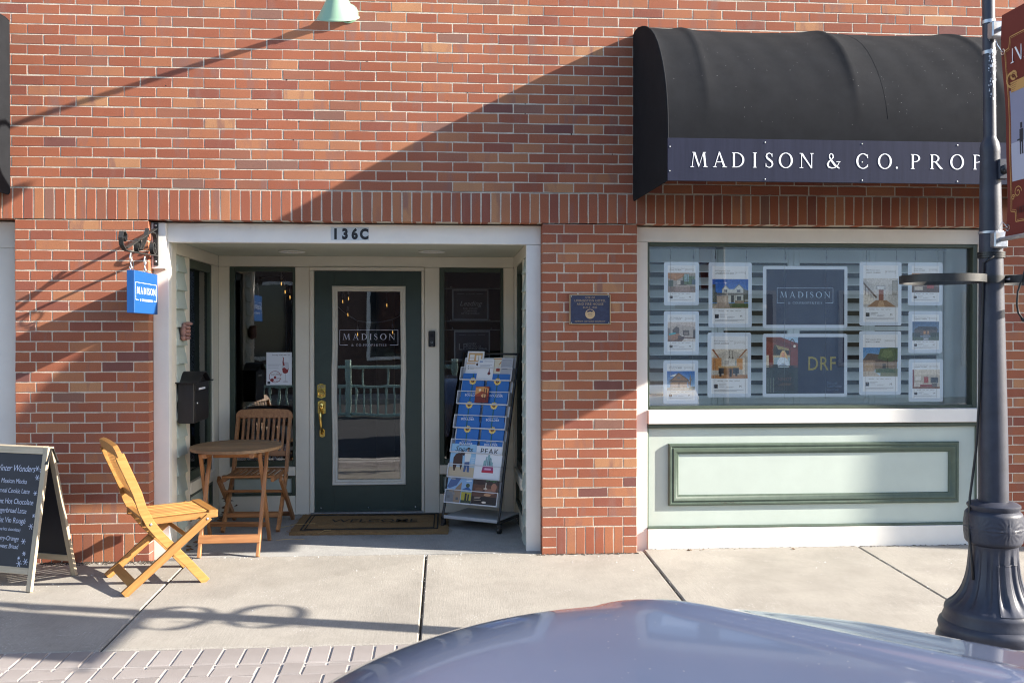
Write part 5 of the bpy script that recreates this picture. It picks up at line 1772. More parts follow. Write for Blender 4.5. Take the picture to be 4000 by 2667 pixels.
MB().lathe([(.022, 0), (.022, .008), (.016, .014), (.001, .016)], (0, 0, 0), 20, M=Matrix.Translation((xz(2.28) + .034, LY - .062, 2.276)) @ RX).build("outlet_cover", M_BLACK, lp, 40)
ck = MB()
for i in range(70):
    z = 2.70 + abs(rs.gauss(0, .09)) * rs.choice((1, 1, -.6)); a = rs.uniform(-2.2, -.5)
    s = rs.uniform(.002, .007)
    c = V3((xz(z) + .0292 * math.cos(a), LY + .0292 * math.sin(a), z)); u = V3((-math.sin(a), math.cos(a), 0))
    ck.add([c - u * s * .5 + V3((0, 0, -s)), c + u * s * .6 + V3((0, 0, -s * .7)), c + u * s * .4 + V3((0, 0, s)), c - u * s * .5 + V3((0, 0, s * .8))], [(0, 1, 2, 3)])
o = ck.build("paint_chips", pm("bare_zinc", (.55, .57, .62), .5), lp, fix=False); o["kind"] = "stuff"

# street banner on two arms
bn = thing("street_banner", "red brown vertical street banner with gold border on the lamp post", "banner", (LX, LY - .4, 2.45))
BXX = 2.600
for z in (2.93, 1.945):
    MB().tube([(xz(z), LY - .03, z), (BXX, LY - .10, z), (BXX, LY - .85, z + .01)], .0105, 10).build("banner_arm", M_STEEL if z > 2.5 else M_STEEL, bn, True)
    br_ = MB(); br_.box(xz(z) + .0 - .028, xz(z) + .040, LY - .078, LY - .030, z - .038, z + .038, .006)
    br_.build("arm_bracket", M_STEEL, bn)
M_BAN = pm("banner_rust", srgb(112, 42, 31), .8, var=.06, scale=6)
mb = MB()
y0, y1, z0, z1 = -2.150, -2.80, 1.945, 2.985
nx, nz = 14, 20
wav = lambda u, v: .010 * math.sin(v * 5.2 + u * 2.2) + .006 * math.sin(v * 11 + 1)
for s_ in (0, 1):
    o_ = len(mb.v)
    for j in range(nz + 1):
        for i in range(nx + 1):
            u, v = i / nx, j / nz
            edge = -.012 * math.sin(v * math.pi * 2 + .6) * (1 - u)
            mb.v.append(V3((BXX + wav(u, v) + s_ * .0015 + .012 * math.sin(math.pi * v), y0 + (y1 - y0) * u + edge, z0 + (z1 - z0) * v)))
    for j in range(nz):
        for i in range(nx):
            a = o_ + j * (nx + 1) + i
            mb.f.append((a, a + 1, a + nx + 2, a + nx + 1)); mb.m.append(0)
fab = mb.build("banner_fabric", M_BAN, bn, True, fix=False)


def onban(u, v, d=.0012):
    edge = -.012 * math.sin(v * math.pi * 2 + .6) * (1 - u)
    return V3((BXX + wav(u, v) - d + .012 * math.sin(math.pi * v), y0 + (y1 - y0) * u + edge, z0 + (z1 - z0) * v))


GOLD = ink(srgb(196, 150, 92)); GOLDD = ink(srgb(120, 80, 45)); PHOTO = ink(srgb(140, 142, 165)); SNOW = ink(srgb(175, 178, 195)); FIG = ink(srgb(42, 44, 52)); WHT = M_WHITE
bp_ = MB()


def bstrip(pts, w, d, mi):
    P = [onban(u, v, d) for u, v in pts]
    for a, b2 in zip(P, P[1:]):
        t_ = (b2 - a).normalized(); n_ = V3((1, 0, 0)).cross(t_) * w / 2
        bp_.add([a - n_, a + n_, b2 + n_, b2 - n_], [(0, 1, 2, 3)], mi)


def bgrid(u0, u1, v0, v1, d, mi, n=8):
    for i in range(n):
        for j in range(n):
            ua, ub = u0 + (u1 - u0) * i / n, u0 + (u1 - u0) * (i + 1) / n
            va, vb = v0 + (v1 - v0) * j / n, v0 + (v1 - v0) * (j + 1) / n
            bp_.add([onban(ua, va, d), onban(ub, va, d), onban(ub, vb, d), onban(ua, vb, d)], [(0, 1, 2, 3)], mi)


lin = lambda a, b2, n=16: [(a[0] + (b2[0] - a[0]) * i / n, a[1] + (b2[1] - a[1]) * i / n) for i in range(n + 1)]
for ofs, w in ((0, .0042), (.012, .0016)):
    L0, Bt, Tp = .045 + ofs, .070 + ofs * .6, .885 - ofs * .6
    path = lin((L0, Bt + .05), (L0, Tp - .05)) + [(L0 + .05, Tp - .045), (L0 + .065, Tp)] + lin((L0 + .065, Tp), (.9, Tp), 10)
    bstrip(path, w, .0016, 0)
    path = lin((L0, Bt + .05), (L0, Bt + .05), 1) + [(L0 + .05, Bt + .045), (L0 + .065, Bt)] + lin((L0 + .065, Bt), (.9, Bt), 10)
    bstrip(path, w, .0016, 0)
bgrid(.066, .95, .250, .655, .0014, 2)
bgrid(.066, .95, .250, .42, .0017, 3, 5)
for (u, v, h) in ((.19, .36, .14), (.36, .35, .15), (.6, .36, .14)):
    bgrid(u - .012, u + .012, v + h * .82, v + h, .0021, 4, 2)
    bgrid(u - .022, u + .022, v + h * .38, v + h * .80, .0021, 4, 2)
    bgrid(u - .020, u - .004, v, v + h * .38, .0021, 4, 2); bgrid(u + .004, u + .020, v, v + h * .38, .0021, 4, 2)
    bgrid(u - .05, u - .022, v + h * .45, v + h * .5, .0021, 4, 2)
bgrid(.085, .95, .645, .690, .0022, 0, 6)                        # ribbon
for k in range(5):
    bstrip(lin((.085, .648 + k * .008), (.125 + k * .01, .647 + k * .009), 4), .002, .0026, 1)
for r0, cu_, cv in ((.055, .105, .700), (.030, .130, .716)):
    bstrip([(cu_ + r0 * 1.1 * math.cos(a), cv + r0 * .55 * math.sin(a)) for a in [i * .35 for i in range(16)]], .010, .0024, 0)
    bstrip([(cu_ + r0 * .7 * math.cos(a), cv + r0 * .35 * math.sin(a)) for a in [i * .35 for i in range(16)]], .003, .0028, 1)
for cu_, cv, r0 in ((.125, .200, .045), (.070, .180, .022), (.24, .205, .03)):
    bstrip([(cu_ + r0 * (1 - i / 26) * math.cos(i * .42), cv + r0 * .62 * (1 - i / 26) * math.sin(i * .42)) for i in range(22)], .004, .0016, 0)
bp_.build("banner_print", [GOLD, GOLDD, PHOTO, SNOW, FIG], bn, fix=False)
q = 0
for c in "NIWOT":
    if c == "W":
        text("letter", "W", .100, M_WHITE, bn, onban(.118, .768, .0045) + V3((0, -q - .05, 0)), (0, -1, 0), (0, 0, 1), sx=.8)
        q += .115
        continue
    tx = MB()
    serif_mb(tx, c, .100, onban(.118, .768, .0045) + V3((0, -q, 0)), (0, -1, 0), (0, 0, 1), sx=.85, t=.002)
    q += (glyph(c)[1] + .08) * .100 * .85
    tx.build("letter", M_WHITE, bn, fix=False)
text("lettering", "1875", .030, ink(srgb(70, 32, 28)), bn, onban(.105, .105, .002), (0, -1, 0), (0, 0, 1), align='LEFT', off=.03, lift=.001)
for (u, v) in ((.022, .835), (.022, .050)):
    c = onban(u, v, .002)
    MB().lathe([(.010, 0), (.013, .0012), (.016, 0)], (0, 0, 0), 18, M=Matrix.Translation(c) @ Matrix.Rotation(rad(-90), 4, 'Y'), cap=False).build("grommet", M_CHROME, bn, True)
    MB().tube([c, c + V3((.005, .05, .05 if v > .5 else .035)), (xz(c.z) - .01, LY - .06, c.z + .10 if v > .5 else c.z - .02)], .0016, 5).build("tie_wire", M_CHROME, bn, True)

# cables on the post
cab = [(xz(1.87) - .02, LY - .057, 1.87), (xz(1.85) - .056, LY - .03, 1.84), (LX - .072, LY - .02, 1.55), (LX - .078, LY - .01, 1.2), (LX - .088, LY, .95), (LX - .112, LY + .01, .72), (LX - .126, LY - .01, .60), (LX - .132, LY - .02, .55), (LX - .118, LY - .02, .42), (LX - .122, LY - .04, .34)]
tag(MB().tube(cab, .0058, 8).build("power_cable", M_BLACK, None, True), "long black cable running down the lamp post's near side to its base", "cable")
c2 = [(xz(1.9) + .03, LY - .05, 1.885), (xz(1.87) - .03, LY - .052, 1.862), (xz(1.87) + .05, LY - .02, 1.868)]
cb2 = [(2.700, LY - .14, 1.93), (2.706, LY - .13, 1.86), (2.690, LY - .11, 1.78), (2.668, LY - .10, 1.70), (2.664, LY - .10, 1.64), (2.672, LY - .10, 1.60), (2.690, LY - .10, 1.575)]
cc = MB().tube(cb2, .005, 8)
cc.tube([cb2[-1], (cb2[-1][0] + .010, cb2[-1][1], cb2[-1][2] - .012)], .009, 8)
tag(cc.build("loose_cable", M_BLACK, None, True), "short black cable end dangling below the street banner", "cable")
for k in range(3):
    z = 1.868 + k * .010
    MB().lathe([(.0555, -.005), (.062, -.004), (.062, .004), (.0555, .005)], (xz(z), LY, z), 28, cap=False).build("cable_coil", M_BLACK, lp, 40)

# ------------------------------------------------------------------ displays hung in the shop window
DY_ = .345
W_ = lambda c: ink(srgb(*c))


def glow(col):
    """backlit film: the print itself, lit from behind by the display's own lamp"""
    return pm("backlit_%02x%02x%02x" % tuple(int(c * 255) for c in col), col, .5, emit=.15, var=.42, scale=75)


displays = [
    # x0, x1, z0, z1, kind, street, town, label
    (1.5825, 1.8388, 1.7097, 2.025, 'living', "3597 Promontory Court", "Boulder, CO 80304", "small listing panel with a timber ceilinged living room, topmost at the plaque end"),
    (1.5818, 1.8394, 1.3523, 1.6687, 'sofa', "4721 Lonsdale Street", "Denver, CO 80239", "small listing panel with a turquoise sofa, middle one at the plaque end"),
    (1.5785, 1.8349, .9958, 1.3134, 'garage', "4605 Quincy Avenue", "Firestone, CO 80504", "small listing panel with a brown house and garage, lowest at the plaque end"),
    (1.9117, 2.2312, 1.5516, 2.023, 'white', "5025 Empson Circle", "LONGMONT, CO 80503", "tall listing panel with a white gabled house under deep blue sky"),
    (1.9049, 2.2272, 1.0423, 1.5133, 'kitchen', "9260 Shooting Star Court", "NIWOT, CO 80503", "tall listing panel with a warm timber kitchen"),
    (2.316, 2.950, 1.5457, 1.9998, 'logo', "", "", "wide navy display with the white framed shop logo"),
    (2.316, 2.9502, 1.0428, 1.5045, 'agent', "", "", "wide navy display with a woman in white beside large yellow letters"),
    (3.0435, 3.3605, 1.5653, 2.0332, 'hall', "7061 Pioneer Lane", "NIWOT, CO 80503", "tall listing panel with a pale entrance hall and staircase"),
    (3.0425, 3.3583, 1.0539, 1.524, 'stone', "7187 Longview Drive", "NIWOT, CO 80503", "tall listing panel with a stone house and leafy tree"),
    (3.412, 3.6748, 1.7141, 2.0314, 'den', "320 4th Street", "Boulder, CO 80302", "small listing panel behind the hanging plant ring, topmost at the lamp post end"),
    (3.4173, 3.6735, 1.3615, 1.6723, 'dusk', "3721 Crescent Court Lane", "Longmont, CO 80503", "small listing panel with a dusk lit house, middle one at the lamp post end"),
    (3.4199, 3.6816, 1.0033, 1.3179, 'red', "1776 Garden Drive #4", "Longmont, CO 80501", "small listing panel with a red trimmed living room, lowest at the lamp post end"),
]


def house_art(kind, w, h):
    """printed photograph as flat coloured shapes, unit square scaled to w x h"""
    s = lambda pts: [(x * w, y * h) for x, y in pts]
    R = lambda c, x0, x1, y0, y1: (c, s(rc(x0, x1, y0, y1)))
    P = lambda c, *pts: (c, s(pts))
    def skyb(a, b2): return [R(tuple(int(a[k] + (b2[k] - a[k]) * i / 5) for k in range(3)), 0, 1, 1 - (i + 1) / 6, 1 - i / 6) for i in range(6)]
    if kind == 'white':
        return skyb((30, 82, 165), (95, 145, 205)) + [R((60, 66, 58), 0, .09, .2, .82), R((70, 76, 66), 0, .13, .2, .55), R((70, 75, 72), .82, 1, .2, .62), P((75, 80, 76), (.8, .55), (.86, .66), (1, .62), (1, .4), (.8, .4)),
            R((176, 184, 186), .27, .86, .2, .66), P((186, 194, 196), (.27, .66), (.37, .78), (.47, .66)), P((120, 126, 130), (.255, .655), (.37, .80), (.485, .655), (.455, .655), (.37, .765), (.285, .655)), P((186, 194, 196), (.60, .66), (.74, .82), (.88, .66)), P((112, 118, 122), (.585, .655), (.74, .845), (.895, .655), (.86, .655), (.74, .80), (.62, .655)),
            P((96, 98, 100), (.05, .48), (.16, .53), (.86, .53), (.93, .47), (.80, .46), (.08, .45)), R((86, 96, 110), .33, .41, .55, .64), R((86, 96, 110), .68, .78, .55, .64), R((150, 140, 132), .12, .44, .2, .44), R((166, 156, 146), .14, .42, .2, .40), R((66, 70, 76), .52, .60, .2, .45), R((130, 130, 126), .62, .64, .18, .46), R((76, 84, 92), .68, .80, .28, .42), R((130, 116, 104), .62, .88, .18, .27), R((180, 184, 186), .90, 1, .24, .26), R((180, 184, 186), .90, 1, .29, .31),
            R((104, 108, 92), 0, 1, 0, .18), P((150, 138, 128), (.0, .0), (.14, .2), (.45, .2), (.5, .0)), R((78, 92, 60), .55, 1, .04, .17), R((150, 142, 128), 0, 1, 0, .035)]
    if kind == 'garage':
        return skyb((40, 100, 175), (150, 185, 215)) + [P((205, 215, 225), (.1, .75), (.3, .85), (.55, .8), (.6, .72), (.3, .7)), R((92, 70, 56), .82, .86, .2, .7), P((110, 95, 85), (.80, .55), (.84, .85), (.88, .55), (.98, .78), (.86, .45)), P((70, 58, 52), (.1, .52), (.42, .92), (.78, .56), (.78, .5), (.1, .46)), P((128, 98, 74), (.16, .15), (.16, .52), (.42, .86), (.72, .56), (.72, .15)), P((60, 52, 48), (.05, .44), (.12, .52), (.78, .52), (.82, .44)), R((150, 120, 92), .12, .40, .16, .42), R((170, 138, 106), .14, .38, .16, .38), R((176, 142, 108), .46, .72, .16, .38), R((90, 95, 105), .36, .48, .60, .72), R((120, 100, 85), .74, .84, .2, .46), R((175, 165, 155), 0, 1, 0, .16), R((110, 110, 80), .8, 1, .06, .2)]
    if kind == 'kitchen':
        return [R((170, 168, 162), 0, 1, 0, 1), P((196, 192, 184), (0, .72), (.5, 1), (1, .74), (1, 1), (0, 1)), P((140, 90, 56), (.0, 1), (.06, 1), (.24, .68), (.2, .68)), P((140, 90, 56), (1, 1), (.95, 1), (.74, .7), (.78, .7)), R((178, 128, 78), .02, .28, .28, .70), R((160, 112, 64), .05, .14, .30, .66), R((186, 138, 88), .70, .92, .3, .68), R((120, 150, 165), .45, .68, .44, .60), R((190, 190, 186), .33, .66, .42, .66), R((150, 150, 148), .36, .48, .46, .62), R((60, 62, 66), .2, .76, .16, .36), R((182, 156, 116), .18, .78, .36, .42), R((128, 92, 58), .34, .60, .12, .36), R((160, 120, 84), 0, 1, 0, .12), R((40, 40, 42), .22, .28, .06, .32), R((40, 40, 42), .50, .56, .05, .32), R((40, 40, 42), .66, .72, .08, .34), R((45, 42, 40), .49, .5, .74, .96), R((45, 42, 40), .58, .59, .72, .94), P((60, 52, 46), (.46, .70), (.53, .70), (.50, .76)), P((60, 52, 46), (.55, .68), (.62, .68), (.59, .74)), R((205, 200, 190), .86, .92, .14, .7)]
    if kind == 'living':
        return [R((150, 146, 142), 0, 1, 0, 1), P((150, 110, 76), (0, 1), (0, .72), (.28, .60), (.70, .88), (.78, 1)), P((168, 126, 88), (0, .95), (0, .85), (.3, .7), (.5, .82), (.55, .95)), R((88, 110, 82), .55, .97, .40, .84), R((130, 160, 170), .60, .76, .55, .95), R((70, 74, 70), .70, .715, .40, .9), R((70, 74, 70), .86, .875, .40, .9), R((70, 74, 70), .55, .97, .62, .635), R((70, 82, 72), .02, .20, .25, .62), R((60, 56, 52), .46, .60, .36, .60), R((186, 182, 178), .34, .46, .40, .60), R((120, 104, 96), 0, 1, 0, .30), P((142, 124, 118), (.25, .05), (.28, .30), (.80, .30), (.82, .05)), P((166, 156, 152), (.28, .28), (.34, .36), (.76, .36), (.80, .28)), R((90, 84, 80), .40, .68, .36, .40), R((70, 90, 110), .88, 1, .40, .66)]
    if kind == 'sofa':
        return [R((168, 164, 164), 0, 1, 0, 1), P((190, 184, 184), (0, .72), (.4, .86), (1, .74), (1, 1), (0, 1)), R((120, 116, 118), 0, .10, .3, .68), P((92, 88, 90), (.18, .6), (.3, .78), (.42, .7), (.42, .4), (.18, .4)), R((86, 80, 80), .55, .78, .32, .58), R((130, 120, 118), .60, .74, .36, .48), P((72, 166, 184), (.05, .28), (.06, .42), (.28, .46), (.32, .34), (.26, .24)), R((110, 92, 86), 0, 1, 0, .22), P((150, 120, 104), (.0, .30), (.4, .42), (.5, .22), (.2, .05), (0, .1)), R((84, 74, 76), .38, .60, .10, .30), R((205, 205, 208), .5, .58, .26, .32), R((75, 70, 74), .92, 1, .2, .6), P((196, 194, 196), (.5, .0), (.6, .16), (1, .14), (1, 0))]
    if kind == 'hall':
        return [R((168, 170, 172), 0, 1, 0, 1), P((190, 192, 194), (.2, .8), (.8, .8), (1, 1), (0, 1)), R((186, 188, 190), .30, .72, .22, .84), R((150, 156, 164), .36, .64, .60, .76), R((200, 206, 212), .40, .60, .62, .72), R((128, 76, 62), .44, .58, .24, .60), R((180, 186, 194), .37, .43, .24, .58), R((180, 186, 194), .59, .65, .24, .58), P((90, 72, 62), (0, .88), (.0, .80), (.36, .30), (.40, .34)), P((200, 198, 194), (0, .62), (.30, .28), (.30, .1), (0, .1)), R((74, 60, 52), .05, .065, .42, .80), R((74, 60, 52), .13, .145, .36, .68), R((74, 60, 52), .21, .225, .3, .58), P((138, 106, 80), (.1, 0), (.36, .24), (.66, .24), (.95, 0)), P((170, 140, 110), (.4, .0), (.46, .22), (.56, .22), (.62, .0)), R((120, 118, 112), .82, .98, .42, .92), R((150, 150, 144), .84, .96, .5, .88)]
    if kind == 'stone':
        return skyb((86, 136, 188), (170, 195, 215)) + [P((92, 84, 80), (0, .58), (.14, .80), (.5, .76), (.62, .58), (.62, .54), (0, .54)), R((150, 132, 118), 0, .34, .18, .56), R((168, 146, 122), .04, .30, .16, .44), R((128, 112, 100), .34, .98, .24, .54), P((86, 80, 78), (.34, .52), (.44, .60), (1, .58), (1, .50)), R((60, 58, 58), .56, .66, .24, .44), P((78, 98, 70), (.42, .62), (.5, .96), (.8, 1), (1, .98), (1, .6), (.8, .50), (.6, .55)), P((100, 118, 84), (.5, .7), (.6, .92), (.82, .9), (.88, .7), (.7, .62)), R((66, 54, 46), .70, .725, .22, .62), R((96, 108, 76), .36, 1, .12, .26), P((72, 90, 58), (.4, .14), (.46, .28), (.6, .24), (.7, .30), (.86, .24), (.95, .12)), P((176, 168, 158), (0, 0), (0, .18), (.3, .18), (.52, 0)), R((120, 122, 96), .5, 1, 0, .12)]
    if kind == 'den':
        return [R((120, 104, 92), 0, 1, 0, 1), R((88, 70, 58), 0, 1, .0, .3), R((160, 120, 88), .0, .3, .55, 1), R((70, 62, 60), .3, .75, .4, .8), R((180, 160, 130), .8, .95, .5, .9), R((150, 60, 50), .55, .8, .2, .38), R((190, 184, 176), .1, .4, .12, .3)]
    if kind == 'dusk':
        return skyb((70, 100, 140), (120, 140, 165)) + [P((60, 62, 70), (.05, .55), (.25, .75), (.9, .72), (.98, .55)), R((92, 84, 86), .08, .94, .25, .56), R((190, 140, 96), .42, .50, .34, .50), R((170, 130, 100), .56, .62, .34, .50), R((50, 58, 60), .0, .3, .18, .4), R((50, 62, 58), .68, 1, .18, .42), R((120, 128, 140), .40, .62, 0, .3), R((80, 92, 80), 0, .4, 0, .18), R((80, 92, 80), .62, 1, 0, .18), R((175, 180, 190), .44, .58, .04, .1)]
    return [R((172, 168, 160), 0, 1, 0, 1), R((198, 194, 186), 0, 1, .72, 1), R((70, 72, 76), .66, .94, .30, .60), R((150, 56, 50), .42, .58, .30, .62), R((120, 44, 42), .0, .06, 0, 1), R((96, 90, 86), .70, .90, .10, .28), P((186, 182, 178), (.04, .1), (.08, .34), (.36, .34), (.40, .1)), R((130, 60, 54), .28, .72, .08, .22), R((120, 84, 64), 0, 1, 0, .10), R((60, 62, 70), .72, .9, .4, .56), R((205, 205, 205), .1, .3, .45, .66)]


U3, W3 = V3((1, 0, 0)), V3((0, 0, 1))
DK = W_((40, 44, 62)); GRY = W_((120, 126, 140))


def rrect(x0, x1, z0, z1, r, n=5):
    p = []
    for cx, cz, a0 in ((x1 - r, z0 + r, -90), (x1 - r, z1 - r, 0), (x0 + r, z1 - r, 90), (x0 + r, z0 + r, 180)):
        for i in range(n + 1):
            a = rad(a0 + 90 * i / n); p.append((cx + r * math.cos(a), cz + r * math.sin(a)))
    return p


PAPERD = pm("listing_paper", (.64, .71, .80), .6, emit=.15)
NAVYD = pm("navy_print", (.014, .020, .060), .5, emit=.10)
for (x0, x1, z0, z1, kind, street, town, label) in displays:
    d = thing("display_panel", label, "window display", ((x0 + x1) / 2, DY_, z0), "listing panels hung in the shop window")
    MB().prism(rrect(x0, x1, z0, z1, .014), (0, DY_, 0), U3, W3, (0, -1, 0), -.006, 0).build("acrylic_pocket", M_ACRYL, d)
    m = .026 if kind not in ('logo', 'agent') else .024
    a0, a1, b0, b1 = x0 + m, x1 - m, z0 + m, z1 - m
    O = V3((a0, DY_ - .0008, b0))
    w, h = a1 - a0, b1 - b0
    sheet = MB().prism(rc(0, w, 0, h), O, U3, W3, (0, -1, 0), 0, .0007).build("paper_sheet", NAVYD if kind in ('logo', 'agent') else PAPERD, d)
    O = O + V3((0, -.0007, 0))
    if kind == 'logo':
        logo(sheet, glow(srgb(170, 195, 220)), O + U3 * (w * .495) + W3 * (h * .53), U3, W3, w * .72, t=.0008)
    elif kind == 'agent':
        ww = w * .405
        S = lambda pts: [(x * ww, y * h) for x, y in pts]
        R = lambda c, xa, xb, ya, yb: (c, S(rc(xa, xb, ya, yb)))
        art(sheet, O, U3, W3, [R((118, 62, 56), 0, 1, .3, 1), ((150, 185, 215), S([(.45, 1), (1, .89), (1, 1)])), ((96, 50, 46), S([(0, .99), (.2, 1), (1, .82), (1, .78), (0, .93)])), ((38, 38, 36), S([(.22, .74), (.24, .86), (.30, .87), (.70, .80), (.72, .72), (.70, .70), (.22, .66)])), ((148, 138, 96), S([(.30, .86), (.38, .78), (.72, .76), (.70, .80)])), ((34, 34, 34), S([(.22, .66), (.72, .70), (.72, .74), (.36, .78), (.30, .86), (.22, .80)])), R((176, 168, 140), .22, .76, .50, .68), R((140, 170, 190), .24, .74, .5, .64), R((70, 60, 60), .30, .31, .5, .64), R((200, 195, 180), 0, .08, .42, .68), R((40, 40, 44), .745, .76, .4, .92), ((40, 40, 44), S([(.745, .92), (.78, .965), (.84, .97), (.89, .93), (.90, .88), (.885, .88), (.87, .92), (.83, .95), (.79, .945), (.76, .91)])), ((225, 225, 215), circ(.89 * ww, .84 * h, .04 * ww)),
            ((205, 170, 120), S([(.42, .62), (.45, .72), (.50, .76), (.58, .76), (.64, .70), (.68, .60), (.64, .56), (.46, .58)])), ((205, 150, 122), circ(.535 * ww, .685 * h, .055 * ww, 14, .05 * h)), ((215, 185, 135), S([(.45, .70), (.50, .76), (.58, .76), (.63, .68), (.60, .66), (.56, .73), (.49, .72), (.47, .66)])), ((196, 214, 232), S([(.33, .50), (.37, .60), (.46, .645), (.60, .64), (.70, .58), (.74, .49), (.66, .45), (.40, .46)])), ((150, 170, 196), S([(.40, .50), (.52, .54), (.66, .50), (.64, .48), (.42, .48)])), ((40, 44, 46), S([(.46, .46), (.66, .46), (.64, .38), (.42, .40)])),
            R((46, 56, 58), 0, 1, .0, .42), R((60, 74, 74), 0, 1, .485, .50), R((34, 44, 46), 0, 1, .42, .47), R((34, 44, 46), .20, .36, .30, .52), R((34, 44, 46), .76, .86, .30, .50), ((36, 34, 36), S([(.25, .05), (.27, .24), (.40, .38), (.58, .42), (.76, .38), (.88, .24), (.90, .05)])), ((84, 62, 40), S([(.36, .14), (.52, .19), (.80, .18), (.76, .15), (.56, .14)])), R((150, 160, 140), .05, .06, .02, .28), R((150, 160, 140), .14, .15, .02, .28), R((150, 160, 140), .22, .23, .02, .28)], "photo_print", glow)
        text("lettering", "NIWOT", .026, W_((150, 92, 66)), sheet, O + U3 * (.58 * ww) + W3 * (.225 * h), U3, W3, sx=.8, lift=.0028)
        text("lettering", "DRF", .100, glow(srgb(140, 132, 52)), sheet, O + U3 * (.71 * w) + W3 * (.415 * h), U3, W3, sx=.80, off=.012, space=1.08)
        text("lettering", "Deborah\nRead Fowler", .0165, W_((150, 165, 195)), sheet, O + U3 * (.775 * w) + W3 * (.165 * h), U3, W3, align='LEFT', sx=.95)
        text("lettering", "REALTOR®", .0125, W_((120, 135, 165)), sheet, O + U3 * (.775 * w) + W3 * (.048 * h), U3, W3, align='LEFT')
    else:
        k = 1.25 if w > .24 else 1.0
        p0, p1 = .265 * h, (.775 if w > .24 else .80) * h
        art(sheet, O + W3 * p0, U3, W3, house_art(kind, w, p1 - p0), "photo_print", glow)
        text("lettering", street, .0085 * k, GRY, sheet, O + U3 * (.07 * w) + W3 * (.905 * h), U3, W3, align='LEFT', shear=.25, sx=.9)
        text("lettering", town, .0075 * k, DK, sheet, O + U3 * (.07 * w) + W3 * (.862 * h), U3, W3, align='LEFT', off=.03)
        logo(sheet, DK, O + U3 * (.775 * w) + W3 * (.885 * h), U3, W3, .30 * w, sub=False, t=.0007)
        text("lettering", "FEATURES     5 Bed     4 Bath     4,093 Sq Ft", .0052 * k, DK, sheet, O + U3 * (.48 * w) + W3 * (.215 * h), U3, W3)
        text("lettering", "M", .013 * k, DK, sheet, O + U3 * (.80 * w) + W3 * (.110 * h), U3, W3)
        gl = [(150, 120, 105), (96, 88, 92), (120, 96, 84)][len(label) % 3]
        art(sheet, O, U3, W3, [(gl, rc(.07 * w, .18 * w, .095 * h, .165 * h)), ((200, 170, 150), circ(.125 * w, .14 * h, .025 * w)), ((70, 78, 98), rc(.125 * w - .03 * w, .125 * w + .03 * w, .095 * h, .118 * h)),
                               ((120, 126, 140), rc(.21 * w, .42 * w, .158 * h, .164 * h)), ((150, 156, 170), rc(.21 * w, .35 * w, .142 * h, .147 * h)), ((150, 156, 170), rc(.21 * w, .36 * w, .118 * h, .123 * h)), ((150, 156, 170), rc(.40 * w, .62 * w, .118 * h, .123 * h)), ((150, 156, 170), rc(.40 * w, .58 * w, .104 * h, .109 * h)), ((140, 146, 160), rc(.07 * w, .90 * w, .066 * h, .070 * h)), ((140, 146, 160), rc(.07 * w, .88 * w, .055 * h, .059 * h)), ((140, 146, 160), rc(.07 * w, .70 * w, .044 * h, .048 * h)), ((176, 182, 194), rc(0, w, .245 * h, .248 * h))], "small_print")
# hooks and suspension wires
for (xa, xb, zt, hw) in ((1.5825, 1.8388, 2.025, "timber ceiling living room panel"), (1.9117, 2.2312, 2.023, "white gabled house panel"), (2.43, 2.83, 2.0, "navy logo display"), (3.0435, 3.3605, 2.033, "staircase hall panel"), (3.412, 3.6748, 2.031, "panel behind the plant ring")):
    for x, hs_ in ((xa + .045, "left"), (xb - .045, "right")):
        h_ = thing("hook_hanger", "slim chrome hook at the " + hs_ + " end of the " + hw, "hook", (x, .34, zt), "chrome hooks along the window rail")
        MB().tube([(x, .3385, 2.128), (x, .330, 2.132), (x - .003, .328, 2.115), (x, .330, 2.095)], .0022, 6).build("hook", M_CHROME, h_, True)
        MB().tube([(x, .330, 2.098), (x, .330, 2.045)], .0042, 8).build("gripper", M_CHROME, h_, True)
        MB().tube([(x, .330, 2.046), (x, .3405, zt - .02), (x, .3405, 1.03 if x > 1.0 else zt)], .0009, 4).build("wire", M_STEEL, h_)

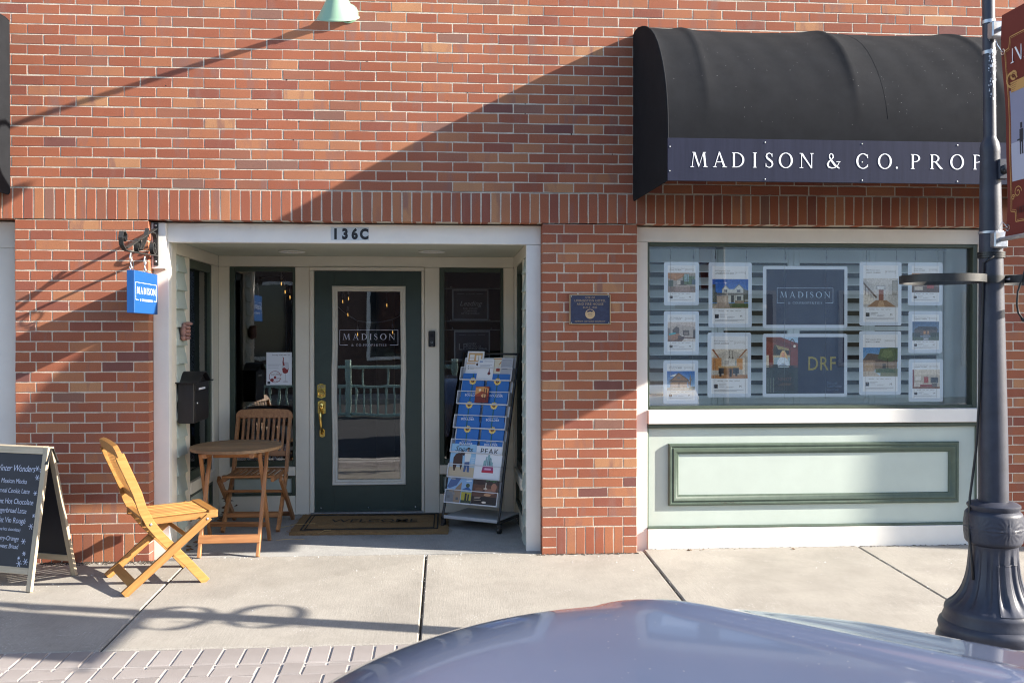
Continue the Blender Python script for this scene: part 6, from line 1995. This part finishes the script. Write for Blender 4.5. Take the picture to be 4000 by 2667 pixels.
# ------------------------------------------------------------------ things inside the alcove windows
wp = thing("event_poster", "white wine walk poster with a red glass taped to the side window", "poster", (-1.33, 1.53, 1.4))
PXa, PXb, PZa, PZb = -1.4755, -1.268, 1.082, 1.352
O = V3((PXa, YB + .0285, PZa)); w, h = PXb - PXa, PZb - PZa
MB().prism(rc(0, w, 0, h), O, U3, W3, (0, -1, 0), 0, .0008).build("paper_sheet", M_PAPER, wp)
O = O + V3((0, -.0008, 0))
RD = (140, 40, 45)
art(wp, O, U3, W3, [((205, 205, 212), [(.66 * w, .36 * h), (.60 * w, .55 * h), (.63 * w, .70 * h), (.86 * w, .70 * h), (.90 * w, .55 * h), (.82 * w, .36 * h)]), (RD, [(.64 * w, .38 * h), (.62 * w, .50 * h), (.70 * w, .54 * h), (.82 * w, .47 * h), (.88 * w, .52 * h), (.84 * w, .38 * h), (.74 * w, .34 * h)]), (RD, [(.63 * w, .70 * h), (.66 * w, .82 * h), (.62 * w, .86 * h), (.69 * w, .84 * h), (.68 * w, .72 * h), (.72 * w, .60 * h), (.66 * w, .58 * h)]),
                    ((200, 200, 206), rc(.735 * w, .765 * w, .12 * h, .35 * h)), ((200, 200, 206), circ(.75 * w, .10 * h, .11 * w, 14, .025 * h)), (RD, circ(.34 * w, .235 * h, .05 * w)), (RD, circ(.22 * w, .15 * h, .075 * w, 12, .05 * h)), ((190, 140, 142), _ring(.22 * w, .16 * h, .34 * w, .27 * h, .006, .006, 0, 6.28, 24)[0]), ((150, 150, 160), rc(.07 * w, .58 * w, .625 * h, .632 * h)), ((160, 160, 168), rc(.07 * w, .56 * w, .600 * h, .605 * h)), ((160, 160, 168), rc(.07 * w, .50 * w, .585 * h, .590 * h)), ((160, 160, 168), rc(.07 * w, .48 * w, .515 * h, .520 * h)), ((60, 60, 70), rc(.04 * w, .15 * w, .03 * h, .11 * h))])
rg = MB()
for q in _ring(.24 * w, .18 * h, .34 * w, .25 * h, .004, .004, .6, 6.0, 22):
    rg.prism(q, O, U3, W3, (0, -1, 0), .0002, .0009)
rg.build("stain_ring", W_((150, 60, 62)), wp, fix=False)
text("lettering", "Saturday FEBRUARY 21", .0105, W_((70, 60, 80)), wp, O + U3 * (.92 * w) + W3 * (.90 * h), U3, W3, align='RIGHT', shear=.1)
text("lettering", "Let's WINE", .014, W_(RD), wp, O + U3 * (.40 * w) + W3 * (.300 * h), U3, W3, lift=.0012, sx=.9)
text("lettering", "WINTER", .013, W_(RD), wp, O + U3 * (.42 * w) + W3 * (.170 * h), U3, W3, lift=.0012)
text("lettering", "in Niwot", .010, W_(RD), wp, O + U3 * (.42 * w) + W3 * (.105 * h), U3, W3, lift=.0012)

dl_ = ["leftmost of the lower four", "second of the lower four from the wall corner", "third of the lower four from the wall corner", "lower one nearest the door", "upper one behind the chair slats", "upper one nearest the door"]
for i, (x, z) in enumerate(((-1.690, .492), (-1.595, .490), (-1.490, .490), (-1.390, .488), (-1.405, .590), (-1.335, .545))):
    r_ = thing("paper_medallion", "round white medallion in the side window, " + dl_[i], "medallion", (x, YB + .05, z), "white medallions in the side window")
    MB().lathe([(.0465, 0), (.0465, .002), (.001, .0022)], (0, 0, 0), 26, M=Matrix.Translation((x, YB + .052 + .002 * (i > 3), z)) @ RX).build("disc", M_PAPER, r_)
    em = MB()
    for q in _ring(.041, .041, 0, 0, .003, .003, 0, 2 * math.pi, 26) + _ring(.028, .028, 0, 0, .0025, .0025, 0, 2 * math.pi, 22):
        em.prism(q, (x, YB + .0495 + .002 * (i > 3), z), U3, W3, (0, -1, 0), .0004, .0008)
    for k in range(8):
        a = k * math.pi / 4
        em.prism(_stroke([(.006 * math.cos(a), .006 * math.sin(a)), (.022 * math.cos(a), .022 * math.sin(a))], [.006, .001])[0], (x, YB + .0495 + .002 * (i > 3), z), U3, W3, (0, -1, 0), .0004, .0008)
    em.build("medallion_print", W_((128, 118, 122)), r_, fix=False)

# two clear framed signs in the right hand side window
def window_card(label, x0, x1, z0, z1, lines):
    t = thing("window_card", label, "window sign", ((x0 + x1) / 2, YB + .05, z0), "framed signs in the side window")
    Y = YB + .052
    pf = MB(); f = .011
    for a in ((x0, x1, z1 - f, z1), (x0, x1, z0, z0 + f), (x0, x0 + f, z0 + f + .0002, z1 - f - .0002), (x1 - f, x1, z0 + f + .0002, z1 - f - .0002)):
        pf.box(a[0], a[1], Y - .003, Y, a[2], a[3], .0005)
    pf.build("white_border", W_((165, 170, 172)), t)
    MB().box(x0 + .002, x1 - .002, Y + .0005, Y + .003, z0 + .002, z1 - .002, .0003).build("dark_sheet", W_((34, 40, 52)) if 'portfolio' in label else W_((26, 24, 26)), t)
    for z in (z1 + .004, z0 - .012):
        MB().box(-.015, .46, Y + .001, Y + .010, z, z + .007, .001).build("acrylic_edge", W_((140, 148, 145)), t)
        for x in (x0 - .012, x1 + .012):
            MB().ball((x, Y - .004, z + .016), .0065, .004, .0065, 6).build("standoff", M_CHROME, t, True)
    c = W_((176, 180, 182))
    for (s, u_, v_, sz, al_, sh_, o_) in lines:
        text("lettering", s, sz, c, t, (x0 + (x1 - x0) * u_, Y - .0005, z0 + (z1 - z0) * v_), U3, W3, align=al_, shear=sh_, off=o_)
    for u0, u1, v_ in ((.14, .33, .85), (.67, .86, .85)):
        MB().box(x0 + (x1 - x0) * u0, x0 + (x1 - x0) * u1, Y - .001, Y - .0003, z0 + (z1 - z0) * v_, z0 + (z1 - z0) * v_ + .002, .0001).build("rule_line", c, t)
    return t


X_1700 = lambda p: -.0485 + (p - 60) / (1050 - 60) * .533
Zw = lambda p: 2.0457 - (p - 28) * .000571
window_card("dark framed sign reading Leading, upper one in the right side window", X_1700(256), X_1700(822), Zw(776), Zw(324),
            [("QUALIFIED MEMBER", .5, .835, .0058, 'CENTER', 0, 0), ("Leading", .5, .47, .042, 'CENTER', .35, -.006), ("REAL ESTATE", .5, .355, .0145, 'CENTER', 0, .008), ("COMPANIES", .5, .275, .0145, 'CENTER', 0, .008), ("OF THE WORLD", .5, .195, .0145, 'CENTER', 0, .008)])
window_card("dark blue framed luxury portfolio sign above the magazine rack", X_1700(284), X_1700(846), Zw(1366), Zw(930),
            [("QUALIFIED MEMBER", .5, .835, .0058, 'CENTER', 0, 0), ("LUXURY", .325, .525, .0165, 'LEFT', 0, .006), ("PORTFOLIO", .325, .445, .0165, 'LEFT', 0, .006), ("INTERNATIONAL", .325, .360, .0165, 'LEFT', 0, .006), ("LP", .115, .355, .055, 'LEFT', 0, -.012)])

# string lights hanging inside
BULB = pm("warm_filament", (1.0, .55, .14), .4, emit=.6)
sl = thing("string_lights", "string of clear filament bulbs draped behind the door glass", "string lights", (-.7, 1.9, 1.9))
YS = 1.86
PXs = lambda p: -.937 + (p - 80) / (1478 - 80) * .607
PZs = lambda p: 1.9016 - (p - 80) * .000445
kx_ = (YS + 6.37) / 7.85
dz_ = lambda z: 1.5014 + (z - 1.5014) * kx_
dx_ = lambda x: x * kx_
P_ = lambda a, b2, y=YS: (dx_(PXs(a)), y, dz_(PZs(b2)))
for k, path in enumerate(([(60, 380), (175, 450), (290, 560), (390, 645), (470, 690), (560, 738), (740, 755), (960, 765), (1110, 745), (1222, 720), (1330, 660), (1390, 610), (1480, 520)], [(700, 150), (800, 182), (900, 180), (1010, 195), (1120, 214), (1190, 190), (1300, 150)])):
    for e in (0, 1):
        MB().tube([P_(a, b2 - 8 + 16 * e * math.sin(i * 1.3), YS + e * .006) for i, (a, b2) in enumerate(path)], .0018, 5).build("cable", M_STEEL, sl, True)
for (a, b2, top) in ((285, 375, 190), (395, 320, 150), (382, 620, 450), (566, 985, 740), (1120, 440, 214), (1230, 945, 720), (1388, 320, 170)):
    c = P_(a, b2)
    bl_ = MB().lathe([(.0085, .040), (.010, .030), (.015, .010), (.0175, -.004), (.016, -.016), (.010, -.024), (.0005, -.027)], c, 14, cap=False).build("bulb", M_GLASSB, sl, True)
    MB().tube([(c[0], c[1], c[2] + .014), (c[0] + .001, c[1], c[2] - .012)], .0030, 6).build("filament", BULB, bl_, True)
    tz = P_(a, top)[2]
    MB().tube([(c[0], c[1], tz), (c[0], c[1], c[2] + .075), (c[0], c[1], c[2] + .072), (c[0], c[1], c[2] + .036)], [.0012, .0012, .0085, .009], 8).build("socket", M_STEEL, sl, True)
s2 = thing("string_lights", "three filament bulbs on drooping wires behind the left side window", "string lights", (-1.3, 1.9, 1.8))
P7 = lambda a, b2: (dx_(-1.7677 + (a - 700) / (1313 - 700) * .532), YS, dz_(2.0537 - (b2 - 480) * .000900))
for (a, b2) in ((1183, 632), (1219, 708), (1264, 756)):
    c = P7(a, b2)
    bl_ = MB().lathe([(.0085, .040), (.010, .030), (.015, .010), (.0175, -.004), (.016, -.016), (.010, -.024), (.0005, -.027)], c, 14, cap=False).build("bulb", M_GLASSB, s2, True)
    MB().tube([(c[0], c[1], c[2] + .014), (c[0] + .001, c[1], c[2] - .012)], .0030, 6).build("filament", BULB, bl_, True)
    MB().tube([(c[0], c[1], c[2] + .12), (c[0], c[1], c[2] + .075), (c[0], c[1], c[2] + .036)], [.0012, .007, .009], 8).build("socket", M_STEEL, s2, True)
MB().tube([P7(1000, 580), P7(1180, 560), P7(1205, 600), P7(1225, 820), P7(1230, 1050), P7(1228, 1260)], .0018, 5).build("cable", M_STEEL, s2, True)
MB().tube([P7(1190, 545), P7(1268, 700), P7(1285, 880), P7(1275, 1100), P7(1270, 1260)], .0018, 5).build("cable", M_STEEL, s2, True)

# ------------------------------------------------------------------ parked car, its bonnet in the lower foreground
def car_paint():
    m = pm("silver_blue_paint", (.185, .24, .385), .28, metal=.5, coat=1.0, var=.03, scale=3)
    nt = m.node_tree
    N, L = nt.nodes.new, nt.links.new
    b = nt.nodes["Principled BSDF"]
    src = b.inputs["Base Color"].links[0].from_socket
    tc = N("ShaderNodeTexCoord")
    v = N("ShaderNodeTexVoronoi"); v.inputs["Scale"].default_value = 26
    L(tc.outputs["Object"], v.inputs["Vector"])
    lt = N("ShaderNodeMath"); lt.operation = 'LESS_THAN'; lt.inputs[1].default_value = .055
    L(v.outputs["Distance"], lt.inputs[0])
    mx = N("ShaderNodeMix"); mx.data_type = 'RGBA'
    L(lt.outputs[0], mx.inputs[0]); L(src, mx.inputs[6]); mx.inputs[7].default_value = (.50, .52, .56, 1)
    L(mx.outputs[2], b.inputs["Base Color"])
    return m


M_PAINT = car_paint()
M_CGLASS = pm("car_glass", (.02, .025, .03), .05, spec=.8)
M_TYRE = pm("tyre_rubber", (.015, .015, .015), .85)
car = thing("parked_car", "silver blue parked car with its domed bonnet in the foreground", "car")
RZ0 = 0.0                                       # local z = 0 is the world's z = 0


def hood_front(t): return -.30 + .52 * (abs(t) / .80) ** 2.3


def hood_z(s, t):
    q = s - hood_front(t)
    z = .861 + .012 * s - .30 * max(0, 1 - q / .62) ** 2.4
    a = abs(t)
    z -= .010 * (t / .45) ** 2 if a < .45 else .010 + .17 * (a - .45) ** 1.15
    z += .013 * math.exp(-((a - .47) / .05) ** 2) * max(0, min(1, q / .35))
    if a > .76:
        z -= 2.2 * (a - .76) ** 1.9
    return z


def carpt(s, t, z): return (-s, -t, z)


mb = MB()
NS, NT = 46, 72
for i in range(NS + 1):
    for j in range(NT + 1):
        t_ = -.90 + 1.80 * j / NT
        f = (i / NS) ** 1.25
        s_ = hood_front(t_) + (1.80 - hood_front(t_)) * f
        mb.v.append(V3(carpt(s_, t_, hood_z(s_, t_))))
for i in range(NS):
    for j in range(NT):
        a = i * (NT + 1) + j
        mb.f.append((a, a + 1, a + NT + 2, a + NT + 1)); mb.m.append(0)
mb.build("bonnet", M_PAINT, car, True)
# nose, wings and body sides hang from the bonnet's rim
nose = MB()
rows = [(0, 1.0, 0), (.012, 1.0, -.05), (.02, 1.0, -.16), (.0, 1.0, -.28), (.03, .995, -.42), (.08, .99, -.56)]
k = NT + 1
for (ds, sc, dz) in rows:
    for j in range(k):
        t_ = -.90 + 1.80 * j / NT
        s_ = hood_front(t_)
        z_ = hood_z(s_, t_)
        zz = z_ + dz if dz == 0 else (.60 + dz + .05 * (1 - (t_ / .9) ** 2))
        nose.v.append(V3(carpt(s_ - ds * (1 - (t_ / .95) ** 2) + (.0 if dz == 0 else -.012), t_ * sc, min(z_, zz))))
for i in range(len(rows) - 1):
    for j in range(k - 1):
        a = i * k + j
        nose.f.append((a, a + 1, a + k + 1, a + k)); nose.m.append(0)
nose.build("bumper", M_PAINT, car, True)
for sd in (-1, 1):
    side = MB()
    secs = [(.28, .60), (.40, .70), (.7, .735), (1.12, .775), (1.69, .80), (2.4, .82), (3.2, .82), (3.9, .80), (4.35, .76), (4.5, .62)]
    for (s_, zt) in secs:
        top = hood_z(s_, .9) if s_ <= 1.7 else zt
        tw = .90 - (.0 if s_ < 4.2 else .06)
        for (t_, z_) in ((tw, top), (tw + .018, top - .12), (tw + .012, .36), (tw + .02, .20), (tw - .03, .02), (tw - .08, -.02)):
            side.v.append(V3(carpt(s_, sd * t_, z_)))
    for i in range(len(secs) - 1):
        for j in range(5):
            a = i * 6 + j
            side.f.append((a, a + 1, a + 7, a + 6)); side.m.append(0)
    side.build("body_side", M_PAINT, car, True)
    hl = MB()
    hl.ball(carpt(-.02, sd * .62, .50), .10, .17, .075, 10)
    hl.build("headlight", pm("headlight_lens", (.55, .58, .62), .1, coat=1), car, True)
    mr = MB(); mr.ball(carpt(1.95, sd * 1.02, .95), .07, .10, .075, 10); mr.build("mirror", M_PAINT, car, True)
    for s_ in (.78, 3.55):
        wM = Matrix.Translation(carpt(s_, sd * .80, .085)) @ Matrix.Rotation(rad(90), 4, 'X')
        wh = MB().lathe([(.20, -.11), (.30, -.11), (.325, -.09), (.325, .09), (.30, .11), (.20, .11)], (0, 0, 0), 32, M=wM).build("wheel", M_TYRE, car, 40)
        MB().lathe([(.001, -.118), (.06, -.115), (.19, -.10), (.205, -.09), (.205, .09), (.19, .10), (.06, .115), (.001, .118)], (0, 0, 0), 24, M=wM).build("rim", M_STEEL, wh, 40)
cabn = MB()
csec = [(1.76, .90, .86, .80), (2.3, 1.36, .64, .55), (2.7, 1.42, .66, .57), (3.3, 1.38, .66, .56), (4.25, .95, .80, .70)]
for (s_, z_, tb_, tt_) in csec:
    for (t_, zz) in ((-.88, .80), (-tb_, z_ - .06), (-tt_, z_ - .01), (0, z_ + .015), (tt_, z_ - .01), (tb_, z_ - .06), (.88, .80)):
        cabn.v.append(V3(carpt(s_, t_, zz)))
for i in range(len(csec) - 1):
    for j in range(6):
        a = i * 7 + j
        cabn.f.append((a, a + 1, a + 8, a + 7)); cabn.m.append(0 if (i in (1, 2) and j in (2, 3)) else 1)
cabn.build("cabin", [M_PAINT, M_CGLASS], car, True)
MB().box(-4.45, -4.2, -.8, .8, .05, .78, .05).build("tail_panel", M_PAINT, car)
car.location = (-.055, -4.21, 0)
car.rotation_euler = (0, 0, math.atan2(.714, -.70))

# ------------------------------------------------------------------ the other side of the street (seen in the glass)
ob = thing("opposite_building", "dark brick building across the street mirrored in the shop glass", "building", (0, -16, 0))
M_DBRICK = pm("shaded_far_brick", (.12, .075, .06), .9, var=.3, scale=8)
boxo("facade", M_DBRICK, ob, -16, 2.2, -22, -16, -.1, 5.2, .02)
boxo("cornice", M_CREAM, ob, -16.1, 2.2, -16.15, -15.99, 4.7, 5.0, .02)
for i in range(5):
    x = -14.5 + i * 3.1
    f = boxo("window", M_CREAM, ob, x, x + 1.7, -15.998, -15.93, .8, 2.9, .02)
    MB().box(x + .1, x + 1.6, -15.928, -15.922, .9, 2.8, .001).build("pane", M_CGLASS, f)
ob2 = thing("opposite_building", "pale blue grey shop front across the street mirrored in the display window", "building", (9, -16, 0))
boxo("facade", pm("pale_stucco", (.56, .64, .69), .85, var=.1, scale=3), ob2, 2.25, 20, -22, -16.2, -.1, 4.4, .02)
for i in range(5):
    x = 3.4 + i * 3.2
    f = boxo("window", M_CREAM, ob2, x, x + 1.6, -16.198, -16.12, .7, 2.6, .02)
    MB().box(x + .1, x + 1.5, -16.118, -16.112, .8, 2.5, .001).build("pane", M_CGLASS, f)
rl = thing("porch_railing", "mint green picket railing across the street mirrored in the door glass", "railing", (-1.5, -10.2, 0))
M_RAIL = pm("railing_paint", (.46, .64, .56), .5)
for x0 in (-6.4, -4.2, -2.0):
    boxo("rail_post", M_RAIL, rl, x0 - .06, x0 + .06, -10.26, -10.14, -.25, .98, .01)
    boxo("top_rail", M_RAIL, rl, x0 + .061, x0 + 2.139, -10.24, -10.16, .80, .86, .008)
    boxo("mid_rail", M_RAIL, rl, x0 + .061, x0 + 2.139, -10.23, -10.17, .40, .46, .008)
    boxo("low_rail", M_RAIL, rl, x0 + .061, x0 + 2.139, -10.23, -10.17, -.20, -.14, .008)
    for i in range(13):
        x = x0 + .16 + i * .155
        boxo("picket", M_RAIL, rl, x - .018, x + .018, -10.218, -10.182, -.139, .399, .003)
    for i in range(4):
        x = x0 + .3 + i * .5
        boxo("upper_picket", M_RAIL, rl, x - .018, x + .018, -10.218, -10.182, .461, .799, .003)
boxo("rail_post", M_RAIL, rl, .14, .26, -10.26, -10.14, -.25, .98, .01)
tr_ = thing("bare_tree", "bare young street tree whose shadow falls on the window base", "tree", (10.45, -1.55, -.06))
MB().tube([(10.45, -1.55, -.1), (10.46, -1.56, 1.2), (10.43, -1.54, 2.4), (10.45, -1.55, 3.6), (10.42, -1.53, 5.8)], [.13, .11, .105, .10, .07], 10).build("trunk", M_LEAF, tr_, True)
rt = random.Random(9)
limbs = MB()
for i in range(9):
    z = rt.uniform(5.2, 5.7)
    a = rt.uniform(0, 6.28)
    p = V3((10.425, -1.533, z)); path = [p]; d_ = V3((math.cos(a), math.sin(a), .9)).normalized()
    for q in range(4):
        p = p + d_ * rt.uniform(.25, .4); d_ = (d_ + V3((rt.uniform(-.4, .4), rt.uniform(-.4, .4), rt.uniform(-.1, .4)))).normalized(); path.append(p)
    limbs.tube(path, [.012, .009, .007, .005, .003], 6)
limbs.build("crown", M_LEAF, tr_, True)
